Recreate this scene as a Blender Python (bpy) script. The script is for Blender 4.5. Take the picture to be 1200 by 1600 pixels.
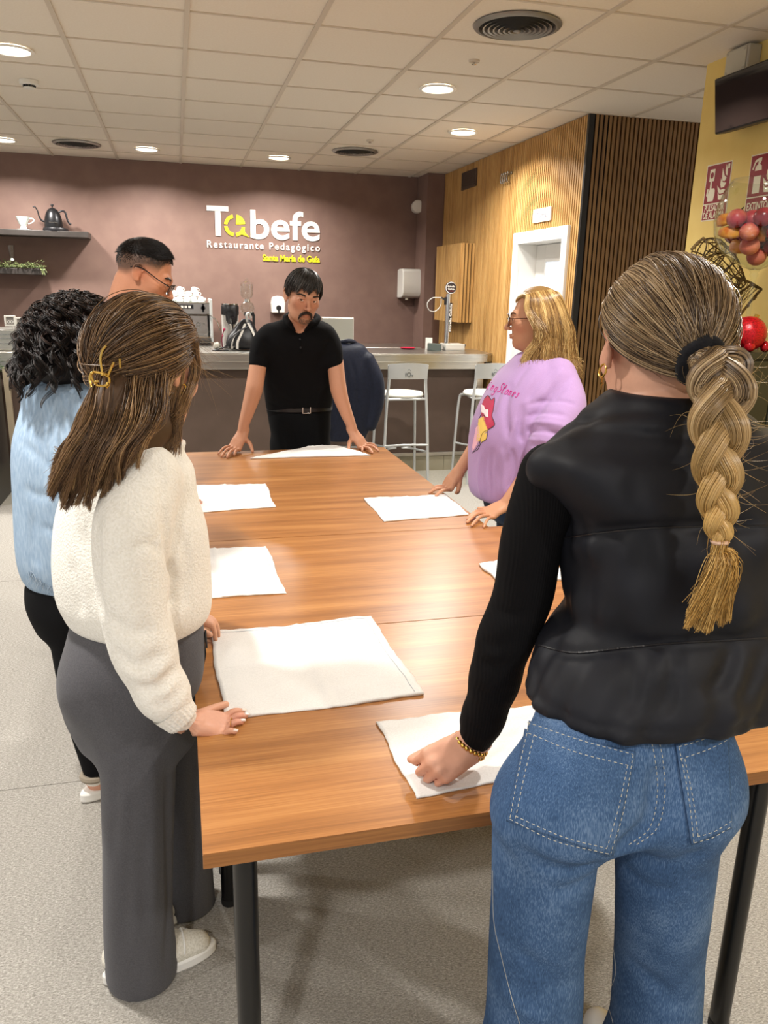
import bpy, bmesh, math, random, os
import numpy as np
from mathutils import Vector, Matrix
from mathutils.bvhtree import BVHTree

for o in list(bpy.data.objects):
 bpy.data.objects.remove(o)
S = bpy.context.scene
COL = S.collection
PI = math.pi

# ------------------------------------------------------------------ camera
CAMF, YAW, PITCH, ROLL = 1226.33, 0.257168, -0.272092, 0.0233028
EYE = np.array([0.0, 0.0, 1.595])


def _axes():
 cy, sy = math.cos(YAW), math.sin(YAW)
 f = np.array([sy * math.cos(PITCH), cy * math.cos(PITCH), math.sin(PITCH)])
 r = np.array([cy, -sy, 0.0])
 u = np.cross(r, f)
 c, s = math.cos(ROLL), math.sin(ROLL)
 return c * r + s * u, -s * r + c * u, f


CR, CU, CF = _axes()
cam_data = bpy.data.cameras.new('camera')
cam = bpy.data.objects.new('camera', cam_data)
COL.objects.link(cam)
cam_data.sensor_fit = 'VERTICAL'
cam_data.sensor_height = 36.0
cam_data.sensor_width = 27.0
cam_data.lens = CAMF / 1600.0 * 36.0
cam_data.clip_start = 0.05
M4 = Matrix(((CR[0], CU[0], -CF[0], EYE[0]), (CR[1], CU[1], -CF[1], EYE[1]), (CR[2], CU[2], -CF[2], EYE[2]), (0, 0, 0, 1)))
cam.matrix_world = M4
S.camera = cam

# ------------------------------------------------------------------ light and exposure
S.view_settings.view_transform = 'Standard'
S.view_settings.look = 'None'
S.view_settings.gamma = 1.0
S.view_settings.use_curve_mapping = False
S.view_settings.exposure = 0.08
W = bpy.data.worlds.new('room_ambience')
S.world = W
W.use_nodes = True
W.node_tree.nodes['Background'].inputs[0].default_value = (1.0, 0.985, 0.97, 1)
W.node_tree.nodes['Background'].inputs[1].default_value = 0.62
CEIL = 2.805
LAMP_W = 41.0
LAMP_COL = (1.0, 0.962, 0.905)
DOWNLIGHTS = [(-0.79, 5.07), (-1.39, 8.05), (-0.19, 8.05), (1.01, 8.05), (1.61, 5.07), (2.21, 6.27),
     (-0.79, 2.05), (1.61, 2.05), (-0.79, -0.95), (1.61, -0.95), (-2.59, 6.27), (-3.19, 3.25), (-3.19, 0.25)]
S.cycles.use_denoising = True
S.cycles.max_bounces = 6
S.cycles.diffuse_bounces = 4
S.cycles.glossy_bounces = 3
S.cycles.transmission_bounces = 6
S.cycles.transparent_max_bounces = 8
S.cycles.caustics_reflective = False
S.cycles.caustics_refractive = False
S.cycles.sample_clamp_indirect = 4.0


def px(x, y, Y=None, Z=None, X=None):
 """The world point on a vertical or horizontal plane that the photograph shows at pixel (x, y)."""
 d = CR * ((x - 600) / CAMF) - CU * ((y - 800) / CAMF) + CF
 if Y is not None:
  t = (Y - EYE[1]) / d[1]
 elif Z is not None:
  t = (Z - EYE[2]) / d[2]
 else:
  t = (X - EYE[0]) / d[0]
 return EYE + d * t


def depth(p):
 return float(np.dot(np.asarray(p, float) - EYE, CF))


def pr(r, p):
 """Metres that span r pixels at point p."""
 return r * depth(p) / CAMF


# ------------------------------------------------------------------ materials
def lin(c):
 def f(v):
  return v / 12.92 if v <= 0.04045 else ((v + 0.055) / 1.055) ** 2.4
 if isinstance(c, str):
  c = c.lstrip('#')
  c = tuple(int(c[i:i + 2], 16) / 255 for i in (0, 2, 4))
 return (f(c[0]), f(c[1]), f(c[2]), 1.0)


class NT:
 def __init__(self, name):
  self.m = bpy.data.materials.new(name)
  self.m.use_nodes = True
  self.t = self.m.node_tree
  self.b = self.t.nodes['Principled BSDF']

 def n(self, typ, **kw):
  nd = self.t.nodes.new(typ)
  for k, v in kw.items():
   if k in nd.inputs:
    nd.inputs[k].default_value = v
   else:
    setattr(nd, k, v)
  return nd

 def l(self, a, b):
  self.t.links.new(a, b)

 def coords(self, kind='Object', scale=(1, 1, 1), rot=(0, 0, 0)):
  c = self.n('ShaderNodeTexCoord')
  mp = self.n('ShaderNodeMapping')
  mp.inputs['Scale'].default_value = scale
  mp.inputs['Rotation'].default_value = rot
  self.l(c.outputs[kind], mp.inputs['Vector'])
  return mp.outputs[0]

 def ramp(self, fac, stops):
  r = self.n('ShaderNodeValToRGB')
  e = r.color_ramp.elements
  while len(e) < len(stops):
   e.new(0.5)
  for k, (p, c) in enumerate(stops):
   e[k].position = p
   e[k].color = lin(c)
  self.l(fac, r.inputs[0])
  return r.outputs[0]

 def bump(self, h, strength=0.3, dist=0.002):
  b = self.n('ShaderNodeBump')
  b.inputs['Strength'].default_value = strength
  b.inputs['Distance'].default_value = dist
  self.l(h, b.inputs['Height'])
  self.l(b.outputs[0], self.b.inputs['Normal'])


def mat(name, col, rough=0.6, metal=0.0, spec=0.5, emit=None, emit_s=1.0, coat=0.0, sheen=0.0, sss=0.0):
 k = NT(name)
 b = k.b
 b.inputs['Base Color'].default_value = lin(col)
 b.inputs['Roughness'].default_value = rough
 b.inputs['Metallic'].default_value = metal
 b.inputs['Specular IOR Level'].default_value = spec
 b.inputs['Coat Weight'].default_value = coat
 b.inputs['Sheen Weight'].default_value = sheen
 if emit:
  b.inputs['Emission Color'].default_value = lin(emit)
  b.inputs['Emission Strength'].default_value = emit_s
 if sss:
  b.inputs['Subsurface Weight'].default_value = sss
  b.inputs['Subsurface Radius'].default_value = (0.012, 0.005, 0.003)
  b.inputs['Subsurface Scale'].default_value = 0.62
 return k.m


def noisy(name, c1, c2, scale=50, rough=0.7, bump=0.0, bdist=0.002, detail=3, stretch=(1, 1, 1), lo=0.35, hi=0.65, metal=0.0, spec=0.4, sheen=0.0, coat=0.0, kind='Object'):
 k = NT(name)
 v = k.coords(kind, stretch)
 n = k.n('ShaderNodeTexNoise')
 n.inputs['Scale'].default_value = scale
 n.inputs['Detail'].default_value = detail
 k.l(v, n.inputs['Vector'])
 k.l(k.ramp(n.outputs['Fac'], [(lo, c1), (hi, c2)]), k.b.inputs['Base Color'])
 k.b.inputs['Roughness'].default_value = rough
 k.b.inputs['Metallic'].default_value = metal
 k.b.inputs['Specular IOR Level'].default_value = spec
 k.b.inputs['Sheen Weight'].default_value = sheen
 k.b.inputs['Coat Weight'].default_value = coat
 if bump:
  k.bump(n.outputs['Fac'], bump, bdist)
 return k.m


def wood(name, dark, mid, light, axis='X', scale=1.0, rough=0.35, coat=0.0, bump=0.05):
 k = NT(name)
 st = {'X': (0.55, 9, 9), 'Y': (9, 0.55, 9), 'Z': (9, 9, 0.55)}[axis]
 v = k.coords('Object', tuple(s * scale for s in st))
 n1 = k.n('ShaderNodeTexNoise')
 n1.inputs['Scale'].default_value = 2.2
 n1.inputs['Detail'].default_value = 6
 n1.inputs['Roughness'].default_value = 0.62
 k.l(v, n1.inputs['Vector'])
 st2 = {'X': (2.2, 120, 120), 'Y': (120, 2.2, 120), 'Z': (120, 120, 2.2)}[axis]
 v2 = k.coords('Object', tuple(s * scale for s in st2))
 n2 = k.n('ShaderNodeTexNoise')
 n2.inputs['Scale'].default_value = 2.0
 n2.inputs['Detail'].default_value = 3
 k.l(v2, n2.inputs['Vector'])
 mx = k.n('ShaderNodeMix')
 mx.data_type = 'FLOAT'
 mx.inputs[0].default_value = 0.36
 k.l(n1.outputs['Fac'], mx.inputs[2])
 k.l(n2.outputs['Fac'], mx.inputs[3])
 k.l(k.ramp(mx.outputs[0], [(0.34, dark), (0.5, mid), (0.66, light)]), k.b.inputs['Base Color'])
 k.b.inputs['Roughness'].default_value = rough
 k.b.inputs['Coat Weight'].default_value = coat
 k.b.inputs['Coat Roughness'].default_value = 0.12
 if bump:
  k.bump(n2.outputs['Fac'], bump, 0.001)
 return k.m


# ------------------------------------------------------------------ mesh building
def new_object(name, verts, faces, material=None, smooth=False):
 me = bpy.data.meshes.new(name)
 v = np.asarray(verts, np.float32).reshape(-1, 3)
 if isinstance(faces, np.ndarray):
  nf, k = faces.shape
  me.vertices.add(len(v))
  me.vertices.foreach_set('co', v.ravel())
  me.loops.add(nf * k)
  me.loops.foreach_set('vertex_index', faces.astype(np.int32).ravel())
  me.polygons.add(nf)
  me.polygons.foreach_set('loop_start', np.arange(0, nf * k, k, dtype=np.int32))
  try:
   me.polygons.foreach_set('loop_total', np.full(nf, k, np.int32))
  except Exception:
   pass
  me.update(calc_edges=True)
  me.validate()
 else:
  me.from_pydata([tuple(map(float, p)) for p in v], [], faces)
  me.update()
 if smooth:
  me.polygons.foreach_set('use_smooth', np.ones(len(me.polygons), bool))
 if material:
  me.materials.append(material)
 o = bpy.data.objects.new(name, me)
 COL.objects.link(o)
 return o


def attach(o, parent):
 if parent is not None:
  o.parent = parent
  base = parent
  loc = Vector((0, 0, 0))
  while base is not None:
   loc = loc + Vector(base.location)
   base = base.parent
  # all geometry is written in world coordinates: undo the holder's own offset
  if parent.type == 'EMPTY':
   o.matrix_parent_inverse = Matrix.Translation(-Vector(parent.location))
 return o


def tag(o, label=None, cat=None, group=None, kind=None):
 for k, v in (('label', label), ('category', cat), ('group', group), ('kind', kind)):
  if v:
   o[k] = v
 return o


def thing(name, label, cat, loc, group=None):
 e = bpy.data.objects.new(name, None)
 e.empty_display_size = 0.05
 COL.objects.link(e)
 e.location = tuple(map(float, loc))
 return tag(e, label, cat, group)


class MB:
 """Collects shapes in world coordinates and links them as one mesh."""

 def __init__(self):
  self.v = []
  self.f = []

 def add(self, vs, fs):
  o = len(self.v)
  self.v.extend([tuple(map(float, p)) for p in vs])
  self.f.extend([tuple(i + o for i in f) for f in fs])
  return self

 def box(self, x0, x1, y0, y1, z0, z1):
  vs = [(x, y, z) for z in (z0, z1) for y in (y0, y1) for x in (x0, x1)]
  return self.add(vs, [(0, 2, 3, 1), (4, 5, 7, 6), (0, 1, 5, 4), (2, 6, 7, 3), (0, 4, 6, 2), (1, 3, 7, 5)])

 def obox(self, c, ux, uy, uz):
  """Box with centre c and half-axis vectors."""
  c, ux, uy, uz = (np.asarray(a, float) for a in (c, ux, uy, uz))
  vs = [c + sx * ux + sy * uy + sz * uz for sz in (-1, 1) for sy in (-1, 1) for sx in (-1, 1)]
  return self.add(vs, [(0, 2, 3, 1), (4, 5, 7, 6), (0, 1, 5, 4), (2, 6, 7, 3), (0, 4, 6, 2), (1, 3, 7, 5)])

 def lathe(self, prof, c=(0, 0, 0), seg=32, axis=(0, 0, 1), cap=True):
  """prof: (radius, height) pairs along the axis from c."""
  c = np.asarray(c, float)
  a = np.asarray(axis, float)
  a = a / np.linalg.norm(a)
  h = np.array([1.0, 0, 0]) if abs(a[0]) < 0.9 else np.array([0, 1.0, 0])
  u = np.cross(a, h)
  u /= np.linalg.norm(u)
  w = np.cross(a, u)
  vs, fs = [], []
  for r, z in prof:
   for k in range(seg):
    t = 2 * PI * k / seg
    vs.append(c + a * z + (u * math.cos(t) + w * math.sin(t)) * r)
  for j in range(len(prof) - 1):
   for k in range(seg):
    k2 = (k + 1) % seg
    fs.append((j * seg + k, j * seg + k2, (j + 1) * seg + k2, (j + 1) * seg + k))
  if cap:
   if prof[0][0] > 1e-6:
    fs.append(tuple(reversed(range(seg))))
   if prof[-1][0] > 1e-6:
    fs.append(tuple((len(prof) - 1) * seg + k for k in range(seg)))
  return self.add(vs, fs)

 def cyl(self, p0, p1, r0, r1=None, seg=20):
  p0, p1 = np.asarray(p0, float), np.asarray(p1, float)
  L = np.linalg.norm(p1 - p0)
  return self.lathe([(r0, 0), (r1 if r1 is not None else r0, L)], p0, seg, p1 - p0)

 def tube(self, pts, r, seg=10, closed=False, smooth=0):
  P = np.asarray(pts, float)
  if smooth:
   P = spline(P, smooth, closed)
  n = len(P)
  rr = np.full(n, r) if np.isscalar(r) else np.interp(np.linspace(0, 1, n), np.linspace(0, 1, len(r)), r)
  if closed:
   T = np.roll(P, -1, 0) - np.roll(P, 1, 0)
  else:
   T = np.gradient(P, axis=0)
  T /= np.linalg.norm(T, axis=1)[:, None] + 1e-12
  h = np.array([0, 0, 1.0]) if abs(T[0][2]) < 0.9 else np.array([1.0, 0, 0])
  u = np.cross(T[0], h)
  u /= np.linalg.norm(u)
  vs, fs = [], []
  for i in range(n):
   u = u - T[i] * np.dot(u, T[i])
   u /= np.linalg.norm(u) + 1e-12
   w = np.cross(T[i], u)
   for k in range(seg):
    t = 2 * PI * k / seg
    vs.append(P[i] + (u * math.cos(t) + w * math.sin(t)) * rr[i])
  m = n if closed else n - 1
  for i in range(m):
   j = (i + 1) % n
   for k in range(seg):
    k2 = (k + 1) % seg
    fs.append((i * seg + k, i * seg + k2, j * seg + k2, j * seg + k))
  if not closed:
   fs.append(tuple(reversed(range(seg))))
   fs.append(tuple((n - 1) * seg + k for k in range(seg)))
  return self.add(vs, fs)

 def prism(self, pts, d):
  """Extrude a planar outline (3-D points) by vector d."""
  P = np.asarray(pts, float)
  d = np.asarray(d, float)
  n = len(P)
  vs = list(P) + list(P + d)
  fs = [tuple(range(n)), tuple(reversed(range(n, 2 * n)))]
  for i in range(n):
   j = (i + 1) % n
   fs.append((j, i, n + i, n + j))
  return self.add(vs, fs)

 def ball(self, c, r, seg=24, rings=14, sq=(1, 1, 1)):
  prof = [(math.sin(PI * k / rings), -math.cos(PI * k / rings)) for k in range(rings + 1)]
  o = len(self.v)
  self.lathe([(max(a * r, 1e-7), b * r) for a, b in prof], (0, 0, 0), seg, cap=False)
  for i in range(o, len(self.v)):
   p = self.v[i]
   self.v[i] = (p[0] * sq[0] + c[0], p[1] * sq[1] + c[1], p[2] * sq[2] + c[2])
  return self

 def build(self, name, material, parent=None, smooth=False, bevel=0.0, bseg=2, auto=True):
  o = new_object(name, self.v, self.f, material)
  if smooth or bevel:
   bm = bmesh.new()
   bm.from_mesh(o.data)
   bmesh.ops.recalc_face_normals(bm, faces=bm.faces)
   bm.to_mesh(o.data)
   bm.free()
  else:
   bm = bmesh.new()
   bm.from_mesh(o.data)
   bmesh.ops.recalc_face_normals(bm, faces=bm.faces)
   bm.to_mesh(o.data)
   bm.free()
  if bevel:
   b = o.modifiers.new('bevel', 'BEVEL')
   b.width = bevel
   b.segments = bseg
   b.limit_method = 'ANGLE'
   b.angle_limit = math.radians(35)
   b.harden_normals = False
  if smooth:
   o.data.polygons.foreach_set('use_smooth', np.ones(len(o.data.polygons), bool))
   if auto:
    try:
     o.data.set_sharp_from_angle(angle=math.radians(38))
    except Exception:
     pass
  attach(o, parent)
  return o


def spline(P, sub, closed=False):
 """Catmull-Rom through the points."""
 P = np.asarray(P, float)
 n = len(P)
 if n < 3:
  return np.array([P[0] + (P[-1] - P[0]) * t for t in np.linspace(0, 1, sub + 1)])
 out = []
 m = n if closed else n - 1
 for i in range(m):
  if closed:
   a, b, c, d = P[(i - 1) % n], P[i], P[(i + 1) % n], P[(i + 2) % n]
  else:
   b, c = P[i], P[i + 1]
   a = P[i - 1] if i > 0 else 2 * b - c
   d = P[i + 2] if i + 2 < n else 2 * c - b
  for s in range(sub):
   t = s / sub
   out.append(0.5 * (2 * b + (c - a) * t + (2 * a - 5 * b + 4 * c - d) * t * t + (3 * b - 3 * c + d - a) * t ** 3))
 if not closed:
  out.append(P[-1])
 return np.array(out)


def lettering(name, text, size, material, origin, right, up, parent=None, extrude=0.004, bold=0.0, spacing=1.0, align='LEFT', shear=0.0, width=None):
 """Raised lettering: a text curve turned into a mesh whose reading direction runs along `right`."""
 c = bpy.data.curves.new(name, 'FONT')
 c.body = text
 c.size = size
 c.align_x = align
 c.extrude = extrude
 c.offset = bold
 c.space_character = spacing
 c.shear = shear
 c.resolution_u = 4
 t = bpy.data.objects.new(name, c)
 COL.objects.link(t)
 dg = bpy.context.evaluated_depsgraph_get()
 dg.update()
 me = bpy.data.meshes.new_from_object(t.evaluated_get(dg))
 bpy.data.objects.remove(t)
 bpy.data.curves.remove(c)
 r, u = np.asarray(right, float), np.asarray(up, float)
 r /= np.linalg.norm(r)
 u /= np.linalg.norm(u)
 w = np.cross(r, u)
 n = len(me.vertices)
 co = np.zeros(n * 3)
 me.vertices.foreach_get('co', co)
 co = co.reshape(-1, 3)
 if width:
  ext = co[:, 0].max() - co[:, 0].min()
  co[:, 0] = (co[:, 0] - (0 if align != 'LEFT' else co[:, 0].min())) * (width / ext)
 co = np.asarray(origin, float) + co[:, :1] * r + co[:, 1:2] * u + co[:, 2:3] * w
 me.vertices.foreach_set('co', co.astype(np.float32).ravel())
 me.update()
 me.materials.clear()
 me.materials.append(material)
 me.name = name
 o = bpy.data.objects.new(name, me)
 COL.objects.link(o)
 attach(o, parent)
 return o


def copy_tree(o, parent=None, move=(0, 0, 0)):
 c = o.copy()
 COL.objects.link(c)
 if parent is not None:
  inv = o.matrix_parent_inverse.copy()
  c.parent = parent
  c.matrix_parent_inverse = inv
 else:
  c.location = Vector(o.location) + Vector(move)
 for ch in [k for k in bpy.data.objects if k.parent == o]:
  copy_tree(ch, c)
 return c
# ------------------------------------------------------------------ shared materials
M_wall = noisy('brown_paint', '#7d635a', '#846a60', scale=6, rough=0.62, spec=0.3, bump=0.02)
M_col = mat('dark_brown_paint', '#6b544b', 0.62)
M_yellow = noisy('yellow_paint', '#e6c874', '#ecd07e', scale=5, rough=0.55, spec=0.3)
M_white = mat('white_paint', '#ece8e0', 0.5)
M_steel = noisy('brushed_steel', '#c2bfb8', '#d6d2ca', scale=8, rough=0.30, metal=1.0, stretch=(0.6, 40, 40))
M_steel2 = mat('polished_steel', '#c4c2bd', 0.18, 1.0)
M_chrome = mat('chrome', '#d8d6d2', 0.1, 1.0)
M_black = mat('black_plastic', '#17161a', 0.4)
M_blackmetal = mat('black_lacquered_steel', '#0d0d0e', 0.28)
M_rubber = mat('black_rubber', '#101010', 0.7)
M_plastic = mat('white_plastic', '#e3e0d8', 0.35)
M_greypl = mat('grey_plastic', '#b9b3a4', 0.45)
M_glass = None


def thin_glass(name, tint='#fafcfb', rough=0.02):
 k = NT(name)
 out = k.t.nodes['Material Output']
 tr = k.n('ShaderNodeBsdfTransparent')
 tr.inputs[0].default_value = lin(tint)
 gl = k.n('ShaderNodeBsdfGlossy')
 gl.inputs['Roughness'].default_value = rough
 lw = k.n('ShaderNodeLayerWeight')
 pw = k.n('ShaderNodeMath', operation='POWER')
 pw.inputs[1].default_value = 4.0
 k.l(lw.outputs['Facing'], pw.inputs[0])
 fr = k.n('ShaderNodeMapRange')
 fr.inputs[3].default_value = 0.04
 fr.inputs[4].default_value = 0.6
 k.l(pw.outputs[0], fr.inputs[0])
 mx = k.n('ShaderNodeMixShader')
 k.l(fr.outputs[0], mx.inputs[0])
 k.l(tr.outputs[0], mx.inputs[1])
 k.l(gl.outputs[0], mx.inputs[2])
 k.l(mx.outputs[0], out.inputs['Surface'])
 return k.m


M_glass = thin_glass('clear_glass')
M_oak = wood('oak_slat', '#a0763f', '#c79a5c', '#dcb577', axis='Z', scale=1.0, rough=0.5)
M_oak_shaded = wood('oak_slat_shaded', '#6a4c2c', '#836137', '#967345', axis='Z', scale=1.0, rough=0.5)  # same oak as the lit slats, passage shade put into the colour
M_felt = mat('black_felt', '#1b1613', 0.95, spec=0.1)
M_table = wood('walnut_laminate', '#85562e', '#a06b3b', '#b8834d', axis='X', scale=1.0, rough=0.31, coat=0.0, bump=0.03)
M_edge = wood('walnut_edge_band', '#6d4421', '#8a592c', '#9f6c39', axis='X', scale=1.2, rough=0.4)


def carpet_mat():
 k = NT('grey_loop_carpet')
 v = k.coords('Object', (1, 1, 1))
 n = k.n('ShaderNodeTexNoise')
 n.inputs['Scale'].default_value = 210
 n.inputs['Detail'].default_value = 4
 n.inputs['Roughness'].default_value = 0.75
 k.l(v, n.inputs['Vector'])
 v2 = k.coords('Object', (90, 420, 1))
 n2 = k.n('ShaderNodeTexNoise')
 n2.inputs['Scale'].default_value = 1.0
 n2.inputs['Detail'].default_value = 2
 k.l(v2, n2.inputs['Vector'])
 mx = k.n('ShaderNodeMix')
 mx.data_type = 'FLOAT'
 mx.inputs[0].default_value = 0.45
 k.l(n.outputs['Fac'], mx.inputs[2])
 k.l(n2.outputs['Fac'], mx.inputs[3])
 k.l(k.ramp(mx.outputs[0], [(0.34, '#75716a'), (0.5, '#9f9b94'), (0.66, '#c9c5be')]), k.b.inputs['Base Color'])
 k.b.inputs['Roughness'].default_value = 0.95
 k.b.inputs['Specular IOR Level'].default_value = 0.1
 k.bump(mx.outputs[0], 0.6, 0.004)
 return k.m


M_carpet = carpet_mat()
M_vinyl = noisy('grey_vinyl', '#9a968b', '#a9a599', scale=60, rough=0.35, spec=0.4)
M_tile = noisy('ceiling_tile', '#e9dfd0', '#ece3d5', scale=90, rough=0.85, spec=0.2, bump=0.15, bdist=0.001)
M_tbar = mat('ceiling_t_bar', '#cfc3b2', 0.5)
M_lamp = mat('lit_diffuser', '#ffffff', 0.5, emit='#fff4e2', emit_s=9.0)
M_ring = mat('lamp_trim_ring', '#f0ece4', 0.4)

# ------------------------------------------------------------------ floor
m = MB()
ys = [-1.9, 0.415, 2.459, 4.497, 6.2]
for a, b in zip(ys[:-1], ys[1:]):
 m.box(-5.0, 6.0, a + 0.0016, b - 0.0016, -0.012, 0.0)
o = m.build('floor', M_carpet)
o['kind'] = 'structure'
m = MB()
m.box(-5.0, 6.0, -1.9, 6.2, -0.03, -0.0121)
o = m.build('floor_underlay', mat('carpet_seam_line', '#554d43', 0.95))  # dark underlay that shows in the gaps between carpet strips
o['kind'] = 'structure'
m = MB()
m.box(-5.0, 6.0, 6.2, 8.95, -0.03, 0.0)
o = m.build('floor_vinyl', M_vinyl)
o['kind'] = 'structure'

# ------------------------------------------------------------------ ceiling with its grid
m = MB()
m.box(-5.0, 6.0, -1.9, 8.95, CEIL + 0.006, CEIL + 0.05)
o = m.build('ceiling', M_tile)
o['kind'] = 'structure'
m = MB()
gx, gy = -1.0886, 4.1508
for i in range(-7, 12):
 x = gx + 0.6 * i
 if -5 < x < 6:
  m.box(x - 0.012, x + 0.012, -1.9, 8.8, CEIL - 0.001, CEIL + 0.0062)
for j in range(-11, 9):
 y = gy + 0.6 * j
 if -1.9 < y < 8.8:
  m.box(-5, 6, y - 0.007, y + 0.007, CEIL, CEIL + 0.0062)
o = m.build('ceiling_trim', M_tbar)
o['kind'] = 'structure'

# ------------------------------------------------------------------ walls
m = MB()
m.box(-5.0, 2.85, 8.8, 8.95, 0, CEIL + 0.05)
o = m.build('wall_back', M_wall)
o['kind'] = 'structure'
m = MB()
m.box(2.607, 2.80, 8.44, 8.8, 0, CEIL + 0.006)
o = m.build('wall_pier', M_wall, bevel=0.004)
o['kind'] = 'structure'
DY0, DY1, DZ = 5.51, 6.49, 2.10      # door trim, outer
# slatted wall with the kitchen door (plane x = 2.80), then the corner and the return in shade-toned oak
m = MB()
m.box(2.815, 2.95, 5.36, DY0 + 0.07, 0, CEIL)
m.box(2.815, 2.95, DY1 - 0.07, 8.8, 0, CEIL)
m.box(2.815, 2.95, DY0 + 0.07, DY1 - 0.07, DZ - 0.07, CEIL)
m.box(2.95, 4.6, 5.375, 5.5, 0, CEIL)
o = m.build('wall_right', M_felt)
o['kind'] = 'structure'
m = MB()
y = 5.385
while y < 8.43:
 if DY0 - 0.012 < y < DY1:
  m.box(2.797, 2.815, y, y + 0.021, DZ, CEIL)
 else:
  m.box(2.797, 2.815, y, y + 0.021, 0, CEIL)
 y += 0.034
o = m.build('wall_right_slats', M_oak)
o['kind'] = 'structure'
m = MB()
x = 2.845
while x < 4.5:
 m.box(x, x + 0.021, 5.357, 5.376, 0, CEIL)
 x += 0.034
o = m.build('wall_passage_slats', M_oak_shaded)
o['kind'] = 'structure'
m = MB()
m.box(2.792, 2.832, 5.352, 5.38, 0, CEIL)
o = m.build('trim_1', mat('black_edge_profile', '#15120f', 0.4), bevel=0.002)
o['kind'] = 'structure'
m = MB()
m.box(2.815, 3.4, -1.9, 4.12, 0, CEIL + 0.006)
o = m.build('wall_yellow', M_yellow)
o['kind'] = 'structure'

# ------------------------------------------------------------------ kitchen door
door = bpy.data.objects.new('door_1', None)
COL.objects.link(door)
door.location = (2.80, 6.0, 0)
door['kind'] = 'structure'
M_door = mat('white_door_lacquer', '#e8e6e1', 0.35)
m = MB()
m.box(2.775, 2.80, DY0, DY0 + 0.09, 0, DZ).box(2.775, 2.80, DY1 - 0.09, DY1, 0, DZ).box(2.775, 2.80, DY0 + 0.09, DY1 - 0.09, DZ - 0.09, DZ)
m.box(2.80, 3.0, DY0 + 0.075, DY0 + 0.09, 0, DZ - 0.09).box(2.80, 3.0, DY1 - 0.09, DY1 - 0.075, 0, DZ - 0.09)
m.box(2.80, 3.0, DY0 + 0.09, DY1 - 0.09, DZ - 0.09, DZ - 0.075)
m.build('frame', M_door, door, bevel=0.003)
m = MB()
a, b = DY0 + 0.092, DY1 - 0.092
m.box(2.955, 2.995, a, a + 0.11, 0.01, 2.005).box(2.955, 2.995, b - 0.17, b, 0.01, 2.005)
m.box(2.955, 2.995, a + 0.11, b - 0.17, 0.01, 0.95).box(2.955, 2.995, a + 0.11, b - 0.17, 1.87, 2.005)
leaf = m.build('door_leaf', M_door, door, bevel=0.003)
m = MB()
m.box(2.968, 2.982, a + 0.11, b - 0.17, 0.95, 1.87)
m.build('pane', mat('lit_frosted_glass', '#dfe6ee', 0.5, emit='#e6eefc', emit_s=0.55), leaf)
m = MB()
m.cyl((2.955, b - 0.06, 1.02), (2.90, b - 0.06, 1.02), 0.010).cyl((2.905, b - 0.06, 1.02), (2.905, b - 0.18, 1.02), 0.009)
m.build('handle', M_steel2, leaf, smooth=True)

# ------------------------------------------------------------------ ceiling fixtures
lamp_words = ['recessed ceiling downlight left of the smoke detector, nearest the top left corner', 'recessed ceiling downlight at far left above the shelves',
     'recessed ceiling downlight between round vent and lettering on the left', 'recessed ceiling downlight above the wall lettering',
     'large recessed ceiling downlight right of centre, near the vent', 'recessed ceiling downlight nearest the slatted wood wall']
for i, (x, y) in enumerate(DOWNLIGHTS):
 ld = bpy.data.lights.new('downlight', 'AREA')
 ld.shape = 'DISK'
 ld.size = 0.17
 ld.energy = LAMP_W
 ld.color = LAMP_COL
 ld.spread = math.radians(150)
 lo = bpy.data.objects.new('downlight_beam', ld)
 lo.location = (x, y, CEIL - 0.012)
 COL.objects.link(lo)
 if i < 6:
  t = thing('ceiling_downlight', lamp_words[i], 'ceiling light', (x, y, CEIL), 'recessed ceiling downlights')
  r = MB()
  r.lathe([(0.094, -0.001), (0.112, -0.001), (0.116, -0.004), (0.112, -0.008), (0.096, -0.010), (0.092, -0.006), (0.092, 0.004)], (x, y, CEIL), 40, cap=False)
  r.build('trim_ring', M_ring, t, smooth=True)
  r = MB()
  r.lathe([(0.0001, -0.006), (0.06, -0.006), (0.0925, -0.004)], (x, y, CEIL), 40, cap=False)
  r.build('diffuser', M_lamp, t, smooth=True)

M_vent = mat('vent_aluminium', '#8e8a84', 0.42, 0.6)
M_ventdark = mat('vent_throat', '#2e2b29', 0.8)
for (x, y), lab in zip([(1.60, 3.851), (-0.783, 8.02), (1.615, 7.45)],
        ['large round ceiling air diffuser with concentric rings, nearest the viewer', 'round ceiling air diffuser at left near the brown wall', 'small looking round air diffuser far right of the lettering']):
 t = thing('ceiling_vent', lab, 'air vent', (x, y, CEIL), 'round ceiling air diffusers')
 r = MB()
 r.lathe([(0.0001, 0.004), (0.185, 0.004)], (x, y, CEIL), 48, cap=False)
 r.build('throat', M_ventdark, t)
 r = MB()
 r.lathe([(0.172, 0.003), (0.178, -0.012), (0.200, -0.006), (0.205, 0.0), (0.2, 0.004)], (x, y, CEIL), 56, cap=False)
 r.build('outer_ring', M_vent, t, smooth=True)
 r = MB()
 for q in range(6):
  R0 = 0.155 - 0.024 * q
  r.lathe([(R0 - 0.010, 0.002), (R0 - 0.002, -0.012 - 0.002 * q), (R0 + 0.006, -0.015 - 0.002 * q), (R0 + 0.004, -0.011 - 0.002 * q), (R0 - 0.006, 0.003)], (x, y, CEIL), 48, cap=False)
 r.lathe([(0.0001, -0.028), (0.014, -0.027), (0.02, -0.022), (0.012, 0.002)], (x, y, CEIL), 32, cap=False)
 r.build('cone_rings', M_vent, t, smooth=True)

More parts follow.
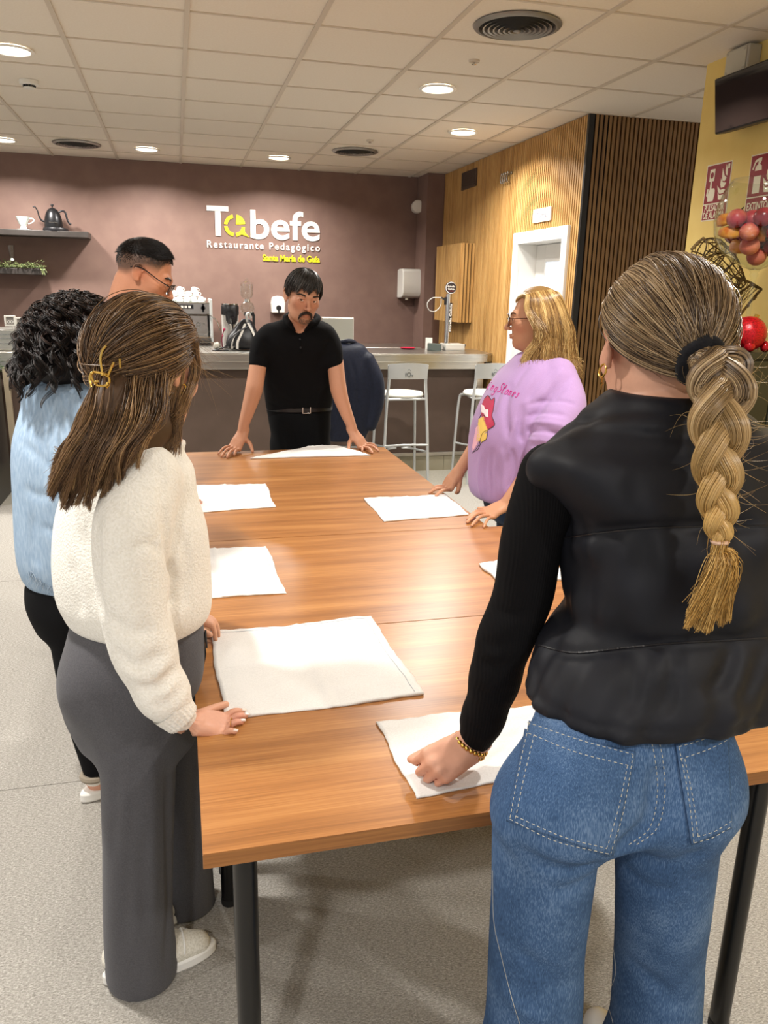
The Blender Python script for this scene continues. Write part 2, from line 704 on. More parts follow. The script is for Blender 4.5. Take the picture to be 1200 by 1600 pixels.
t = thing('smoke_detector', 'white round smoke detector on the ceiling at the upper left', 'smoke detector', (-0.815, 5.77, CEIL))
m = MB()
m.lathe([(0.0001, 0.004), (0.056, 0.004), (0.056, -0.018), (0.05, -0.022), (0.0001, -0.022)], (-0.815, 5.77, CEIL), 32)
m.build('base', M_plastic, t, smooth=True)
m = MB()
for k in range(10):
 a = 2 * PI * k / 10
 c = np.array([-0.815 + 0.033 * math.cos(a), 5.77 + 0.033 * math.sin(a), CEIL - 0.027])
 m.obox(c, (0.004 * math.cos(a), 0.004 * math.sin(a), 0), (-0.006 * math.sin(a), 0.006 * math.cos(a), 0), (0, 0, 0.006))
m.build('vane_ring', M_black, t)
m = MB()
m.lathe([(0.0001, -0.031), (0.03, -0.031), (0.036, -0.036), (0.03, -0.042), (0.0001, -0.043)], (-0.815, 5.77, CEIL), 32)
m.build('cap', M_plastic, t, smooth=True)
for (x, y), lab in zip([(1.615, 4.456), (1.619, 6.896)], ['tiny sprinkler head in ceiling just beyond the large round vent', 'tiny sprinkler head in ceiling before the far right round vent']):
 t = thing('sprinkler_head', lab, 'sprinkler', (x, y, CEIL), 'ceiling sprinkler heads')
 m = MB()
 m.lathe([(0.0001, 0.006), (0.030, 0.005), (0.028, -0.004), (0.0001, -0.006)], (x, y, CEIL), 24)
 m.build('escutcheon', M_tbar, t, smooth=True)
 m = MB()
 m.lathe([(0.006, -0.004), (0.006, -0.014), (0.014, -0.015), (0.0001, -0.018)], (x, y, CEIL), 16)
 m.build('deflector', M_steel2, t, smooth=True)

# ------------------------------------------------------------------ wall lettering
M_let = mat('white_letter', '#f0e9e2', 0.5)
M_letY = mat('yellow_letter', '#e6dc1e', 0.5)
YW = 8.8
t = thing('wall_sign', 'raised white and yellow restaurant name lettering on the brown back wall', 'wall sign', (0.95, YW, 2.1))
RX, UPZ = (1, 0, 0), (0, 0, 1)
M_ = MB()
z0 = 2.108
M_.box(0.352, 0.572, YW - 0.01, YW, z0 + 0.262, z0 + 0.312)
M_.box(0.435, 0.492, YW - 0.01, YW, z0 + 0.02, z0 + 0.264)
M_.build('letter_t', M_let, t)
lettering('letters', 'befe', 0.40, M_let, (0.796, YW - 0.006, z0 + 0.012), RX, UPZ, t, extrude=0.005, bold=0.0065, width=0.735)
# the ring that stands for the letter a
cx, cz, Ro, Ri = 0.633, z0 + 0.128, 0.108, 0.074


def arc(r0, r1, a0, a1, n=10, c=(cx, cz)):
 A = np.radians(np.linspace(a0, a1, n))
 o_ = [(c[0] + r1 * math.cos(a), YW, c[1] + r1 * math.sin(a)) for a in A]
 i_ = [(c[0] + r0 * math.cos(a), YW, c[1] + r0 * math.sin(a)) for a in A[::-1]]
 return o_ + i_


m = MB()
for a0, a1 in ((100, 174), (186, 262)):
 A = np.radians(np.linspace(a0, a1, 11))
 for p, q in zip(A[:-1], A[1:]):
  m.prism([(cx + Ri * math.cos(p), YW, cz + Ri * math.sin(p)), (cx + Ro * math.cos(p), YW, cz + Ro * math.sin(p)), (cx + Ro * math.cos(q), YW, cz + Ro * math.sin(q)), (cx + Ri * math.cos(q), YW, cz + Ri * math.sin(q))], (0, -0.01, 0))
m.build('ring_arc', M_letY, t)
m = MB()
A = np.radians(np.linspace(4, 86, 12))
sx, sz = cx + 0.014, cz + 0.012
for p, q in zip(A[:-1], A[1:]):
 m.prism([(sx, YW, sz), (sx + 0.095 * math.cos(p), YW, sz + 0.095 * math.sin(p)), (sx + 0.095 * math.cos(q), YW, sz + 0.095 * math.sin(q))], (0, -0.01, 0))
sl = m.build('slice', M_letY, t)
m = MB()
m.box(sx + 0.014, sx + 0.018, YW - 0.0112, YW - 0.0095, sz + 0.014, sz + 0.066).box(sx + 0.014, sx + 0.062, YW - 0.0112, YW - 0.0095, sz + 0.014, sz + 0.018)
m.box(sx + 0.026, sx + 0.029, YW - 0.0112, YW - 0.0095, sz + 0.026, sz + 0.058).box(sx + 0.026, sx + 0.05, YW - 0.0112, YW - 0.0095, sz + 0.026, sz + 0.029)
m.build('slice_outline', M_wall, sl)
m = MB()
A = np.radians(np.linspace(278, 352, 11))
for p, q in zip(A[:-1], A[1:]):
 m.prism([(cx + Ri * math.cos(p), YW, cz + Ri * math.sin(p)), (cx + Ro * math.cos(p), YW, cz + Ro * math.sin(p)), (cx + Ro * math.cos(q), YW, cz + Ro * math.sin(q)), (cx + Ri * math.cos(q), YW, cz + Ri * math.sin(q))], (0, -0.01, 0))
m.prism([(cx + 0.070, YW, cz - 0.018), (cx + 0.102, YW, cz - 0.018), (cx + 0.104, YW, cz - 0.060), (cx + 0.070, YW, cz - 0.062)], (0, -0.0106, 0))
m.prism([(cx + 0.070, YW, cz - 0.060), (cx + 0.104, YW, cz - 0.060), (cx + 0.150, YW, cz - 0.112), (cx + 0.118, YW, cz - 0.100), (cx + 0.066, YW, cz - 0.084)], (0, -0.0112, 0))
m.build('tail', M_letY, t)
lettering('tagline', 'Restaurante Pedagógico', 0.100, M_let, (0.345, YW - 0.006, 2.012), RX, UPZ, t, extrude=0.005, bold=0.0012, spacing=1.3, width=1.185)
lettering('place_name', 'Santa María de Guía', 0.088, M_letY, (0.918, YW - 0.006, 1.898), RX, UPZ, t, extrude=0.005, bold=0.0026, width=0.612)

# ------------------------------------------------------------------ fittings on the back wall
t = thing('wall_speaker', 'small white cylinder speaker high on the brown wall by the pier', 'speaker', (2.57, 8.8, 2.50))
m = MB()
m.lathe([(0.05, 0), (0.062, 0.02), (0.066, 0.06), (0.066, 0.15), (0.062, 0.158)], (2.60, 8.8, 2.50), 32, axis=(-0.18, -1, 0))
m.build('housing', M_plastic, t, smooth=True)
m = MB()
m.lathe([(0.0001, 0.160), (0.056, 0.160), (0.058, 0.157)], (2.60, 8.8, 2.50), 32, axis=(-0.18, -1, 0), cap=False)
m.build('grille', M_white, t, smooth=True)

t = thing('towel_dispenser', 'white wall-mounted paper towel dispenser left of the slatted wall', 'towel dispenser', (2.52, 8.8, 1.55))
m = MB()
prof = [(0, 0), (0.0, 0.30), (0.05, 0.31), (0.19, 0.31), (0.225, 0.29), (0.235, 0.2), (0.235, 0.06), (0.21, 0.02), (0.15, 0)]
m.prism([(2.405, 8.8 - d, 1.545 + z) for d, z in prof], (0.235, 0, 0))
bod = m.build('body', M_plastic, t, bevel=0.012, bseg=3, smooth=True)
m = MB()
m.prism([(2.642, 8.8 - 0.02, 1.845), (2.642, 8.8 - 0.23, 1.82), (2.642, 8.8 - 0.19, 1.70), (2.642, 8.8 - 0.06, 1.56), (2.642, 8.8 - 0.02, 1.56)], (-0.004, 0, 0))
m.build('side_panel', mat('pale_grey_plastic', '#cfccc4', 0.4), t)
m = MB()
m.box(2.45, 2.48, 8.6, 8.62, 1.525, 1.548)
m.build('lock', M_greypl, t, bevel=0.004)

t = thing('soap_dispenser', 'small white wall soap dispenser just left of the man in black', 'soap dispenser', (1.065, 8.8, 1.37))
m = MB()
m.prism([(0.995, 8.8, 1.36), (1.135, 8.8, 1.36), (1.14, 8.8, 1.46), (1.125, 8.8, 1.525), (1.065, 8.8, 1.54), (1.005, 8.8, 1.525), (0.99, 8.8, 1.46)], (0, -0.11, 0))
m.build('body', M_plastic, t, bevel=0.012, bseg=3)
m = MB()
m.lathe([(0.0001, 0.004), (0.026, 0.003), (0.028, 0)], (1.068, 8.69, 1.415), 24, axis=(0, -1, 0), cap=False)
m.box(1.06, 1.076, 8.685, 8.69, 1.36, 1.40)
m.build('level_window', M_black, t)

M_shelf = noisy('charcoal_shelf', '#37322f', '#3f3936', scale=12, rough=0.5)
for (x1, zt, lab) in ((-0.79, 2.10, 'upper charcoal floating shelf holding the black kettle'), (-1.235, 1.745, 'lower charcoal floating shelf under a green garland')):
 m = MB()
 m.box(-2.6, x1, 8.52, 8.8, zt - 0.055, zt)
 tag(m.build('wall_shelf', M_shelf, bevel=0.004), lab, 'shelf', 'charcoal wall shelves')

# kettle on the upper shelf
kx, ky, kz = -1.10, 8.63, 2.10
M_ket = mat('matt_black_steel', '#2a2a2c', 0.33, 0.6)
t = thing('kettle', 'black gooseneck kettle on its base on the upper shelf', 'kettle', (kx, ky, kz))
m = MB()
m.lathe([(0.0001, 0), (0.115, 0), (0.118, 0.012), (0.112, 0.03), (0.0001, 0.03)], (kx + 0.005, ky, kz), 32)
m.build('power_base', M_black, t, smooth=True)
m = MB()
m.lathe([(0.0001, 0.03), (0.082, 0.03), (0.086, 0.05), (0.080, 0.11), (0.066, 0.16), (0.045, 0.195), (0.02, 0.212), (0.0001, 0.214)], (kx - 0.01, ky, kz), 36)
bd = m.build('body', M_ket, t, smooth=True)
m = MB()
m.lathe([(0.006, 0.21), (0.006, 0.225), (0.014, 0.232), (0.013, 0.245), (0.0001, 0.25)], (kx - 0.01, ky, kz), 20)
m.build('lid_knob', M_black, t, smooth=True)
m = MB()
m.tube([(kx - 0.08, ky, kz + 0.085), (kx - 0.115, ky, kz + 0.095), (kx - 0.135, ky, kz + 0.13), (kx - 0.145, ky, kz + 0.18), (kx - 0.165, ky, kz + 0.215), (kx - 0.185, ky, kz + 0.216)], [0.011, 0.009, 0.007, 0.006, 0.006, 0.006], 12, smooth=5)
m.build('spout', M_ket, t, smooth=True)
m = MB()
m.tube([(kx + 0.045, ky, kz + 0.175), (kx + 0.075, ky, kz + 0.19), (kx + 0.105, ky, kz + 0.175), (kx + 0.115, ky, kz + 0.12), (kx + 0.135, ky, kz + 0.075), (kx + 0.15, ky, kz + 0.07)], 0.009, 12, smooth=5)
m.build('handle', M_black, t, smooth=True)
lettering('brand_mark', 'Brewista', 0.022, M_steel2, (kx - 0.04, ky - 0.0835, kz + 0.07), RX, UPZ, bd, extrude=0.001)

dx = -1.385
t = thing('coffee_dripper', 'white ceramic coffee dripper cup on the upper shelf left of the kettle', 'coffee dripper', (dx, 8.63, 2.10))
M_cer = mat('white_glaze', '#e9efe9', 0.2)
m = MB()
m.lathe([(0.0001, 0), (0.062, 0), (0.064, 0.008), (0.03, 0.014), (0.026, 0.035), (0.04, 0.06), (0.062, 0.115), (0.064, 0.122), (0.058, 0.12), (0.036, 0.062), (0.0001, 0.045)], (dx, 8.63, 2.10), 32)
m.build('cone', M_cer, t, smooth=True)
m = MB()
m.tube([(dx + 0.055, 8.63, 2.205), (dx + 0.092, 8.63, 2.205), (dx + 0.098, 8.63, 2.185), (dx + 0.07, 8.63, 2.165), (dx + 0.046, 8.63, 2.16)], 0.006, 10, smooth=4)
m.build('handle', M_cer, t, smooth=True)

# lower shelf: garland and a glass
random.seed(4)
m = MB()
for k in range(520):
 x = random.uniform(-2.0, -1.225)
 y = 8.55 + random.gauss(0, 0.03)
 z = 1.748 + abs(random.gauss(0, 0.022))
 a, e = random.uniform(0, 2 * PI), random.uniform(-0.1, 0.7)
 L = random.uniform(0.025, 0.055)
 d = np.array([math.cos(a) * math.cos(e), math.sin(a) * math.cos(e), math.sin(e)]) * L
 s = np.array([-math.sin(a), math.cos(a), 0]) * 0.005
 c = np.array([x, y, z])
 m.add([c, c + d * 0.5 + s, c + d, c + d * 0.5 - s, c + d * 0.5 + np.array([0, 0, 0.003])], [(0, 1, 4), (1, 2, 4), (2, 3, 4), (3, 0, 4)])
for k in range(14):
 x = -1.24 + random.gauss(0, 0.012)
 c = np.array([x, 8.52, 1.75])
 d = np.array([random.uniform(0.0, 0.03), -0.02, -random.uniform(0.02, 0.07)])
 s = np.array([0.005, 0, 0.0])
 m.add([c, c + d * 0.5 + s, c + d, c + d * 0.5 - s], [(0, 1, 2), (0, 2, 3)])
m.tube([(x, 8.55 + 0.01 * math.sin(9 * x), 1.757) for x in np.linspace(-2.0, -1.24, 24)], 0.006, 6)
tag(m.build('garland', noisy('fir_green', '#3b4a2b', '#7b8450', scale=40, rough=0.7)), 'green leafy garland lying along the lower shelf', 'garland')
t = thing('shot_glass', 'slim clear stemmed glass standing in the garland on lower shelf', 'glass', (-1.52, 8.66, 1.745))
m = MB()
m.lathe([(0.0001, 0.0), (0.035, 0.001), (0.035, 0.004), (0.006, 0.010), (0.005, 0.07), (0.012, 0.08), (0.02, 0.10), (0.032, 0.2), (0.033, 0.215), (0.031, 0.215), (0.018, 0.105), (0.0001, 0.09)], (-1.52, 8.66, 1.745), 28)
m.build('goblet', M_glass, t, smooth=True)
m = MB()
m.lathe([(0.0001, 0.066), (0.016, 0.07), (0.019, 0.082), (0.012, 0.094), (0.0001, 0.098)], (-1.52, 8.66, 1.745), 20)
m.build('pearl_knot', M_cer, t, smooth=True)

# ------------------------------------------------------------------ fittings on the slatted wall
t = thing('wall_vent', 'brown rectangular vent grille high on the slatted wall', 'vent grille', (2.79, 7.68, 2.66))
m = MB()
m.box(2.782, 2.797, 7.48, 7.88, 2.585, 2.745)
m.build('frame', mat('vent_brown', '#4a382e', 0.6), t, bevel=0.003)
m = MB()
for k in range(9):
 z = 2.605 + 0.0155 * k
 m.box(2.777, 2.784, 7.5, 7.86, z, z + 0.006)
m.build('louvres', mat('vent_brown_slat', '#3b2c24', 0.6), t)
t = thing('hook_cluster', 'cluster of small metal hooks on the slatted wall above the door', 'wall hooks', (2.79, 6.72, 2.56))
m = MB()
m.box(2.787, 2.797, 6.64, 6.82, 2.585, 2.605)
m.build('rail', M_steel2, t, bevel=0.003)
for y in (6.665, 6.71, 6.755, 6.80):
 m = MB()
 m.tube([(2.79, y, 2.595), (2.765, y, 2.59), (2.755, y, 2.56), (2.762, y, 2.53), (2.78, y, 2.525)], 0.006, 8, smooth=4)
 m.ball((2.765, y, 2.597), 0.011, 10, 6)
 m.build('hook', M_steel2, t, smooth=True)
t = thing('door_sign', 'small white kitchen sign above the white door', 'sign', (2.795, 5.99, 2.2))
m = MB()
m.box(2.785, 2.797, 5.836, 6.149, 2.156, 2.256)
m.build('plate', mat('white_sign', '#f2efe8', 0.4), t, bevel=0.002)
lettering('text', 'Cocina', 0.062, mat('sign_ink', '#8c8a92', 0.5), (2.7845, 6.09, 2.185), (0, -1, 0), UPZ, t, extrude=0.001, bold=0.0008, width=0.19)

t = thing('wall_cabinet', 'shallow slatted wood box cabinet on the slatted wall above the bar end', 'cabinet', (2.72, 7.84, 1.34))
m = MB()
m.box(2.675, 2.797, 7.455, 8.20, 1.34, 2.067)
m.build('carcass', M_felt, t)
m = MB()
y = 7.455
while y < 8.18:
 m.box(2.657, 2.675, y, y + 0.021, 1.335, 2.07)
 y += 0.034
m.build('slat_front', M_oak, t)
m = MB()
for x in (2.668, 2.702, 2.736, 2.770):
 m.box(x, x + 0.022, 7.437, 7.455, 1.335, 2.07)
m.build('slat_side', M_oak, t)

# ------------------------------------------------------------------ fittings on the yellow wall
M_red = mat('sign_red', '#8f1023', 0.4)
M_pale = mat('photoluminescent_white', '#f0ead0', 0.5)
XS = 2.815


def yz(y, z, d=0.0):
 return (XS - d, y, z)


SIGN_STEP = [0]


def sign_poly(m, pts, y0, z0, w, h, d0=0.0032, d1=0.0042):
 """pts in 0..1 units with u running to the right of the sign as one reads it (towards -y)."""
 SIGN_STEP[0] = (SIGN_STEP[0] + 1) % 9
 m.prism([(XS - d0, y0 - u * w, z0 + v * h) for u, v in pts], (-(d1 - d0 + 0.00006 * SIGN_STEP[0]), 0, 0))


def flames(m, y0, z0, w, h, u0=0.56, v0=0.30, s=1.0):
 for pts in ([(0.06, 0.02), (0.30, 0.00), (0.36, 0.08), (0.30, 0.13), (0.08, 0.12), (0.00, 0.20)], [(0.10, 0.15), (0.28, 0.16), (0.36, 0.24), (0.26, 0.26), (0.12, 0.24), (-0.06, 0.36), (0.00, 0.22)],
    [(0.14, 0.29), (0.28, 0.30), (0.36, 0.40), (0.20, 0.42), (0.09, 0.52), (0.08, 0.38)], [(0.16, 0.46), (0.28, 0.44), (0.36, 0.52), (0.24, 0.58), (0.12, 0.76), (0.12, 0.58)], [(0.29, 0.60), (0.37, 0.56), (0.37, 0.70), (0.28, 0.84), (0.26, 0.70)]):
  sign_poly(m, [(u0 + a * s, v0 + b * s * 0.9) for a, b in pts], y0, z0, w, h)


SW, SH = 0.205, 0.285
y0, zb = 4.005, 2.010
t = thing('fire_alarm_sign', 'red and white fire alarm call point sign, left one on the yellow wall', 'sign', (XS, y0 - SW / 2, zb), 'red fire safety signs')
m = MB()
m.box(XS - 0.002, XS, y0 - SW, y0, zb, zb + SH)
m.build('plate', M_pale, t)
m = MB()
m.box(XS - 0.0032, XS - 0.002, y0 - SW + 0.006, y0 - 0.006, zb + 0.088, zb + SH - 0.006)
m.box(XS - 0.0032, XS - 0.002, y0 - SW + 0.006, y0 - 0.006, zb + 0.006, zb + 0.082)
m.build('red_field', M_red, t)
m = MB()
sign_poly(m, [(0.16, 0.70), (0.36, 0.70), (0.36, 0.91), (0.16, 0.91)], y0, zb, SW, SH)
sign_poly(m, [(0.22, 0.55), (0.285, 0.55), (0.285, 0.70), (0.22, 0.70)], y0, zb, SW, SH)
sign_poly(m, [(0.18, 0.345), (0.40, 0.345), (0.44, 0.44), (0.44, 0.53), (0.40, 0.57), (0.22, 0.57), (0.16, 0.44)], y0, zb, SW, SH)
sign_poly(m, [(0.10, 0.46), (0.165, 0.42), (0.175, 0.50), (0.17, 0.57), (0.12, 0.57)], y0, zb, SW, SH)
flames(m, y0, zb, SW, SH, 0.57, 0.345, 0.80)
sign_poly(m, [(0.86, 0.87), (0.93, 0.87), (0.93, 0.95), (0.86, 0.95)], y0, zb, SW, SH)
m.build('pictogram', M_pale, t)
m = MB()
A = [(0.26 + 0.065 * math.cos(a), 0.805 + 0.055 * math.sin(a)) for a in np.linspace(0, 2 * PI, 17)[:-1]]
sign_poly(m, A, y0, zb, SW, SH, 0.0048, 0.0054)
m.build('button_dot', M_red, t)
lettering('line_above', 'PULSADOR', 0.046, M_pale, (XS - 0.0034, y0 - 0.022, zb + 0.049), (0, -1, 0), UPZ, t, extrude=0.0006, bold=0.0008, width=0.160)
lettering('line_below', 'DE ALARMA', 0.046, M_pale, (XS - 0.0034, y0 - 0.016, zb + 0.012), (0, -1, 0), UPZ, t, extrude=0.0006, bold=0.0008, width=0.172)
y0 = 3.658
t = thing('fire_extinguisher_sign', 'red and white fire extinguisher sign, right one behind the big glass', 'sign', (XS, y0 - SW / 2, zb), 'red fire safety signs')
m = MB()
m.box(XS - 0.002, XS, y0 - SW, y0, zb, zb + SH)
m.build('plate', M_pale, t)
m = MB()
m.box(XS - 0.0032, XS - 0.002, y0 - SW + 0.006, y0 - 0.006, zb + 0.088, zb + SH - 0.006)
m.box(XS - 0.0032, XS - 0.002, y0 - SW + 0.006, y0 - 0.006, zb + 0.006, zb + 0.082)
m.build('red_field', M_red, t)
m = MB()
sign_poly(m, [(0.20, 0.36), (0.44, 0.36), (0.44, 0.64), (0.20, 0.64)], y0, zb, SW, SH)
sign_poly(m, [(0.20, 0.73), (0.44, 0.73), (0.42, 0.80), (0.36, 0.83), (0.28, 0.83), (0.22, 0.80)], y0, zb, SW, SH)
sign_poly(m, [(0.29, 0.83), (0.35, 0.83), (0.40, 0.88), (0.40, 0.93), (0.29, 0.93)], y0, zb, SW, SH)
sign_poly(m, [(0.10, 0.76), (0.14, 0.75), (0.20, 0.86), (0.29, 0.89), (0.29, 0.93), (0.18, 0.90)], y0, zb, SW, SH)
flames(m, y0, zb, SW, SH, 0.57, 0.345, 0.80)
m.build('pictogram', M_pale, t)
lettering('caption', 'EXTINTOR', 0.05, M_pale, (XS - 0.0034, y0 - 0.016, zb + 0.026), (0, -1, 0), UPZ, t, extrude=0.0006, bold=0.0008, width=0.172)

t = thing('junction_box', 'grey plastic junction box at the top of the yellow wall', 'junction box', (XS, 3.78, 2.68))
m = MB()
m.box(XS - 0.075, XS, 3.69, 3.86, 2.675, 2.80)
m.build('box', M_greypl, t, bevel=0.008)
m = MB()
m.box(XS - 0.082, XS - 0.076, 3.70, 3.85, 2.685, 2.79)
m.build('lid', mat('box_lid', '#c3bda9', 0.45), t, bevel=0.003)
m = MB()
for y in (3.712, 3.838):
 for z in (2.697, 2.778):
  m.cyl((XS - 0.0815, y, z), (XS - 0.085, y, z), 0.005, seg=10)
m.build('screws', M_greypl, t)
m = MB()
m.box(XS - 0.03, XS, 3.745, 3.795, 2.61, 2.675)
m.build('conduit', M_greypl, t, bevel=0.003)

t = thing('wall_screen', 'black glossy wall screen cut by the right frame edge', 'screen', (XS, 3.5, 2.4))
c0, c1 = np.array([XS - 0.14, 3.80, 2.405]), np.array([XS - 0.12, 3.10, 2.395])
m = MB()
m.obox((XS - 0.115, 3.46, 2.535), (0.030, 0, 0.004), (0, 0.345, 0), (-0.02, 0, 0.125))
m.build('housing', M_black, t, bevel=0.006)
m = MB()
m.obox((XS - 0.147, 3.46, 2.531), (0.0025, 0, 0.0004), (0, 0.335, 0), (-0.019, 0, 0.117))
m.build('display', mat('dark_glass', '#0b0d12', 0.06, coat=1.0), t, bevel=0.001)
m = MB()
m = MB()
m.box(XS - 0.09, XS, 3.40, 3.52, 2.47, 2.60)
m.build('bracket', M_blackmetal, t)
# ------------------------------------------------------------------ the bar
M_barfront = noisy('bar_front_brown', '#54453c', '#5b4b42', scale=5, rough=0.55, spec=0.3)
BT = 1.085
t = thing('bar_counter', 'long brown bar counter with stainless steel top in front of the back wall', 'bar counter', (0.4, 6.9, 0))
m = MB()
m.box(-1.62, 2.66, 6.88, 7.30, 0.14, 1.0)
m.build('front_panel', M_barfront, t)
m = MB()
m.box(-1.62, 2.66, 6.855, 6.885, 0.142, 0.172)
m.build('skirting_rail', mat('satin_steel_rail', '#b3ada2', 0.35, 0.8), t, bevel=0.003)
m = MB()
for k in range(15):
 x = -1.62 + k * 0.2855
 m.box(x, x + 0.2825, 6.865, 6.885, 0.0, 0.142)
m.build('kick_tiles', noisy('beige_kick_tile', '#8c8570', '#a39c88', scale=3, rough=0.18), t)
m = MB()
m.prism([(-1.75, 6.75, BT - 0.010), (2.70, 6.75, BT - 0.010), (2.795, 6.86, BT - 0.010), (2.795, 7.42, BT - 0.010), (-1.75, 7.42, BT - 0.010)], (0, 0, 0.010))
top = m.build('steel_top', M_steel, t, bevel=0.003)
m = MB()
m.box(-1.75, 2.70, 6.752, 6.775, 1.012, BT - 0.009)
m.obox((2.747, 6.808, 1.043), (0.047, 0.052, 0), (-0.007, 0.0065, 0), (0, 0, 0.032))
m.build('apron', M_steel, top, bevel=0.004)
m = MB()
m.box(-1.70, 2.64, 6.80, 6.885, 0.945, 1.02)
m.build('lower_rail', M_steel, t, bevel=0.003)
m = MB()
m.box(2.64, 2.70, 6.80, 6.87, 0.0, 1.014)
m.build('end_post', M_steel, t, bevel=0.003)

t = thing('back_counter', 'steel work counter against the back wall behind the bar', 'counter', (0.4, 8.45, 0))
m = MB()
m.box(-1.6, 2.5, 8.1, 8.78, 1.0, 1.045)
m.build('steel_top', M_steel, t, bevel=0.004)
m = MB()
m.box(-1.58, 2.48, 8.14, 8.78, 0, 1.0)
m.build('carcass', M_barfront, t)

# raised steel box with two little frames at the left end
t = thing('steel_riser', 'raised stainless steel ledge box on the left end of the bar', 'steel box', (-1.2, 7.15, BT))
m = MB()
m.box(-1.50, -0.85, 6.93, 7.40, BT, 1.245)
bx = m.build('box', M_steel, t, bevel=0.006)
m = MB()
for z in (1.135, 1.175, 1.205):
 m.box(-1.49, -0.86, 6.926, 6.931, z, z + 0.008)
m.build('ribs', M_steel2, t)
for x, lab, dz in ((-1.288, 'white square framed tile on the steel ledge, left of the pair', 0.012), (-1.208, 'white square framed tile on the steel ledge, right of the pair', 0.0)):
 q = thing('tile_stand', lab, 'frame', (x, 7.0, 1.245), 'small white display frames')
 z = 1.258 + dz
 m = MB()
 m.box(x - 0.042, x + 0.042, 6.985, 7.01, z, z + 0.014).box(x - 0.042, x + 0.042, 6.985, 7.01, z + 0.07, z + 0.084)
 m.box(x - 0.042, x - 0.028, 6.985, 7.01, z + 0.014, z + 0.07).box(x + 0.028, x + 0.042, 6.985, 7.01, z + 0.014, z + 0.07)
 m.build('frame', M_plastic, q, bevel=0.003)
 m = MB()
 m.box(x - 0.028, x + 0.028, 6.995, 7.008, z + 0.014, z + 0.07)
 m.build('insert', mat('grey_insert', '#8d8781', 0.5), q)
 m = MB()
 if dz:
  m.lathe([(0.006, 0.0), (0.012, 0.0), (0.012, 0.004), (0.006, 0.004)], (x - 0.011, 6.995, z + 0.035), 16, axis=(0, -1, 0), cap=False)
  m.lathe([(0.006, 0.0), (0.012, 0.0), (0.012, 0.004), (0.006, 0.004)], (x + 0.012, 6.995, z + 0.035), 16, axis=(0, -1, 0), cap=False)
 else:
  m.box(x - 0.018, x + 0.018, 6.99, 6.996, z + 0.03, z + 0.052)
 m.build('motif', M_white, q)
 m = MB()
 m.box(x - 0.012, x + 0.012, 6.99, 7.06, 1.2455, z + 0.004)
 m.build('foot', M_plastic, q, bevel=0.002)

# ------------------------------------------------------------------ coffee things
MY = 8.25
CZ = 1.046
t = thing('espresso_machine', 'chrome espresso machine with white cups on top behind the bar', 'espresso machine', (0.0, MY + 0.2, CZ))
m = MB()
m.box(-0.36, 0.34, MY, MY + 0.42, 1.34, 1.465).box(-0.34, 0.32, MY + 0.18, MY + 0.42, 1.12, 1.34)
m.build('body', M_steel2, t, bevel=0.012)
m = MB()
m.box(-0.37, -0.345, MY - 0.03, MY + 0.43, CZ + 0.03, 1.50)
M_sidep = mat('pale_grey_panel', '#cfd2cf', 0.3)
m.build('side_panel', M_sidep, t, bevel=0.01)
m = MB()
m.box(0.325, 0.352, MY - 0.03, MY + 0.43, CZ + 0.03, 1.50)
m.build('side_panel', M_sidep, t, bevel=0.01)
m = MB()
m.box(-0.34, 0.325, MY - 0.05, MY + 0.42, CZ + 0.03, CZ + 0.085)
m.build('drip_tray', M_steel2, t, bevel=0.005)
m = MB()
m.box(-0.34, 0.325, MY - 0.03, MY + 0.4, CZ, CZ + 0.03)
m.build('base', M_black, t)
m = MB()
m.box(-0.1, 0.17, MY - 0.006, MY + 0.002, 1.40, 1.44)
kp = m.build('key_panel', M_black, t)
m = MB()
for k in range(6):
 m.box(-0.06 + 0.036 * k, -0.036 + 0.036 * k, MY - 0.010, MY - 0.005, 1.408, 1.43)
m.build('buttons', M_white, kp)
for x in (-0.17, 0.10):
 m = MB()
 m.cyl((x, MY + 0.09, 1.26), (x, MY + 0.09, 1.345), 0.036)
 g = m.build('group_head', M_chrome, t, smooth=True)
 m = MB()
 m.cyl((x, MY + 0.09, 1.225), (x, MY + 0.09, 1.26), 0.04)
 m.tube([(x, MY + 0.06, 1.245), (x, MY - 0.04, 1.24), (x, MY - 0.13, 1.225)], 0.013, 10)
 m.build('portafilter', M_black, g, smooth=True)
m = MB()
m.tube([(0.30, MY - 0.005, 1.36), (0.33, MY - 0.05, 1.34), (0.39, MY - 0.06, 1.29), (0.42, MY - 0.06, 1.20)], 0.006, 8, smooth=4)
m.build('steam_wand', M_chrome, t, smooth=True)
m = MB()
m.cyl((0.262, MY, 1.41), (0.262, MY - 0.03, 1.41), 0.022).box(0.252, 0.272, MY - 0.03, MY - 0.01, 1.37, 1.45)
m.build('steam_knob', M_black, t, smooth=True)
m = MB()
m.lathe([(0.012, 0), (0.024, 0), (0.024, 0.004), (0.012, 0.004)], (0.215, MY + 0.178, 1.245), 20, axis=(0, -1, 0), cap=False)
m.lathe([(0.006, 0), (0.010, 0), (0.010, 0.004), (0.006, 0.004)], (0.16, MY + 0.178, 1.25), 16, axis=(0, -1, 0), cap=False)
m.lathe([(0.006, 0), (0.010, 0), (0.010, 0.004), (0.006, 0.004)], (0.268, MY + 0.178, 1.25), 16, axis=(0, -1, 0), cap=False)
m.build('emblem', M_white, t)

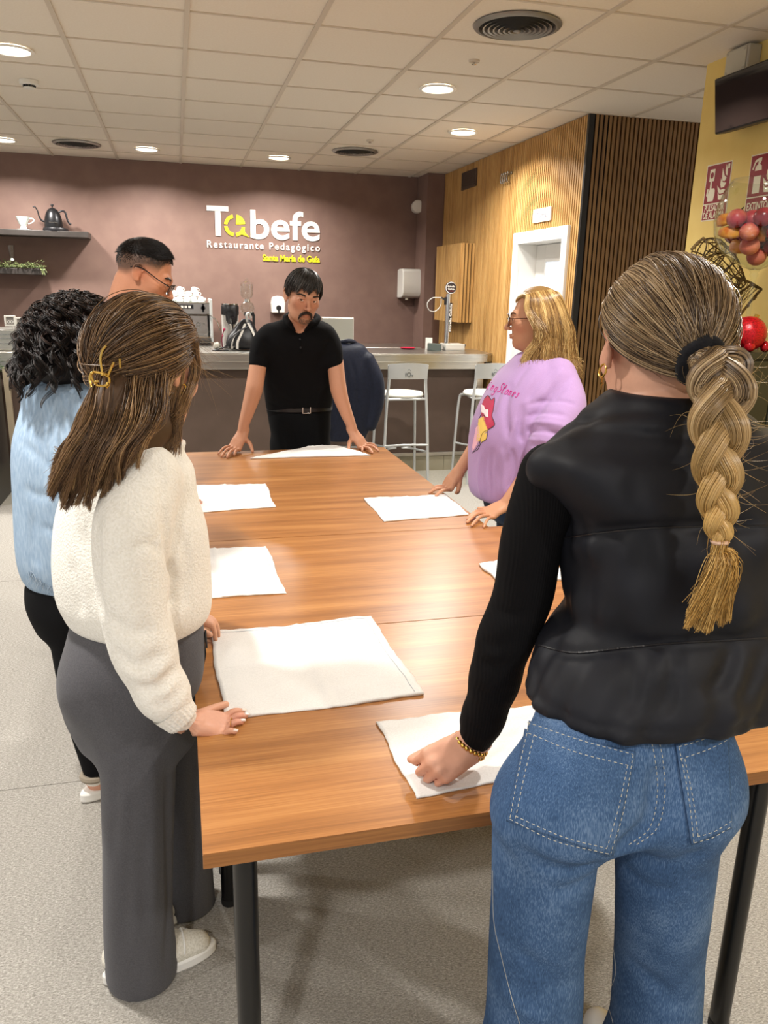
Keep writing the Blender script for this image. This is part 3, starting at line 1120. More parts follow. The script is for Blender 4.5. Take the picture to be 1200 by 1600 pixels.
# cups stacked on the machine
cup0 = None
spots = []
for r_, n in ((0, 9), (1, 9)):
 for k in range(n):
  spots.append((-0.31 + 0.070 * k, MY + 0.07 + 0.11 * r_, 1.466, r_))
for k in (3, 4, 5, 6, 7):
 spots.append((-0.31 + 0.070 * k + 0.02, MY + 0.09, 1.466 + 0.053, 2))
for k in (5, 7):
 spots.append((-0.31 + 0.070 * k + 0.005, MY + 0.12, 1.466 + 0.106 - 0.013, 3))
for i, (x, y, z, r_) in enumerate(spots):
 lab = ['small white espresso cup in the front row on top of the coffee machine', 'small white espresso cup in the back row on top of the coffee machine',
     'small white espresso cup in the second layer on top of the coffee machine', 'small white espresso cup, topmost of the stack on the coffee machine'][r_]
 if cup0 is None:
  cup0 = thing('espresso_cup', lab, 'cup', (x, y, z), 'white cups on the coffee machine')
  m = MB()
  m.lathe([(0.0001, 0.0), (0.034, 0.0), (0.033, 0.02), (0.026, 0.042), (0.018, 0.05), (0.0165, 0.053), (0.0001, 0.052)], (x, y, z), 20)
  m.build('bowl', M_cer, cup0, smooth=True)
  m = MB()
  m.tube([(x + 0.029, y - 0.010, z + 0.012), (x + 0.045, y - 0.016, z + 0.016), (x + 0.044, y - 0.016, z + 0.036), (x + 0.026, y - 0.008, z + 0.04)], 0.0038, 8, smooth=4)
  m.build('handle', M_cer, cup0, smooth=True)
  m = MB()
  m.lathe([(0.006, 0), (0.009, 0), (0.009, 0.001), (0.006, 0.001)], (x, y - 0.031, z + 0.024), 14, axis=(0, -1, 0.2), cap=False)
  m.build('printed_ring', mat('cup_print', '#8d928e', 0.4), cup0)
 else:
  c = copy_tree(cup0)
  c.location = (x, y, z)
  c.rotation_euler = (0, 0, (i * 0.7) % 1.3 - 0.6)
  c['label'] = lab

GY = 7.30
t = thing('coffee_grinder', 'white coffee grinder with black head behind the black bag', 'coffee grinder', (0.465, GY, BT))
m = MB()
m.box(0.395, 0.535, GY - 0.02, GY + 0.14, BT, 1.40)
m.build('body', M_plastic, t, bevel=0.02, bseg=3)
m = MB()
m.lathe([(0.072, 1.375), (0.078, 1.385), (0.078, 1.45), (0.07, 1.462), (0.0001, 1.462)], (0.465, GY + 0.02, 0), 32)
h = m.build('head', M_black, t, smooth=True)
m = MB()
m.lathe([(0.055, 1.462), (0.075, 1.464), (0.076, 1.474), (0.0001, 1.476)], (0.465, GY + 0.02, 0), 32)
m.build('lid', M_chrome, h, smooth=True)
m = MB()
m.lathe([(0.018, 1.20), (0.024, 1.24), (0.020, 1.28), (0.030, 1.30)], (0.475, GY - 0.045, 0), 24)
m.build('chute', M_chrome, t, smooth=True)
m = MB()
m.lathe([(0.030, 1.295), (0.050, 1.33), (0.056, 1.40)], (0.475, GY - 0.04, 0), 24)
m.build('funnel', M_black, t, smooth=True)
m = MB()
m.cyl((0.475, GY - 0.05, 1.30), (0.475, GY - 0.10, 1.36), 0.02)
m.build('spout_cover', M_black, t, smooth=True)
t = thing('pepper_sprig', 'small magenta flower sprig beside the white grinder', 'sprig', (0.385, 7.26, BT))
m = MB()
m.tube([(0.385, 7.22, BT), (0.382, 7.2, 1.18), (0.40, 7.2, 1.25)], 0.005, 6, smooth=3)
m.build('stem', mat('magenta_stem', '#8c2243', 0.5), t, smooth=True)
m = MB()
m.ball((0.403, 7.2, 1.255), 0.013, 10, 6).ball((0.388, 7.195, 1.2), 0.008, 8, 5)
m.build('bud', mat('magenta_bud', '#b52a58', 0.5), t, smooth=True)

# siphon brewer
sx, sy = 0.62, 7.34
t = thing('siphon_brewer', 'tall glass siphon coffee brewer behind the black bag', 'coffee brewer', (sx, sy, BT))
m = MB()
m.lathe([(0.0001, 0), (0.075, 0), (0.075, 0.015), (0.02, 0.022), (0.012, 0.03), (0.012, 0.30), (0.0001, 0.30)], (sx + 0.055, sy, BT), 24)
m.box(sx - 0.03, sx + 0.06, sy - 0.012, sy + 0.012, BT + 0.285, BT + 0.315)
m.build('stand', M_black, t, smooth=True)
m = MB()
m.lathe([(0.0001, 1.365), (0.03, 1.37), (0.058, 1.40), (0.066, 1.435), (0.055, 1.475), (0.03, 1.495), (0.018, 1.50), (0.017, 1.50), (0.028, 1.492), (0.052, 1.47), (0.063, 1.435), (0.055, 1.403), (0.03, 1.374), (0.0001, 1.368)], (sx, sy, 0), 32, cap=False)
m.build('lower_bulb', M_glass, t, smooth=True)
m = MB()
m.lathe([(0.016, 1.49), (0.018, 1.515), (0.045, 1.53), (0.056, 1.55), (0.057, 1.645), (0.054, 1.645), (0.053, 1.55), (0.043, 1.534), (0.014, 1.52)], (sx, sy, 0), 32, cap=False)
m.build('upper_chamber', M_glass, t, smooth=True)
m = MB()
m.lathe([(0.0001, 1.65), (0.06, 1.65), (0.06, 1.658), (0.02, 1.665), (0.012, 1.69), (0.0001, 1.695)], (sx, sy, 0), 28)
m.build('lid', M_glass, t, smooth=True)
m = MB()
m.lathe([(0.02, 1.488), (0.026, 1.49), (0.026, 1.512), (0.02, 1.515)], (sx, sy, 0), 24, cap=False)
m.build('collar', M_chrome, t, smooth=True)

# black bag on the bar
t = thing('handbag', 'black leather bag with white stripes lying on the bar beside the man in black', 'bag', (0.55, 7.12, BT))
M_leather = noisy('black_leather', '#121214', '#1c1c20', scale=30, rough=0.35, bump=0.2, bdist=0.002)
m = MB()
secs = [(BT, 0.150, 0.085, 0.0), (BT + 0.05, 0.155, 0.095, 0.0), (BT + 0.12, 0.135, 0.085, 0.01), (BT + 0.18, 0.10, 0.06, 0.02), (BT + 0.235, 0.06, 0.035, 0.03), (BT + 0.27, 0.03, 0.02, 0.035)]
vs, fs, n = [], [], 28
for (z, a, b, ox) in secs:
 for k in range(n):
  q = 2 * PI * k / n
  wob = 1 + 0.07 * math.sin(5 * q + z * 30)
  vs.append((0.555 + ox + a * wob * math.copysign(abs(math.cos(q)) ** 0.8, math.cos(q)), 7.12 + b * wob * math.copysign(abs(math.sin(q)) ** 0.8, math.sin(q)), z))
for j in range(len(secs) - 1):
 for k in range(n):
  k2 = (k + 1) % n
  fs.append((j * n + k, j * n + k2, (j + 1) * n + k2, (j + 1) * n + k))
fs += [tuple(reversed(range(n))), tuple((len(secs) - 1) * n + k for k in range(n))]
m.add(vs, fs)
o = m.build('body', M_leather, t, smooth=True, auto=False)
sm = o.modifiers.new('soft', 'SUBSURF')
sm.levels = sm.render_levels = 2
m = MB()
for a in ([(0.50, 7.028, 1.10), (0.505, 7.03, 1.16), (0.54, 7.045, 1.23), (0.575, 7.07, 1.31)], [(0.665, 7.04, 1.10), (0.66, 7.035, 1.18), (0.635, 7.05, 1.25), (0.60, 7.075, 1.32)], [(0.455, 7.05, 1.10), (0.47, 7.05, 1.17), (0.53, 7.06, 1.26)]):
 P = spline(a, 6)
 for p, q in zip(P[:-1], P[1:]):
  m.obox((p + q) / 2, (q - p) / 2 * 1.05, (0.010, 0, 0), (0, 0.004, 0))
m.build('stripes', mat('white_leather', '#d9d4cb', 0.4), t)
m = MB()
m.tube([(0.60, 7.06, 1.29), (0.52, 7.03, 1.25), (0.44, 7.0, 1.19), (0.40, 6.99, 1.125), (0.33, 6.98, 1.10), (0.29, 6.97, 1.09), (0.33, 6.96, 1.091), (0.42, 6.97, 1.093)], 0.006, 8, smooth=5)
m.build('strap', M_leather, t, smooth=True)
m = MB()
m.tube([(0.59, 7.03, 1.33), (0.585, 7.02, 1.385), (0.61, 7.05, 1.40), (0.625, 7.06, 1.36)], 0.011, 10, smooth=5)
m.build('knot', mat('silver_knot', '#c9c9c6', 0.25, 0.6), t, smooth=True)
m = MB()
for p, r in (((0.625, 7.0, BT + 0.012), 0.012), ((0.648, 7.0, BT + 0.014), 0.014), ((0.664, 7.01, BT + 0.017), 0.017), ((0.640, 6.995, BT + 0.036), 0.010)):
 m.ball(p, r, 12, 8)
m.build('tassel_beads', mat('white_bead', '#e4e1da', 0.3), t, smooth=True)
t = thing('folded_cloth', 'small crumpled pale cloth on the bar left of the black bag', 'cloth', (0.37, 7.02, BT))
m = MB()
m.ball((0, 0, 0), 1, 20, 10)
for i, p in enumerate(m.v):
 w = 1 + 0.15 * math.sin(7 * p[0] + 3 * p[1]) + 0.1 * math.sin(11 * p[1] + 5 * p[2])
 m.v[i] = (0.335 + 0.030 * p[0] * w, 7.17 + 0.035 * p[1] * w, BT + 0.03 + 0.03 * p[2] * w)
m.build('cloth', mat('pale_cloth', '#d9d3c5', 0.8), t, smooth=True, auto=False)

t = thing('steel_case', 'upright brushed steel box on the bar behind the man\'s shoulder', 'steel box', (1.42, 7.25, BT))
m = MB()
m.box(1.27, 1.565, 7.18, 7.36, BT, 1.372)
m.build('shell', M_steel, t, bevel=0.006)
m = MB()
m.box(1.275, 1.56, 7.176, 7.181, BT + 0.01, 1.362)
m.build('front_plate', mat('grey_plate', '#9b9a90', 0.4, 0.3), t, bevel=0.002)

# red tray, papers and the beer tap
t = thing('red_tray', 'small red dish on the back of the bar near the pier', 'dish', (2.10, 7.32, BT))
m = MB()
m.lathe([(0.0001, 0), (0.055, 0), (0.075, 0.014), (0.072, 0.016), (0.05, 0.004), (0.0001, 0.004)], (2.12, 7.32, BT), 28)
m.build('dish', mat('raspberry_plastic', '#b3243f', 0.4), t, smooth=True)
t = thing('card_box', 'grey and white cardboard box at the left foot of the beer tap', 'box', (2.34, 7.24, BT))
m = MB()
m.obox((2.352, 7.21, BT + 0.03), (0.060, -0.022, -0.004), (0.022, 0.06, 0), (0, 0, 0.03))
m.build('carton', mat('slate_card', '#4d5550', 0.6), t, bevel=0.002)
m = MB()
m.obox((2.315, 7.275, BT + 0.055), (0.030, -0.012, 0), (0.001, 0.004, 0), (0, 0, 0.055))
m.build('flap', M_white, t)
TX, TY = 2.485, 7.24
t = thing('beer_tap', 'chrome beer tap column with a round badge at the right end of the bar', 'beer tap', (TX, TY, BT))
m = MB()
m.box(2.445, 2.635, TY - 0.09, TY + 0.09, BT, BT + 0.06)
b_ = m.build('base', mat('cream_enamel', '#d6d2c8', 0.4), t, bevel=0.004)
m = MB()
m.box(2.447, 2.633, TY - 0.0925, TY - 0.0905, BT + 0.014, BT + 0.017)
m.build('seam', M_greypl, b_)
m = MB()
m.cyl((TX, TY, BT + 0.06), (TX + 0.0, TY, 1.60), 0.029, seg=28)
m.build('column', M_chrome, t, smooth=True)
m = MB()
m.box(TX + 0.0, TX + 0.026, TY - 0.034, TY - 0.02, 1.25, 1.52)
pl = m.build('name_strip', mat('tap_black', '#16161a', 0.35), t, bevel=0.004)
lettering('strip_text', 'Estrella Galicia', 0.03, M_white, (TX + 0.021, TY - 0.035, 1.26), (0, 0, 1), (-1, 0, 0), pl, extrude=0.0008, bold=0.0006, width=0.25)
m = MB()
m.lathe([(0.0001, 0.018), (0.047, 0.018), (0.05, 0.014), (0.05, 0)], (TX + 0.008, TY - 0.01, 1.655), 36, axis=(0, -1, 0))
bd = m.build('badge', mat('badge_dark', '#2a1e20', 0.3), t, smooth=True)
m = MB()
m.lathe([(0.047, 0.0), (0.055, 0.0), (0.056, 0.012), (0.053, 0.021), (0.047, 0.021)], (TX + 0.008, TY - 0.01, 1.655), 40, axis=(0, -1, 0), cap=False)
m.build('badge_rim', M_chrome, bd, smooth=True)
m = MB()
m.box(TX - 0.018, TX + 0.034, TY - 0.0295, TY - 0.0285, 1.624, 1.630)
m.build('badge_bar', M_red, bd)
lettering('badge_text', 'Estrella', 0.024, M_white, (TX + 0.008, TY - 0.029, 1.660), RX, UPZ, bd, extrude=0.0006, align='CENTER', bold=0.0004)
lettering('badge_word', 'Galicia', 0.024, M_white, (TX + 0.008, TY - 0.029, 1.638), RX, UPZ, bd, extrude=0.0006, align='CENTER', bold=0.0004)
m = MB()
m.cyl((TX - 0.028, TY, 1.545), (TX - 0.075, TY, 1.565), 0.009).cyl((TX - 0.032, TY, 1.50), (TX - 0.032, TY, 1.57), 0.012)
m.build('lever', M_black, t, smooth=True)
m = MB()
m.tube([(TX - 0.075, TY, 1.565), (TX - 0.16, TY, 1.56), (TX - 0.21, TY, 1.51), (TX - 0.19, TY, 1.45), (TX - 0.13, TY, 1.44), (TX - 0.08, TY, 1.49), (TX - 0.075, TY, 1.56)], 0.0045, 8, smooth=6)
m.build('cable_loop', mat('grey_cable', '#b9b7b0', 0.4), t, smooth=True)
m = MB()
m.cyl((2.635, TY, BT + 0.03), (2.665, TY, BT + 0.03), 0.015).ball((2.665, TY, BT + 0.045), 0.012, 10, 6)
m.build('valve', M_black, t, smooth=True)

# ------------------------------------------------------------------ bar stools
M_alu = mat('satin_aluminium', '#c2c5c5', 0.36, 0.45)
M_seat = mat('white_vinyl_seat', '#e2e1d6', 0.4)


def stool(cx, cy, label):
 t = thing('bar_stool', label, 'stool', (cx, cy, 0), 'metal bar stools at the bar')
 zs = 0.775
 yb = cy - 0.17
 for s in (-1, 1):
  m = MB()
  m.tube([(cx + s * 0.20, yb - 0.04, 0.0), (cx + s * 0.185, yb - 0.02, 0.45), (cx + s * 0.17, yb, 0.74), (cx + s * 0.158, yb - 0.005, 0.90), (cx + s * 0.163, yb - 0.02, 1.03)], 0.0125, 12, smooth=5)
  m.build('leg', M_alu, t, smooth=True)
  m = MB()
  m.tube([(cx + s * 0.20, cy + 0.20, 0.0), (cx + s * 0.185, cy + 0.185, 0.45), (cx + s * 0.172, cy + 0.17, 0.70), (cx + s * 0.155, cy + 0.14, 0.742), (cx + s * 0.13, cy + 0.06, 0.748)], 0.0125, 12, smooth=5)
  m.build('leg', M_alu, t, smooth=True)
 m = MB()
 m.tube([(cx + s * 0.17, yb, 0.745) for s in (-1, 1)], 0.010, 10)
 m.tube([(cx - 0.165, yb, 0.74), (cx - 0.14, cy + 0.12, 0.748), (cx + 0.14, cy + 0.12, 0.748), (cx + 0.165, yb, 0.74)], 0.009, 8)
 m.build('seat_frame', M_alu, t, smooth=True)
 m = MB()
 m.lathe([(0.0001, zs - 0.022), (0.17, zs - 0.022), (0.186, zs - 0.016), (0.19, zs - 0.004), (0.182, zs + 0.012), (0.14, zs + 0.018), (0.0001, zs + 0.014)], (cx, cy + 0.005, 0), 40)
 m.build('seat', M_seat, t, smooth=True)
 m = MB()
 P = [(cx - 0.192, yb - 0.03, 0.36), (cx, yb - 0.03, 0.365), (cx + 0.192, yb - 0.03, 0.36)]
 m.tube(P, 0.009, 10)
 for s in (-1, 1):
  m.tube([(cx + s * 0.192, yb - 0.03, 0.30), (cx + s * 0.10, cy + 0.0, 0.295), (cx + s * 0.03, cy + 0.03, 0.295), (cx + s * 0.10, cy + 0.08, 0.295), (cx + s * 0.192, cy + 0.195, 0.30)], 0.009, 10, smooth=4)
 m.build('footrest', M_alu, t, smooth=True)
 m = MB()
 n = 14
 vs, fs = [], []
 for dz in (0.915, 1.035):
  for off in (0.0, 0.006):
   for k in range(n + 1):
    u = -1 + 2 * k / n
    vs.append((cx + u * 0.168, yb - 0.012 - (dz - 0.9) * 0.1 - 0.02 * (1 - u * u) - off, dz + (0.012 * (1 - u * u) if dz > 1 else 0)))
 R_ = n + 1
 for k in range(n):
  fs += [(k, k + 1, 2 * R_ + k + 1, 2 * R_ + k), (R_ + k, R_ + k + 1, 3 * R_ + k + 1, 3 * R_ + k), (k, k + 1, R_ + k + 1, R_ + k), (2 * R_ + k, 2 * R_ + k + 1, 3 * R_ + k + 1, 3 * R_ + k)]
 fs += [(0, R_, 3 * R_, 2 * R_), (n, R_ + n, 3 * R_ + n, 2 * R_ + n)]
 m.add(vs, fs)
 bk = m.build('backrest', M_alu, t, smooth=True)
 m = MB()
 yk = yb - 0.012 - 0.0075 - 0.02 - 0.007
 m.lathe([(0.013, 0), (0.018, 0), (0.018, 0.0015), (0.013, 0.0015)], (cx, yk, 0.955), 18, axis=(0, -1, 0), cap=False)
 m.box(cx - 0.03, cx - 0.022, yk - 0.001, yk + 0.002, 0.94, 0.968).box(cx + 0.024, cx + 0.036, yk - 0.001, yk + 0.002, 0.94, 0.95)
 m.tube([(cx - 0.012, yk, 0.985), (cx, yk, 0.998), (cx + 0.014, yk, 0.984)], 0.002, 6, smooth=3)
 m.build('embossed_mark', mat('dark_emboss', '#6d7274', 0.4, 0.5), bk)
 return t


stool(1.83, 6.47, 'silver bar stool with white seat, middle one in front of the bar')
stool(2.59, 6.47, 'silver bar stool with white seat half hidden behind the lilac sweatshirt')
stool(1.24, 6.47, 'silver bar stool behind the man in black with a navy jacket on it')

# ------------------------------------------------------------------ tables
def table(label, x0, x1, y0, y1, legs, zt=0.75, th=0.027):
 t = thing('table', label, 'table', ((x0 + x1) / 2, (y0 + y1) / 2, 0), 'wooden tables pushed together')
 m = MB()
 m.box(x0 + 0.0022, x1 - 0.0022, y0 + 0.0022, y1 - 0.0022, zt - 0.001, zt)
 m.build('tabletop', M_table, t)
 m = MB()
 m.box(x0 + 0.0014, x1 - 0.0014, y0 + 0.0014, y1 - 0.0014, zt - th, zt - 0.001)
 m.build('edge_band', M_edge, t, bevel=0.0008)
 m = MB()
 a, b = 0.09, 0.09
 m.box(x0 + a, x1 - a, y0 + b, y0 + b + 0.025, zt - th - 0.045, zt - th).box(x0 + a, x1 - a, y1 - b - 0.025, y1 - b, zt - th - 0.045, zt - th)
 m.box(x0 + a, x0 + a + 0.025, y0 + b, y1 - b, zt - th - 0.045, zt - th).box(x1 - a - 0.025, x1 - a, y0 + b, y1 - b, zt - th - 0.045, zt - th)
 m.build('underframe', M_blackmetal, t)
 for (lx, ly) in legs:
  m = MB()
  m.cyl((lx, ly, 0.012), (lx, ly, zt - th), 0.0215, seg=28)
  lg = m.build('leg', M_blackmetal, t, smooth=True)
  m = MB()
  m.cyl((lx, ly, 0.0), (lx, ly, 0.02), 0.0225, 0.0225, seg=28)
  m.build('foot_cap', M_rubber, lg, smooth=True)
 return t


ya, yb_, yc, yd = 1.060, 1.862, 2.662, 4.262
table('walnut table nearest the viewer, between the two foreground women', 0.0, 1.185, ya, yb_, [(0.072, ya + 0.11), (1.125, ya + 0.11), (0.068, yb_ - 0.06), (1.125, yb_ - 0.06)])
table('walnut table in the middle between the two cross seams', 0.0, 1.185, yb_, yc, [(0.068, yb_ + 0.06), (1.125, yb_ + 0.06), (0.068, yc - 0.06), (1.125, yc - 0.06)])
table('long walnut table at the far end, where the man in black leans', -0.018, 1.112, yc, yd, [(0.06, yc + 0.09), (1.03, yc + 0.09), (0.06, yd - 0.09), (1.03, yd - 0.09)])

# ------------------------------------------------------------------ napkins
M_nap = noisy('white_cotton', '#d9d8d6', '#e2e1df', scale=300, rough=0.85, bump=0.08, bdist=0.0006, spec=0.2)
M_hem = mat('pale_blue_hem_thread', '#a9b4c4', 0.8)


def napkin(label, corners, seed, layers=2, fold=True, hem=None, lift=None, th=0.0035):
 """corners: near-left, near-right, far-right, far-left on the table."""
 rng = random.Random(seed)
 A, B, C_, D = (np.array(c, float) for c in corners)
 n = 44
 ph = [rng.uniform(0, 6.28) for _ in range(8)]

 def P(u, v):
  p = A * (1 - u) * (1 - v) + B * u * (1 - v) + C_ * u * v + D * (1 - u) * v
  e = 0.0028
  p = p + np.array([e * math.sin(v * 9 + ph[0]) * (abs(u - 0.5) * 2) ** 3 + 0.0006 * math.sin(v * 41 + ph[1]), e * math.sin(u * 8 + ph[2]) * (abs(v - 0.5) * 2) ** 3 + 0.0006 * math.sin(u * 37 + ph[3])])
  return p

 def H(u, v):
  h = th + 0.0016 * (math.sin(7 * u + ph[4]) * math.sin(6 * v + ph[5])) + 0.0009 * math.sin(23 * u + 9 * v + ph[6]) + 0.0008 * math.sin(31 * v - 7 * u + ph[7])
  edge = min(u, v, 1 - u, 1 - v)
  h += 0.0007 * math.exp(-(edge / 0.02) ** 2) * (1 + math.sin(60 * (u + v)))
  if fold:
   h += 0.0028 * math.exp(-((u - 0.52 - 0.012 * math.sin(3 * v)) / 0.012) ** 2)
   h += 0.0012 * math.exp(-((v - 0.5 - 0.012 * math.sin(3 * u)) / 0.014) ** 2)
  if lift:
   h += lift(u, v)
  return h
 vs, fs = [], []
 for j in range(n + 1):
  for i in range(n + 1):
   u, v = i / n, j / n
   p = P(u, v)
   vs.append((p[0], p[1], 0.7505 + H(u, v)))
 base = len(vs)
 for j in range(n + 1):
  for i in range(n + 1):
   u, v = i / n, j / n
   p = P(u, v)
   vs.append((p[0], p[1], 0.7505))
 R_ = n + 1
 for j in range(n):
  for i in range(n):
   a = j * R_ + i
   fs.append((a, a + 1, a + R_ + 1, a + R_))
   fs.append((base + a, base + a + R_, base + a + R_ + 1, base + a + 1))
 for i in range(n):
  fs.append((i, base + i, base + i + 1, i + 1))
  a = n * R_ + i
  fs.append((a, a + 1, base + a + 1, base + a))
  a = i * R_
  fs.append((a, a + R_, base + a + R_, base + a))
  a = i * R_ + n
  fs.append((a, base + a, base + a + R_, a + R_))
 c = (A + B + C_ + D) / 4
 t = thing('napkin', label, 'napkin', (c[0], c[1], 0.75), 'white cloth napkins on the tables')
 m = MB()
 m.add(vs, fs)
 m.build('cloth', M_nap, t, smooth=True, auto=False)
 if hem:
  m = MB()
  for (u0, v0, u1, v1) in hem:
   L = []
   for s in np.linspace(0, 1, 40):
    u, v = u0 + (u1 - u0) * s, v0 + (v1 - v0) * s
    p = P(u, v)
    L.append((p[0], p[1], 0.7512 + H(u, v)))
   m.tube(L, 0.0005, 4)
  m.build('hem_stitch', M_hem, t)
 return t


napkin('white napkin nearest the viewer, under the fist with the gold bracelet', [(0.364, 1.125), (0.76, 1.145), (0.757, 1.372), (0.357, 1.382)], 1, hem=None)
napkin('large white napkin beside the hand of the woman in the white sweater', [(0.058, 1.452), (0.487, 1.468), (0.470, 1.905), (0.046, 1.888)], 2, hem=[(0.955, 0.02, 0.955, 0.98), (0.05, 0.97, 0.95, 0.97)])
napkin('white napkin on the left of the middle table, partly behind the white sweater', [(-0.10, 2.125), (0.270, 2.124), (0.262, 2.565), (-0.10, 2.568)], 3, hem=[(0.955, 0.02, 0.955, 0.98)])
napkin('white napkin on the left of the far table', [(-0.02, 3.03), (0.352, 3.07), (0.357, 3.468), (-0.02, 3.49)], 4)
napkin('white napkin in front of the woman in lilac', [(0.737, 2.790), (1.095, 2.826), (1.103, 3.146), (0.735, 3.142)], 5)
napkin('white napkin mostly hidden by the black sleeve, only its corner showing', [(0.918, 2.110), (1.15, 2.06), (1.16, 2.32), (0.912, 2.250)], 6, fold=False, th=0.008)
napkin('folded white napkin between the hands of the man in black', [(0.335, 4.035), (0.975, 4.030), (0.880, 4.252), (0.630, 4.252)], 7, fold=False, th=0.006,
    lift=lambda u, v: 0.014 * (1 - math.exp(-(v / 0.25) ** 2)) * (1 - (2 * u - 1) ** 4))

# ------------------------------------------------------------------ the corner by the yellow wall
M_olive = noisy('dark_olive_lacquer', '#26261c', '#2d2c21', scale=4, rough=0.4)
CT = 1.388
t = thing('display_cabinet', 'dark olive cabinet with red ornaments on top against the yellow wall', 'cabinet', (2.46, 3.1, 0))
m = MB()
m.box(2.10, 2.81, 2.88, 3.50, 0.06, CT - 0.03)
m.build('body', M_olive, t, bevel=0.003)
m = MB()
m.box(2.09, 2.812, 2.87, 3.51, CT - 0.03, CT)
m.build('top', M_olive, t, bevel=0.004)
for x0, x1 in ((2.105, 2.452), (2.458, 2.805)):
 m = MB()
 m.box(x0, x1, 2.862, 2.879, 0.08, CT - 0.036)
 d_ = m.build('door', M_olive, t, bevel=0.003)
 m = MB()
 m.cyl((2.43 if x0 < 2.3 else 2.48, 2.855, 0.75), (2.43 if x0 < 2.3 else 2.48, 2.855, 0.9), 0.005, seg=10)
 m.build('handle', M_steel2, d_, smooth=True)
m = MB()
m.box(2.12, 2.79, 2.9, 3.34, 0, 0.06)
m.build('plinth', M_blackmetal, t)

gc = px(1190, 345, Y=3.08)
gr = pr(70, gc)
gx, gy_, gz = gc
t = thing('goblet', 'giant clear glass goblet filled with red fruit on the dark cabinet', 'goblet', (gx, gy_, CT))
prof_o = [(0.72, 0.86), (0.86, 0.62), (0.96, 0.34), (1.0, 0.0), (0.96, -0.3), (0.82, -0.6), (0.58, -0.83), (0.28, -0.98), (0.12, -1.05)]
zc_ = gz + 0.0
bowl = [(r * gr, zc_ + h * gr) for r, h in prof_o]
inner = [(max(r - 0.004, 0.0001), z + 0.001) for r, z in bowl[::-1][1:]]
zn = bowl[-1][1]
stem = [(0.014, zn - 0.012), (0.018, zn - 0.02), (0.012, zn - 0.035), (0.010, zn - 0.06), (0.010, CT + 0.045), (0.016, CT + 0.025), (0.04, CT + 0.012), (0.082, CT + 0.005), (0.085, CT + 0.001), (0.0001, CT + 0.001)]
m = MB()
inn = [(max(r - 0.004, 0.0001), z) for r, z in bowl[1:]][::-1]
m.lathe([(0.0001, zn + 0.01)] + inn + [(0.72 * gr - 0.004, bowl[0][1])] + bowl + stem, (gx, gy_, 0), 56, cap=False)
bm_o = m.build('glass_goblet', M_glass, t, smooth=True, auto=False)
# fruit inside
M_plum = noisy('dark_red_skin', '#5c0f1a', '#9c2430', scale=14, rough=0.25, detail=4)
M_orange = noisy('orange_flesh', '#c96a1c', '#e3a546', scale=25, rough=0.5)
M_pink = noisy('blush_skin', '#a8303c', '#d9896a', scale=9, rough=0.4)
rng = random.Random(11)
k = 0
layers = [(-0.76, [(0.0, 0)]), (-0.55, [(0.36, 0.4 + 1.571 * q) for q in range(4)]), (-0.27, [(0.64, 0.1 + 0.898 * q) for q in range(7)] + [(0.26, 0.5 + 2.094 * q) for q in range(3)]), (0.02, [(0.68, 0.5 + 0.898 * q) for q in range(7)] + [(0.28, 0.2 + 1.571 * q) for q in range(4)])]
shape_names = [('red_fruit', 'plum red'), ('red_fruit', 'plum red'), ('fruit_wedge', 'orange')]
for lz, ring in layers:
 for (rr, an) in ring:
  c = np.array([gx + rr * gr * math.cos(an), gy_ + rr * gr * math.sin(an), gz + lz * gr])
  R0 = 0.040 + 0.003 * rng.random()
  side = 'left' if c[0] < gx - 0.03 else ('right' if c[0] > gx + 0.03 else 'middle')
  lev = {-0.76: 'bottom', -0.55: 'lower', -0.27: 'middle', 0.02: 'top'}[lz]
  if k % 3 == 2:
   ft = thing('fruit_wedge', 'orange dried fruit wedge in the goblet, %s layer, %s side, %s' % (lev, side, 'toward the viewer' if c[1] < gy_ else 'toward the yellow wall'), 'dried fruit', c, 'dried fruit in the goblet')
   m = MB()
   nn = 9
   vs, fs = [], []
   for a_ in np.linspace(-0.55, 0.55, 5):
    for b_ in np.linspace(-1.2, 1.2, nn):
     vs.append((R0 * 1.25 * math.cos(a_) * math.cos(b_), R0 * 1.25 * math.sin(a_) * math.cos(b_), R0 * 1.3 * math.sin(b_)))
   for i in range(4):
    for j in range(nn - 1):
     fs.append((i * nn + j, i * nn + j + 1, (i + 1) * nn + j + 1, (i + 1) * nn + j))
   e0 = len(vs)
   vs += [(-R0 * 0.2, 0, R0 * 1.2 * s) for s in np.linspace(-1, 1, nn)]
   for j in range(nn - 1):
    fs.append((j, e0 + j, e0 + j + 1, j + 1))
    fs.append((4 * nn + j, 4 * nn + j + 1, e0 + j + 1, e0 + j))
   Rm = Matrix.Rotation(rng.uniform(2.6, 4.4), 3, 'Z') @ Matrix.Rotation(rng.uniform(0.8, 1.9), 3, 'X')
   vs = [np.array(Rm @ Vector(v)) + c for v in vs]
   m.add(vs, fs)
   m.build('flesh', M_orange, ft, smooth=True, auto=False)
  else:
   ft = thing('red_fruit', 'round dark red fruit in the goblet, %s layer, %s side, %s' % (lev, side, 'toward the viewer' if c[1] < gy_ else 'toward the yellow wall'), 'dried fruit', c, 'dried fruit in the goblet')
   m = MB()
   m.ball(c, R0, 24, 16, (1, 1, 0.92))
   m.build('skin', M_plum if k % 3 else M_pink, ft, smooth=True, auto=False)
   m = MB()
   m.cyl(c + np.array([0.01, -0.012, R0 * 0.86]), c + np.array([0.014, -0.018, R0 * 1.06]), 0.004, 0.002, 8)
   m.build('stalk', M_felt, ft, smooth=True)
  k += 1

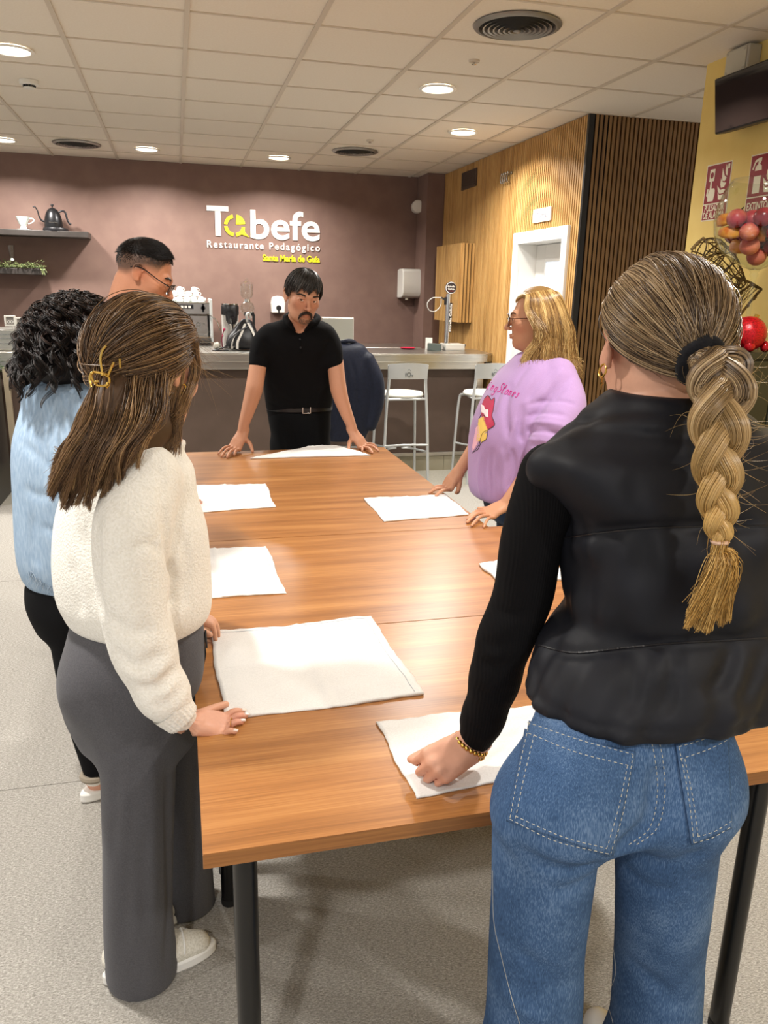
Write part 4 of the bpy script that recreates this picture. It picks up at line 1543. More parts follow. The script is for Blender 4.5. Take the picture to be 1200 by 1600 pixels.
# wire ornament
rng = random.Random(5)
M_wire = noisy('brown_vine_wire', '#3a2c18', '#7a6238', scale=30, rough=0.6)
t = thing('wire_ornament', 'brown woven wire ornament leaning behind the goblet on the cabinet', 'ornament', px(1165, 500, Y=3.37))
WY = 3.37
sp = np.array([px(x, y, Y=WY) for x, y in ((1092, 392), (1108, 398), (1128, 414), (1146, 432), (1160, 444))])
rad = [pr(v, sp[0]) for v in (17, 26, 24, 16, 7)]
SPN = spline(sp, 6)
RAD = np.interp(np.linspace(0, 1, len(SPN)), np.linspace(0, 1, 5), rad)
T = np.gradient(SPN, axis=0)
T /= np.linalg.norm(T, axis=1)[:, None]
Uv = np.cross(T, np.array([0, 1.0, 0]))
Uv /= np.linalg.norm(Uv, axis=1)[:, None]
Vv = np.cross(T, Uv)


def on(i, a, s=1.0):
 return SPN[i] + (Uv[i] * math.cos(a) + Vv[i] * math.sin(a)) * RAD[i] * s


m = MB()
for i in range(0, len(SPN), 4):
 m.tube([on(i, a, 1 + 0.05 * math.sin(3 * a + i)) for a in np.linspace(0, 2 * PI, 20)[:-1]], 0.0035, 6, closed=True)
for a in np.linspace(0, 2 * PI, 9)[:-1]:
 m.tube([on(i, a + 0.02 * i) for i in range(len(SPN))], 0.003, 6)
m.build('hoops', M_wire, t, smooth=True)
m = MB()
for k in range(120):
 i = rng.randrange(0, len(SPN) - 5)
 a = rng.uniform(0, 2 * PI)
 j = min(len(SPN) - 1, i + rng.randrange(1, 6))
 b = a + rng.uniform(-1.0, 1.0)
 m.tube([on(i, a), on((i + j) // 2, (a + b) / 2, 1.04), on(j, b)], 0.0013, 5)
m.build('wire_weave', M_wire, t, smooth=True)
m = MB()
E1, E2, E3, E4 = (px(x, y, Y=WY) for x, y in ((1150, 433), (1190, 452), (1156, 493), (1132, 480)))
E3b, E4b = E3.copy(), E4.copy()
for a, b in ((E1, E2), (E2, E3), (E1 * 0.4 + E2 * 0.6, E4), (E4, E3), (px(1100, 405, Y=WY - 0.04), px(1130, 395, Y=WY - 0.04)), (px(1080, 390, Y=WY - 0.05), px(1100, 372, Y=WY - 0.05))):
 mid = (a + b) / 2 + np.array([0, 0, 0.006])
 m.tube([a, mid, b], 0.006, 8, smooth=4)
 for k in range(3):
  f = rng.random()
  m.ball(a * (1 - f) + b * f, 0.0085, 8, 5)
m.build('twigs', M_wire, t, smooth=True)
m = MB()
for k in range(26):
 a = E1 * (1 - (f := rng.random())) + E2 * f
 b = E4 * (1 - (g := rng.random())) + E3 * g
 m.tube([a, b], 0.0012, 5)
m.build('wire_fan', M_wire, t, smooth=True)
m = MB()
for a in (E3, E4):
 m.cyl(a, (a[0] + 0.005, a[1] + 0.01, CT), 0.005, seg=8)
m.build('feet', M_wire, t, smooth=True)

# red ornaments on the cabinet
M_ballred = noisy('red_glitter', '#7d0510', '#c3121f', scale=160, rough=0.3, bump=0.4, bdist=0.002, metal=0.3)
M_shiny = mat('shiny_red', '#a50f1c', 0.15, 0.4)
bc = px(1170, 516, Y=2.94)
br = pr(27, bc)
bc[2] = CT + br
t = thing('bauble', 'big glittery red bauble on the dark cabinet beside the braid', 'bauble', bc, 'red baubles on the cabinet')
m = MB()
m.ball(bc, br, 40, 24)
m.build('ball', M_ballred, t, smooth=True, auto=False)
m = MB()
m.cyl(bc + np.array([0.02, -0.01, br * 0.95]), bc + np.array([0.022, -0.011, br * 1.1]), 0.01, seg=14)
m.build('cap', mat('gold_cap', '#b99345', 0.3, 1.0), t, smooth=True)
for (qx, qy, rr, lab) in ((1146, 535, 10, 'small shiny red bauble left of the big glittery one'), (1171, 541, 9, 'small shiny red bauble in front of the big glittery one'), (1196, 541, 8, 'small dark red bauble at the right frame edge on the cabinet')):
 c = px(qx, qy, Y=2.90)
 r = pr(rr, c)
 c[2] = CT + r
 t = thing('bauble', lab, 'bauble', c, 'red baubles on the cabinet')
 m = MB()
 m.ball(c, r, 28, 16)
 m.build('ball', M_shiny, t, smooth=True, auto=False)
 m = MB()
 m.cyl(c + np.array([0, 0, r * 0.95]), c + np.array([0, 0, r * 1.2]), 0.005, seg=10)
 m.build('cap', M_shiny, t, smooth=True)
t = thing('vine_sprig', 'thin pale vine sprig at the right frame edge beside the bauble', 'sprig', (2.5, 2.95, CT))
m = MB()
a = px(1183, 548, Y=2.96)
a[2] = CT + 0.004
m.tube([a, px(1192, 528, Y=2.96), px(1206, 512, Y=2.97)], 0.004, 6, smooth=4)
m.tube([px(1192, 528, Y=2.96), px(1203, 538, Y=2.95)], 0.003, 6)
m.build('twig', mat('pale_twig', '#c9b48a', 0.6), t, smooth=True)

# ------------------------------------------------------------------ far left corner: plinth with a small tree
t = thing('plinth_box', 'black plinth with thin white crackle lines at the far left edge', 'plinth', (-1.72, 6.45, 0))
m = MB()
m.box(-2.0, -1.335, 6.10, 6.66, 0, 0.92)
m.build('box', M_black, t, bevel=0.004)
rng = random.Random(2)
m = MB()
for k in range(26):
 z = rng.uniform(0.05, 0.85)
 x = rng.uniform(-1.7, -1.36)
 P = [(x, 6.097, z)]
 for q in range(3):
  x += rng.uniform(-0.09, 0.09)
  z += rng.uniform(-0.07, 0.07)
  P.append((min(max(x, -1.98), -1.345), 6.097, min(max(z, 0.02), 0.9)))
 m.tube(P, 0.002, 5)
m.build('white_lines', M_white, t)
m = MB()
m.box(-1.328, -1.285, 6.70, 6.745, 0.0, 0.97)
tag(m.build('corner_post', mat('beige_post', '#a89a83', 0.5), bevel=0.003), 'beige square post beside the black plinth at the far left', 'post')
t = thing('christmas_tree', 'small green Christmas tree standing on the black plinth at far left', 'tree', (-1.62, 6.34, 0.92))
m = MB()
rng = random.Random(9)
for k in range(2600):
 h = rng.random() ** 1.3
 R0 = 0.36 * (1 - h) + 0.02
 a = rng.uniform(0, 2 * PI)
 r = R0 * (0.55 + 0.45 * rng.random())
 c = np.array([-1.62 + r * math.cos(a), 6.34 + r * math.sin(a), 0.99 + 0.75 * h])
 d = np.array([math.cos(a), math.sin(a), rng.uniform(-0.5, 0.35)]) * rng.uniform(0.03, 0.06)
 s = np.array([-math.sin(a), math.cos(a), 0]) * 0.0035
 m.add([c, c + d * 0.5 + s, c + d, c + d * 0.5 - s, c + d * 0.4 + np.array([0, 0, 0.004])], [(0, 1, 4), (1, 2, 4), (2, 3, 4), (3, 0, 4)])
m.build('needles', noisy('fir_needle', '#22361f', '#4f6238', scale=40, rough=0.7), t)
m = MB()
m.cyl((-1.62, 6.34, 0.92), (-1.62, 6.34, 1.7), 0.02, 0.006, 10)
m.build('trunk', M_felt, t, smooth=True)
for q in ((-1.32, 6.22, 1.08), (-1.38, 6.1, 1.15), (-1.45, 6.1, 1.3)):
 bt = thing('bauble', 'tiny red bauble hanging on the small tree at far left', 'bauble', q, 'tiny red baubles on the small tree')
 m = MB()
 m.ball(q, 0.022, 16, 10)
 m.build('ball', M_shiny, bt, smooth=True)
 m = MB()
 m.cyl((q[0], q[1], q[2] + 0.02), (q[0], q[1], q[2] + 0.034), 0.005, seg=8)
 m.build('cap', M_shiny, bt, smooth=True)
# ------------------------------------------------------------------ solid modelling of bodies and clothes on a distance grid
def axis_coords(lo, hi, h, fine):
 out = [lo]
 while out[-1] < hi:
  c = out[-1]
  s = h
  for a, b, q in fine:
   if a - h <= c <= b:
    s = min(s, q)
  out.append(c + s)
 return np.array(out, np.float32)


class Solid:
 def __init__(self, lo, hi, h, fine=()):
  """fine: boxes (lo3, hi3, spacing) in which the grid is finer."""
  self.ax = [axis_coords(lo[i], hi[i], h, [(f[0][i], f[1][i], f[2]) for f in fine]) for i in range(3)]
  self.D = np.full([len(a) for a in self.ax], 0.5, np.float32)
  self.paint = []

 def sub(self, lo, hi):
  sl = []
  for i in range(3):
   a = self.ax[i]
   i0 = int(np.searchsorted(a, lo[i]))
   i1 = int(np.searchsorted(a, hi[i]))
   sl.append(slice(max(0, i0 - 1), min(len(a), i1 + 1)))
  g = (self.ax[0][sl[0]][:, None, None], self.ax[1][sl[1]][None, :, None], self.ax[2][sl[2]][None, None, :])
  return tuple(sl), g

 @staticmethod
 def smin(a, b, k):
  if k <= 0:
   return np.minimum(a, b)
  h = np.clip(0.5 + 0.5 * (a - b) / k, 0, 1)
  return a * (1 - h) + b * h - k * h * (1 - h)

 def put(self, sl, d, k, cut=False):
  if cut:
   self.D[sl] = -self.smin(-self.D[sl], d, k)
  else:
   self.D[sl] = self.smin(self.D[sl], d, k)

 # -- ellipsoid
 def ell(self, c, r, R=None, k=0.01, cut=False):
  c = np.asarray(c, float)
  R = np.eye(3) if R is None else np.asarray(R, float)
  r = np.asarray(r, float)
  ext = np.sqrt(((R * r) ** 2).sum(1)) + k + 0.012
  sl, (X, Y, Z) = self.sub(c - ext, c + ext)
  x, y, z = X - c[0], Y - c[1], Z - c[2]
  q = [x * R[0, i] + y * R[1, i] + z * R[2, i] for i in range(3)]
  k0 = np.sqrt(sum((q[i] / r[i]) ** 2 for i in range(3)))
  k1 = np.sqrt(sum((q[i] / r[i] ** 2) ** 2 for i in range(3))) + 1e-9
  d = (k0 * (k0 - 1) / k1).astype(np.float32)
  self.put(sl, d, k, cut)

 # -- tapering tube through points
 def limb(self, pts, rad, k=0.012, sub=6, flat=None, cut=False, wrinkle=None):
  P = np.asarray(pts, float)
  n0 = len(P)
  if sub > 1 and n0 > 2:
   P = spline(P, sub)
  r = np.interp(np.linspace(0, 1, len(P)), np.linspace(0, 1, n0), np.broadcast_to(np.asarray(rad, float), (n0,)) if np.ndim(rad) == 0 else rad)
  if wrinkle is not None:
   s = np.linspace(0, 1, len(P))
   r = r + wrinkle(s)
  mg = k + 0.02
  lo, hi = (P - r[:, None]).min(0) - mg, (P + r[:, None]).max(0) + mg
  sl, (X, Y, Z) = self.sub(lo, hi)
  L = np.full([X.shape[0], Y.shape[1], Z.shape[2]], 0.5, np.float32)
  x0, y0, z0 = X[:, 0, 0], Y[0, :, 0], Z[0, 0, :]
  for i in range(len(P) - 1):
   a, b, ra, rb = P[i], P[i + 1], r[i], r[i + 1]
   rm = max(ra, rb) + mg
   l2, h2 = np.minimum(a, b) - rm, np.maximum(a, b) + rm
   si = [slice(int(np.searchsorted(v, l2[q])), int(np.searchsorted(v, h2[q]))) for q, v in enumerate((x0, y0, z0))]
   px_, py_, pz_ = X[si[0]] - a[0], Y[:, si[1]] - a[1], Z[:, :, si[2]] - a[2]
   ab = b - a
   t = np.clip((px_ * ab[0] + py_ * ab[1] + pz_ * ab[2]) / (ab @ ab + 1e-12), 0, 1)
   dx, dy, dz = px_ - t * ab[0], py_ - t * ab[1], pz_ - t * ab[2]
   d2 = dx * dx + dy * dy + dz * dz
   if flat is not None:
    nrm, f = flat
    cmp_ = dx * nrm[0] + dy * nrm[1] + dz * nrm[2]
    d2 = d2 + cmp_ * cmp_ * (1 / f ** 2 - 1)
   d = np.sqrt(d2) - (ra + (rb - ra) * t)
   v = L[si[0], si[1], si[2]]
   np.minimum(v, d.astype(np.float32), out=v)
  self.put(sl, L, k, cut)

 # -- stack of ellipses along z; sections (z, cx, cy, a, b)
 def zloft(self, secs, yaw=0.0, n=2.4, k=0.02, round_=0.02, shape=None, cut=False):
  A = np.asarray(sorted(secs), float)
  dense = spline(A, 8)
  dense = dense[np.argsort(dense[:, 0])]
  zlo, zhi = A[0, 0], A[-1, 0]
  ext = max(A[:, 3].max(), A[:, 4].max()) + k + 0.03
  lo = (A[:, 1].min() - ext, A[:, 2].min() - ext, zlo - k - 0.03)
  hi = (A[:, 1].max() + ext, A[:, 2].max() + ext, zhi + k + 0.03)
  sl, (X, Y, Z) = self.sub(lo, hi)
  z = Z[0, 0, :]
  cx, cy, a, b = (np.interp(z, dense[:, 0], dense[:, q]).astype(np.float32)[None, None, :] for q in (1, 2, 3, 4))
  c, s = math.cos(yaw), math.sin(yaw)
  x, y = X - cx, Y - cy
  u = np.abs(x * c + y * s) / a
  v = np.abs(-x * s + y * c) / b
  q = (u ** n + v ** n) ** (1 / n)
  rr = np.sqrt((x * c + y * s) ** 2 + (-x * s + y * c) ** 2)
  d = (1 - 1 / np.maximum(q, 1e-4)) * rr
  d = np.where(q < 0.2, -np.minimum(a, b), d)
  if shape is not None:
   ang = np.arctan2((-x * s + y * c) / b, (x * c + y * s) / a)
   d = d + shape(ang, Z + 0 * ang)
  top = Z - zhi
  bot = zlo - Z
  e = np.maximum(top, bot) + 0 * d
  if round_ > 0:
   w = np.maximum(np.stack([d + round_, e + round_]), 0)
   d = np.where(np.maximum(d, e) < -round_, np.maximum(d, e), np.sqrt((w ** 2).sum(0)) - round_ + np.minimum(np.maximum(d + round_, e + round_), 0))
  else:
   d = np.maximum(d, e)
  self.put(sl, d.astype(np.float32), k, cut)

 # -- a groove (depth > 0) or ridge (depth < 0) along a polyline
 def crease(self, pts, w, depth, sub=5):
  P = np.asarray(pts, float)
  if len(P) > 2:
   P = spline(P, sub)
  lo, hi = P.min(0) - 3 * w, P.max(0) + 3 * w
  sl, (X, Y, Z) = self.sub(lo, hi)
  best = np.full([X.shape[0], Y.shape[1], Z.shape[2]], 9.0, np.float32)
  tb = np.zeros_like(best)
  n = len(P) - 1
  for i in range(n):
   a, ab = P[i], P[i + 1] - P[i]
   px_, py_, pz_ = X - a[0], Y - a[1], Z - a[2]
   t = np.clip((px_ * ab[0] + py_ * ab[1] + pz_ * ab[2]) / (ab @ ab + 1e-12), 0, 1)
   d2 = (px_ - t * ab[0]) ** 2 + (py_ - t * ab[1]) ** 2 + (pz_ - t * ab[2]) ** 2
   m = d2 < best
   best = np.where(m, d2, best)
   tb = np.where(m, (i + t) / n, tb)
  fade = np.clip(np.minimum(tb, 1 - tb) * 5, 0, 1) if len(P) > 1 else 1
  self.D[sl] += (depth * np.exp(-best / w ** 2) * fade).astype(np.float32)

 def warp(self, fn, lo, hi):
  sl, (X, Y, Z) = self.sub(lo, hi)
  self.D[sl] += fn(X, Y, Z).astype(np.float32)

 def cut_below(self, z, lo=None, hi=None):
  pass

 # -- surface nets
 def extract(self, smooth=2, keep=None):
  D = self.D
  S_ = D < 0
  c8 = np.zeros([s - 1 for s in D.shape], np.uint8)
  for i in (0, 1):
   for j in (0, 1):
    for k in (0, 1):
     c8 += S_[i:D.shape[0] - 1 + i, j:D.shape[1] - 1 + j, k:D.shape[2] - 1 + k]
  I, J, K = np.nonzero((c8 > 0) & (c8 < 8))
  idx = np.full(c8.shape, -1, np.int32)
  idx[I, J, K] = np.arange(len(I))
  acc = np.zeros((len(I), 3))
  cnt = np.zeros(len(I))
  corners = [(i, j, k) for i in (0, 1) for j in (0, 1) for k in (0, 1)]
  for a in corners:
   for q in range(3):
    if a[q] == 0:
     b = list(a)
     b[q] = 1
     va = D[I + a[0], J + a[1], K + a[2]]
     vb = D[I + b[0], J + b[1], K + b[2]]
     m = (va < 0) != (vb < 0)
     t = np.where(m, va / (va - vb + 1e-20), 0)
     pa = np.stack([self.ax[0][I + a[0]], self.ax[1][J + a[1]], self.ax[2][K + a[2]]], 1).astype(float)
     pb = np.stack([self.ax[0][I + b[0]], self.ax[1][J + b[1]], self.ax[2][K + b[2]]], 1)
     acc[m] += (pa + t[:, None] * (pb - pa))[m]
     cnt[m] += 1
  V = acc / np.maximum(cnt, 1)[:, None]
  quads = []
  for q in range(3):
   n = [slice(None)] * 3
   n[q] = slice(0, -1)
   m_ = [slice(None)] * 3
   m_[q] = slice(1, None)
   e = S_[tuple(n)] != S_[tuple(m_)]
   i, j, k = np.nonzero(e)
   o1, o2 = [(1, 2), (2, 0), (0, 1)][q]
   P = np.stack([i, j, k], 1)
   ok = (P[:, o1] > 0) & (P[:, o2] > 0) & (P[:, o1] < c8.shape[o1]) & (P[:, o2] < c8.shape[o2])
   P = P[ok]
   d1 = np.zeros(3, int)
   d1[o1] = 1
   d2 = np.zeros(3, int)
   d2[o2] = 1
   f = np.stack([idx[tuple((P - d1 - d2).T)], idx[tuple((P - d2).T)], idx[tuple(P.T)], idx[tuple((P - d1).T)]], 1)
   inside = S_[tuple(P.T)]
   f[~inside] = f[~inside][:, ::-1]
   quads.append(f)
  F = np.concatenate(quads)
  F = F[(F >= 0).all(1)]
  for _ in range(smooth):
   A = np.zeros_like(V)
   C_ = np.zeros(len(V))
   for q in range(4):
    a, b = F[:, q], F[:, (q + 1) % 4]
    for d in range(3):
     A[:, d] += np.bincount(a, V[b, d], len(V)) + np.bincount(b, V[a, d], len(V))
    C_ += np.bincount(a, minlength=len(V)) + np.bincount(b, minlength=len(V))
   V = 0.5 * V + 0.5 * A / np.maximum(C_, 1)[:, None]
  # keep the largest connected piece only
  lab = np.arange(len(V))
  E = np.concatenate([F[:, [0, 1]], F[:, [1, 2]], F[:, [2, 3]], F[:, [3, 0]]])
  for _ in range(400):
   old = lab.copy()
   mn = np.minimum(lab[E[:, 0]], lab[E[:, 1]])
   np.minimum.at(lab, E[:, 0], mn)
   np.minimum.at(lab, E[:, 1], mn)
   lab = lab[lab]
   if (lab == old).all():
    break
  u, c_ = np.unique(lab, return_counts=True)
  big = u[np.argmax(c_)]
  if keep != 'all':
   kv = lab == big
   remap = np.cumsum(kv) - 1
   F = remap[F[kv[F].all(1)]]
   V = V[kv]
  return V, F

 def mesh(self, name, material, parent=None, smooth=2, keep=None):
  V, F = self.extract(smooth, keep)
  o = new_object(name, V, F.astype(np.int32), material, smooth=True)
  attach(o, parent)
  return o

 def folds(self, items):
  """Grooves (depth > 0) and ridges along lines given in the picture, laid where they meet the surface."""
  sf = Surface(None, self.extract(1))
  for pts, wd, dp in items:
   P = spline(np.array([(x, y, 0) for x, y in pts], float), 6) if len(pts) > 2 else np.array([(pts[0][0] + (pts[1][0] - pts[0][0]) * t, pts[0][1] + (pts[1][1] - pts[0][1]) * t, 0) for t in np.linspace(0, 1, 10)])
   W_ = [h for h in (sf.hit(p[0], p[1], 0.0) for p in P) if h is not None]
   runs = [[]]
   for h in W_:
    if runs[-1] and np.linalg.norm(h - runs[-1][-1]) > 0.05:
     runs.append([])
    runs[-1].append(h)
   run = max(runs, key=len)
   if len(run) > 2:
    self.crease(np.array(run), wd, dp, sub=1)


def colour_points(o, fn, name='tint'):
 """A colour per point: fn(points) -> (n, 3) linear colours of the surface itself."""
 me = o.data
 n = len(me.vertices)
 co = np.zeros(n * 3, np.float32)
 me.vertices.foreach_get('co', co)
 c = np.ones((n, 4), np.float32)
 c[:, :3] = fn(co.reshape(-1, 3))
 at = me.color_attributes.new(name, 'FLOAT_COLOR', 'POINT')
 at.data.foreach_set('color', c.ravel())


def attr_mat(name, rough=0.5, spec=0.4, sss=0.0, noise=0.0, nscale=60, bump=0.0, aniso=0.0, sheen=0.0):
 k = NT(name)
 a = k.n('ShaderNodeAttribute')
 a.attribute_name = 'tint'
 out = a.outputs['Color']
 if noise:
  v = k.coords('Object')
  n = k.n('ShaderNodeTexNoise')
  n.inputs['Scale'].default_value = nscale
  n.inputs['Detail'].default_value = 4
  k.l(v, n.inputs['Vector'])
  mr = k.n('ShaderNodeMapRange')
  mr.inputs[3].default_value = 1 - noise
  mr.inputs[4].default_value = 1 + noise
  k.l(n.outputs['Fac'], mr.inputs[0])
  mx = k.n('ShaderNodeVectorMath', operation='MULTIPLY')
  k.l(out, mx.inputs[0])
  k.l(mr.outputs[0], mx.inputs[1])
  out = mx.outputs[0]
  if bump:
   k.bump(n.outputs['Fac'], bump, 0.001)
 k.l(out, k.b.inputs['Base Color'])
 k.b.inputs['Roughness'].default_value = rough
 k.b.inputs['Specular IOR Level'].default_value = spec
 k.b.inputs['Sheen Weight'].default_value = sheen
 if sss:
  k.b.inputs['Subsurface Weight'].default_value = sss
  k.b.inputs['Subsurface Radius'].default_value = (0.010, 0.004, 0.002)
  k.b.inputs['Subsurface Scale'].default_value = 0.6
 return k.m


M_skin = attr_mat('skin', rough=0.48, spec=0.35, sss=0.0, noise=0.05, nscale=140, bump=0.05)
M_hair = attr_mat('hair_strand', rough=0.36, spec=0.45)
M_hairbase = attr_mat('hair_mass', rough=0.5, spec=0.3, noise=0.12, nscale=90)


def strands(name, P, radius, cols, parent=None, sides=3, material=None, keepers=None):
 """P: (n, m, 3) polylines; radius: scalar, (m,) or (n, m); cols: (n, 3) or (n, m, 3) linear."""
 P = np.asarray(P, float)
 n, m, _ = P.shape
 T = np.gradient(P, axis=1)
 T /= np.linalg.norm(T, axis=2, keepdims=True) + 1e-12
 ref = np.eye(3)[np.argmin(np.abs(T).max(1), axis=1)][:, None, :] + 0 * T
 U = np.cross(T, ref)
 U /= np.linalg.norm(U, axis=2, keepdims=True) + 1e-12
 W_ = np.cross(T, U)
 r = np.broadcast_to(np.asarray(radius, float), (n, m))[..., None]
 rings = []
 for q in range(sides):
  a = 2 * PI * q / sides
  rings.append(P + (U * math.cos(a) + W_ * math.sin(a)) * r)
 V = np.stack(rings, 2).reshape(-1, 3)
 base = (np.arange(n)[:, None, None] * m + np.arange(m - 1)[None, :, None]) * sides
 q = np.arange(sides)[None, None, :]
 q2 = (q + 1) % sides
 F = np.stack([base + q, base + q2, base + sides + q2, base + sides + q], -1).reshape(-1, 4)
 o = new_object(name, V, F.astype(np.int32), material or M_hair, smooth=True)
 c = np.asarray(cols, float)
 if c.ndim == 2:
  c = np.repeat(c[:, None, :], m, 1)
 cc = np.ones((n * m * sides, 4), np.float32)
 cc[:, :3] = np.repeat(c.reshape(-1, 3), sides, 0)
 at = o.data.color_attributes.new('tint', 'FLOAT_COLOR', 'POINT')
 at.data.foreach_set('color', cc.ravel())
 attach(o, parent)
 return o


def lc(c):
 return np.array(lin(c)[:3])


def hair_cols(rng, n, pal, w=None):
 pal = np.array([lc(c) for c in pal])
 i = rng.choice(len(pal), n, p=w)
 c = pal[i] * rng.uniform(0.8, 1.2, (n, 1))
 return c


def streak_cols(rng, n, par, pal, freq=9.0, jitter=0.12, seed=0.0):
 """Strand colours that run in soft streaks along the parameter par (one value per strand)."""
 pal = np.array([lc(c) for c in pal])
 v = 0.5 + 0.22 * np.sin(par * freq + seed) + 0.17 * np.sin(par * freq * 2.3 + 1.7 + seed) + 0.14 * np.sin(par * freq * 5.1 + 0.4) + 0.10 * np.sin(par * freq * 11.3 + 2.2) + rng.normal(0, jitter, n)
 v = np.clip(v, 0, 1) * (len(pal) - 1)
 i = np.clip(v.astype(int), 0, len(pal) - 2)
 f = (v - i)[:, None]
 return (pal[i] * (1 - f) + pal[i + 1] * f) * rng.uniform(0.9, 1.1, (n, 1))


def cspline(P, m):
 """(n, k, 3) control polylines -> (n, m, 3) smooth curves."""
 P = np.asarray(P, float)
 n, k, _ = P.shape
 t = np.linspace(0, k - 1 - 1e-6, m)
 i = t.astype(int)
 f = (t - i)[None, :, None]
 pad = np.concatenate([2 * P[:, :1] - P[:, 1:2], P, 2 * P[:, -1:] - P[:, -2:-1]], 1)
 a, b, c, d = pad[:, i], pad[:, i + 1], pad[:, i + 2], pad[:, i + 3]
 return 0.5 * (2 * b + (c - a) * f + (2 * a - 5 * b + 4 * c - d) * f ** 2 + (3 * b - 3 * c + d - a) * f ** 3)


def frame(fwd, up=(0, 0, 1)):
 """Columns right, forward, up for a head that looks along fwd."""
 f = np.asarray(fwd, float)
 f = f / np.linalg.norm(f)
 u = np.asarray(up, float)
 u = u - f * (u @ f)
 u /= np.linalg.norm(u)
 return np.stack([np.cross(f, u), f, u], 1)


def head(s, c, R, sc=1.0, ears=True, nose=1.0, jaw=1.0, lips=True):
 """Adds a head to the body solid; local axes right, forward, up; crown to chin 0.235 m at sc = 1."""
 c = np.asarray(c, float)

 def w(*p):
  return c + R @ (np.array(p, float) * sc)

 def E(p, r, k, cut=False, Rl=None):
  s.ell(w(*p), np.array(r) * sc, R if Rl is None else R @ Rl, k * sc, cut)

 def Lb(pts, rad, k, cut=False, sub=4):
  s.limb([w(*p) for p in pts], np.array(rad) * sc, k * sc, sub, None, cut)
 E((0, -0.014, 0.030), (0.075, 0.094, 0.086), 0.01)
 E((0, 0.022, -0.028), (0.062 * jaw, 0.070, 0.082), 0.03)
 E((0, 0.030, -0.075), (0.047 * jaw, 0.052, 0.036), 0.025)
 E((0, 0.069, -0.096), (0.020, 0.016, 0.016), 0.022)
 for q in (-1, 1):
  E((q * 0.040, 0.058, -0.016), (0.020, 0.017, 0.016), 0.030)
 Lb([(-0.038, 0.076, 0.024), (0, 0.087, 0.020), (0.038, 0.076, 0.024)], [0.009, 0.011, 0.009], 0.016)
 for q in (-1, 1):
  E((q * 0.031, 0.096, 0.004), (0.017, 0.012, 0.0095), 0.010, cut=True)
 Lb([(0, 0.086, 0.014), (0, 0.100, -0.010), (0, 0.111 + 0.003 * nose, -0.030)], [0.0065, 0.0075, 0.0105], 0.009)
 for q in (-1, 1):
  E((q * 0.0115, 0.101, -0.034), (0.0075, 0.009, 0.007), 0.006)
  E((q * 0.006, 0.106, -0.043), (0.003, 0.004, 0.003), 0.002, cut=True)
  Lb([(q * 0.046, 0.080, 0.006), (q * 0.031, 0.0905, 0.0105), (q * 0.0175, 0.086, 0.005)], [0.003, 0.0046, 0.003], 0.003)
  Lb([(q * 0.046, 0.080, 0.003), (q * 0.031, 0.0885, -0.0045), (q * 0.0175, 0.085, 0.001)], [0.0022, 0.0028, 0.0022], 0.004)
 if lips:
  Lb([(-0.024, 0.086, -0.0625), (-0.008, 0.0965, -0.0585), (0, 0.097, -0.0595), (0.008, 0.0965, -0.0585), (0.024, 0.086, -0.0625)], [0.002, 0.0046, 0.0042, 0.0046, 0.002], 0.004)
  Lb([(-0.022, 0.086, -0.064), (0, 0.0955, -0.0695), (0.022, 0.086, -0.064)], [0.002, 0.0056, 0.002], 0.004)
  Lb([(-0.023, 0.090, -0.0632), (0, 0.103, -0.0642), (0.023, 0.090, -0.0632)], [0.0008, 0.0012, 0.0008], 0.002, cut=True)
 if ears:
  for q in (-1, 1):
   Rl = np.array(Matrix.Rotation(q * 0.42, 3, 'Z') @ Matrix.Rotation(-0.12, 3, 'X'))
   E((q * 0.079, -0.014, -0.002), (0.006, 0.0165, 0.0275), 0.006, Rl=Rl)
   E((q * 0.0865, -0.010, 0.002), (0.0045, 0.0095, 0.017), 0.004, cut=True, Rl=Rl)
   Lb([(q * 0.077, 0.004, 0.008), (q * 0.083, -0.002, 0.026), (q * 0.087, -0.020, 0.027), (q * 0.088, -0.031, 0.012), (q * 0.085, -0.027, -0.010), (q * 0.078, -0.012, -0.030)], [0.003, 0.0036, 0.0036, 0.0034, 0.0034, 0.005], 0.003)
   E((q * 0.077, -0.004, -0.024), (0.005, 0.007, 0.009), 0.005)
 return w


def skin_fn(base, wheads=(), warm=(), lip='#b06a5e'):
 b = lc(base)

 def fn(V):
  C = np.repeat(b[None, :], len(V), 0)
  for (p, r, col, amt) in warm:
   d = np.linalg.norm(V - np.asarray(p), axis=1)
   m = (amt * np.exp(-(d / r) ** 2))[:, None]
   C = C * (1 - m) + lc(col) * m
  return C
 return fn


def eyes(w, R, sc, parent, iris='#3a2417', look=(0, 0)):
 """Eyeballs with iris and pupil, set in the sockets."""
 for q in (-1, 1):
  c = w(q * 0.031, 0.0775, 0.0035)
  m = MB()
  m.ball(c, 0.0118 * sc, 20, 12)
  e = m.build('eye', mat('eye_white', '#e6ddd3', 0.25), parent, smooth=True, auto=False)
  d = R @ np.array([look[0], 1.0, look[1]])
  d /= np.linalg.norm(d)
  m = MB()
  m.lathe([(0.0001, 0.0122 * sc), (0.003 * sc, 0.0120 * sc), (0.0058 * sc, 0.0108 * sc)], c, 20, axis=d, cap=False)
  i_ = m.build('iris', mat('iris_brown', iris, 0.2), e, smooth=True)
  m = MB()
  m.lathe([(0.0001, 0.0126 * sc), (0.0026 * sc, 0.0124 * sc)], c, 16, axis=d, cap=False)
  m.build('pupil', M_black, e, smooth=True)


def finger(s, pts, r0, r1, k=0.004):
 s.limb(pts, np.linspace(r0, r1, len(pts)), k, 3)


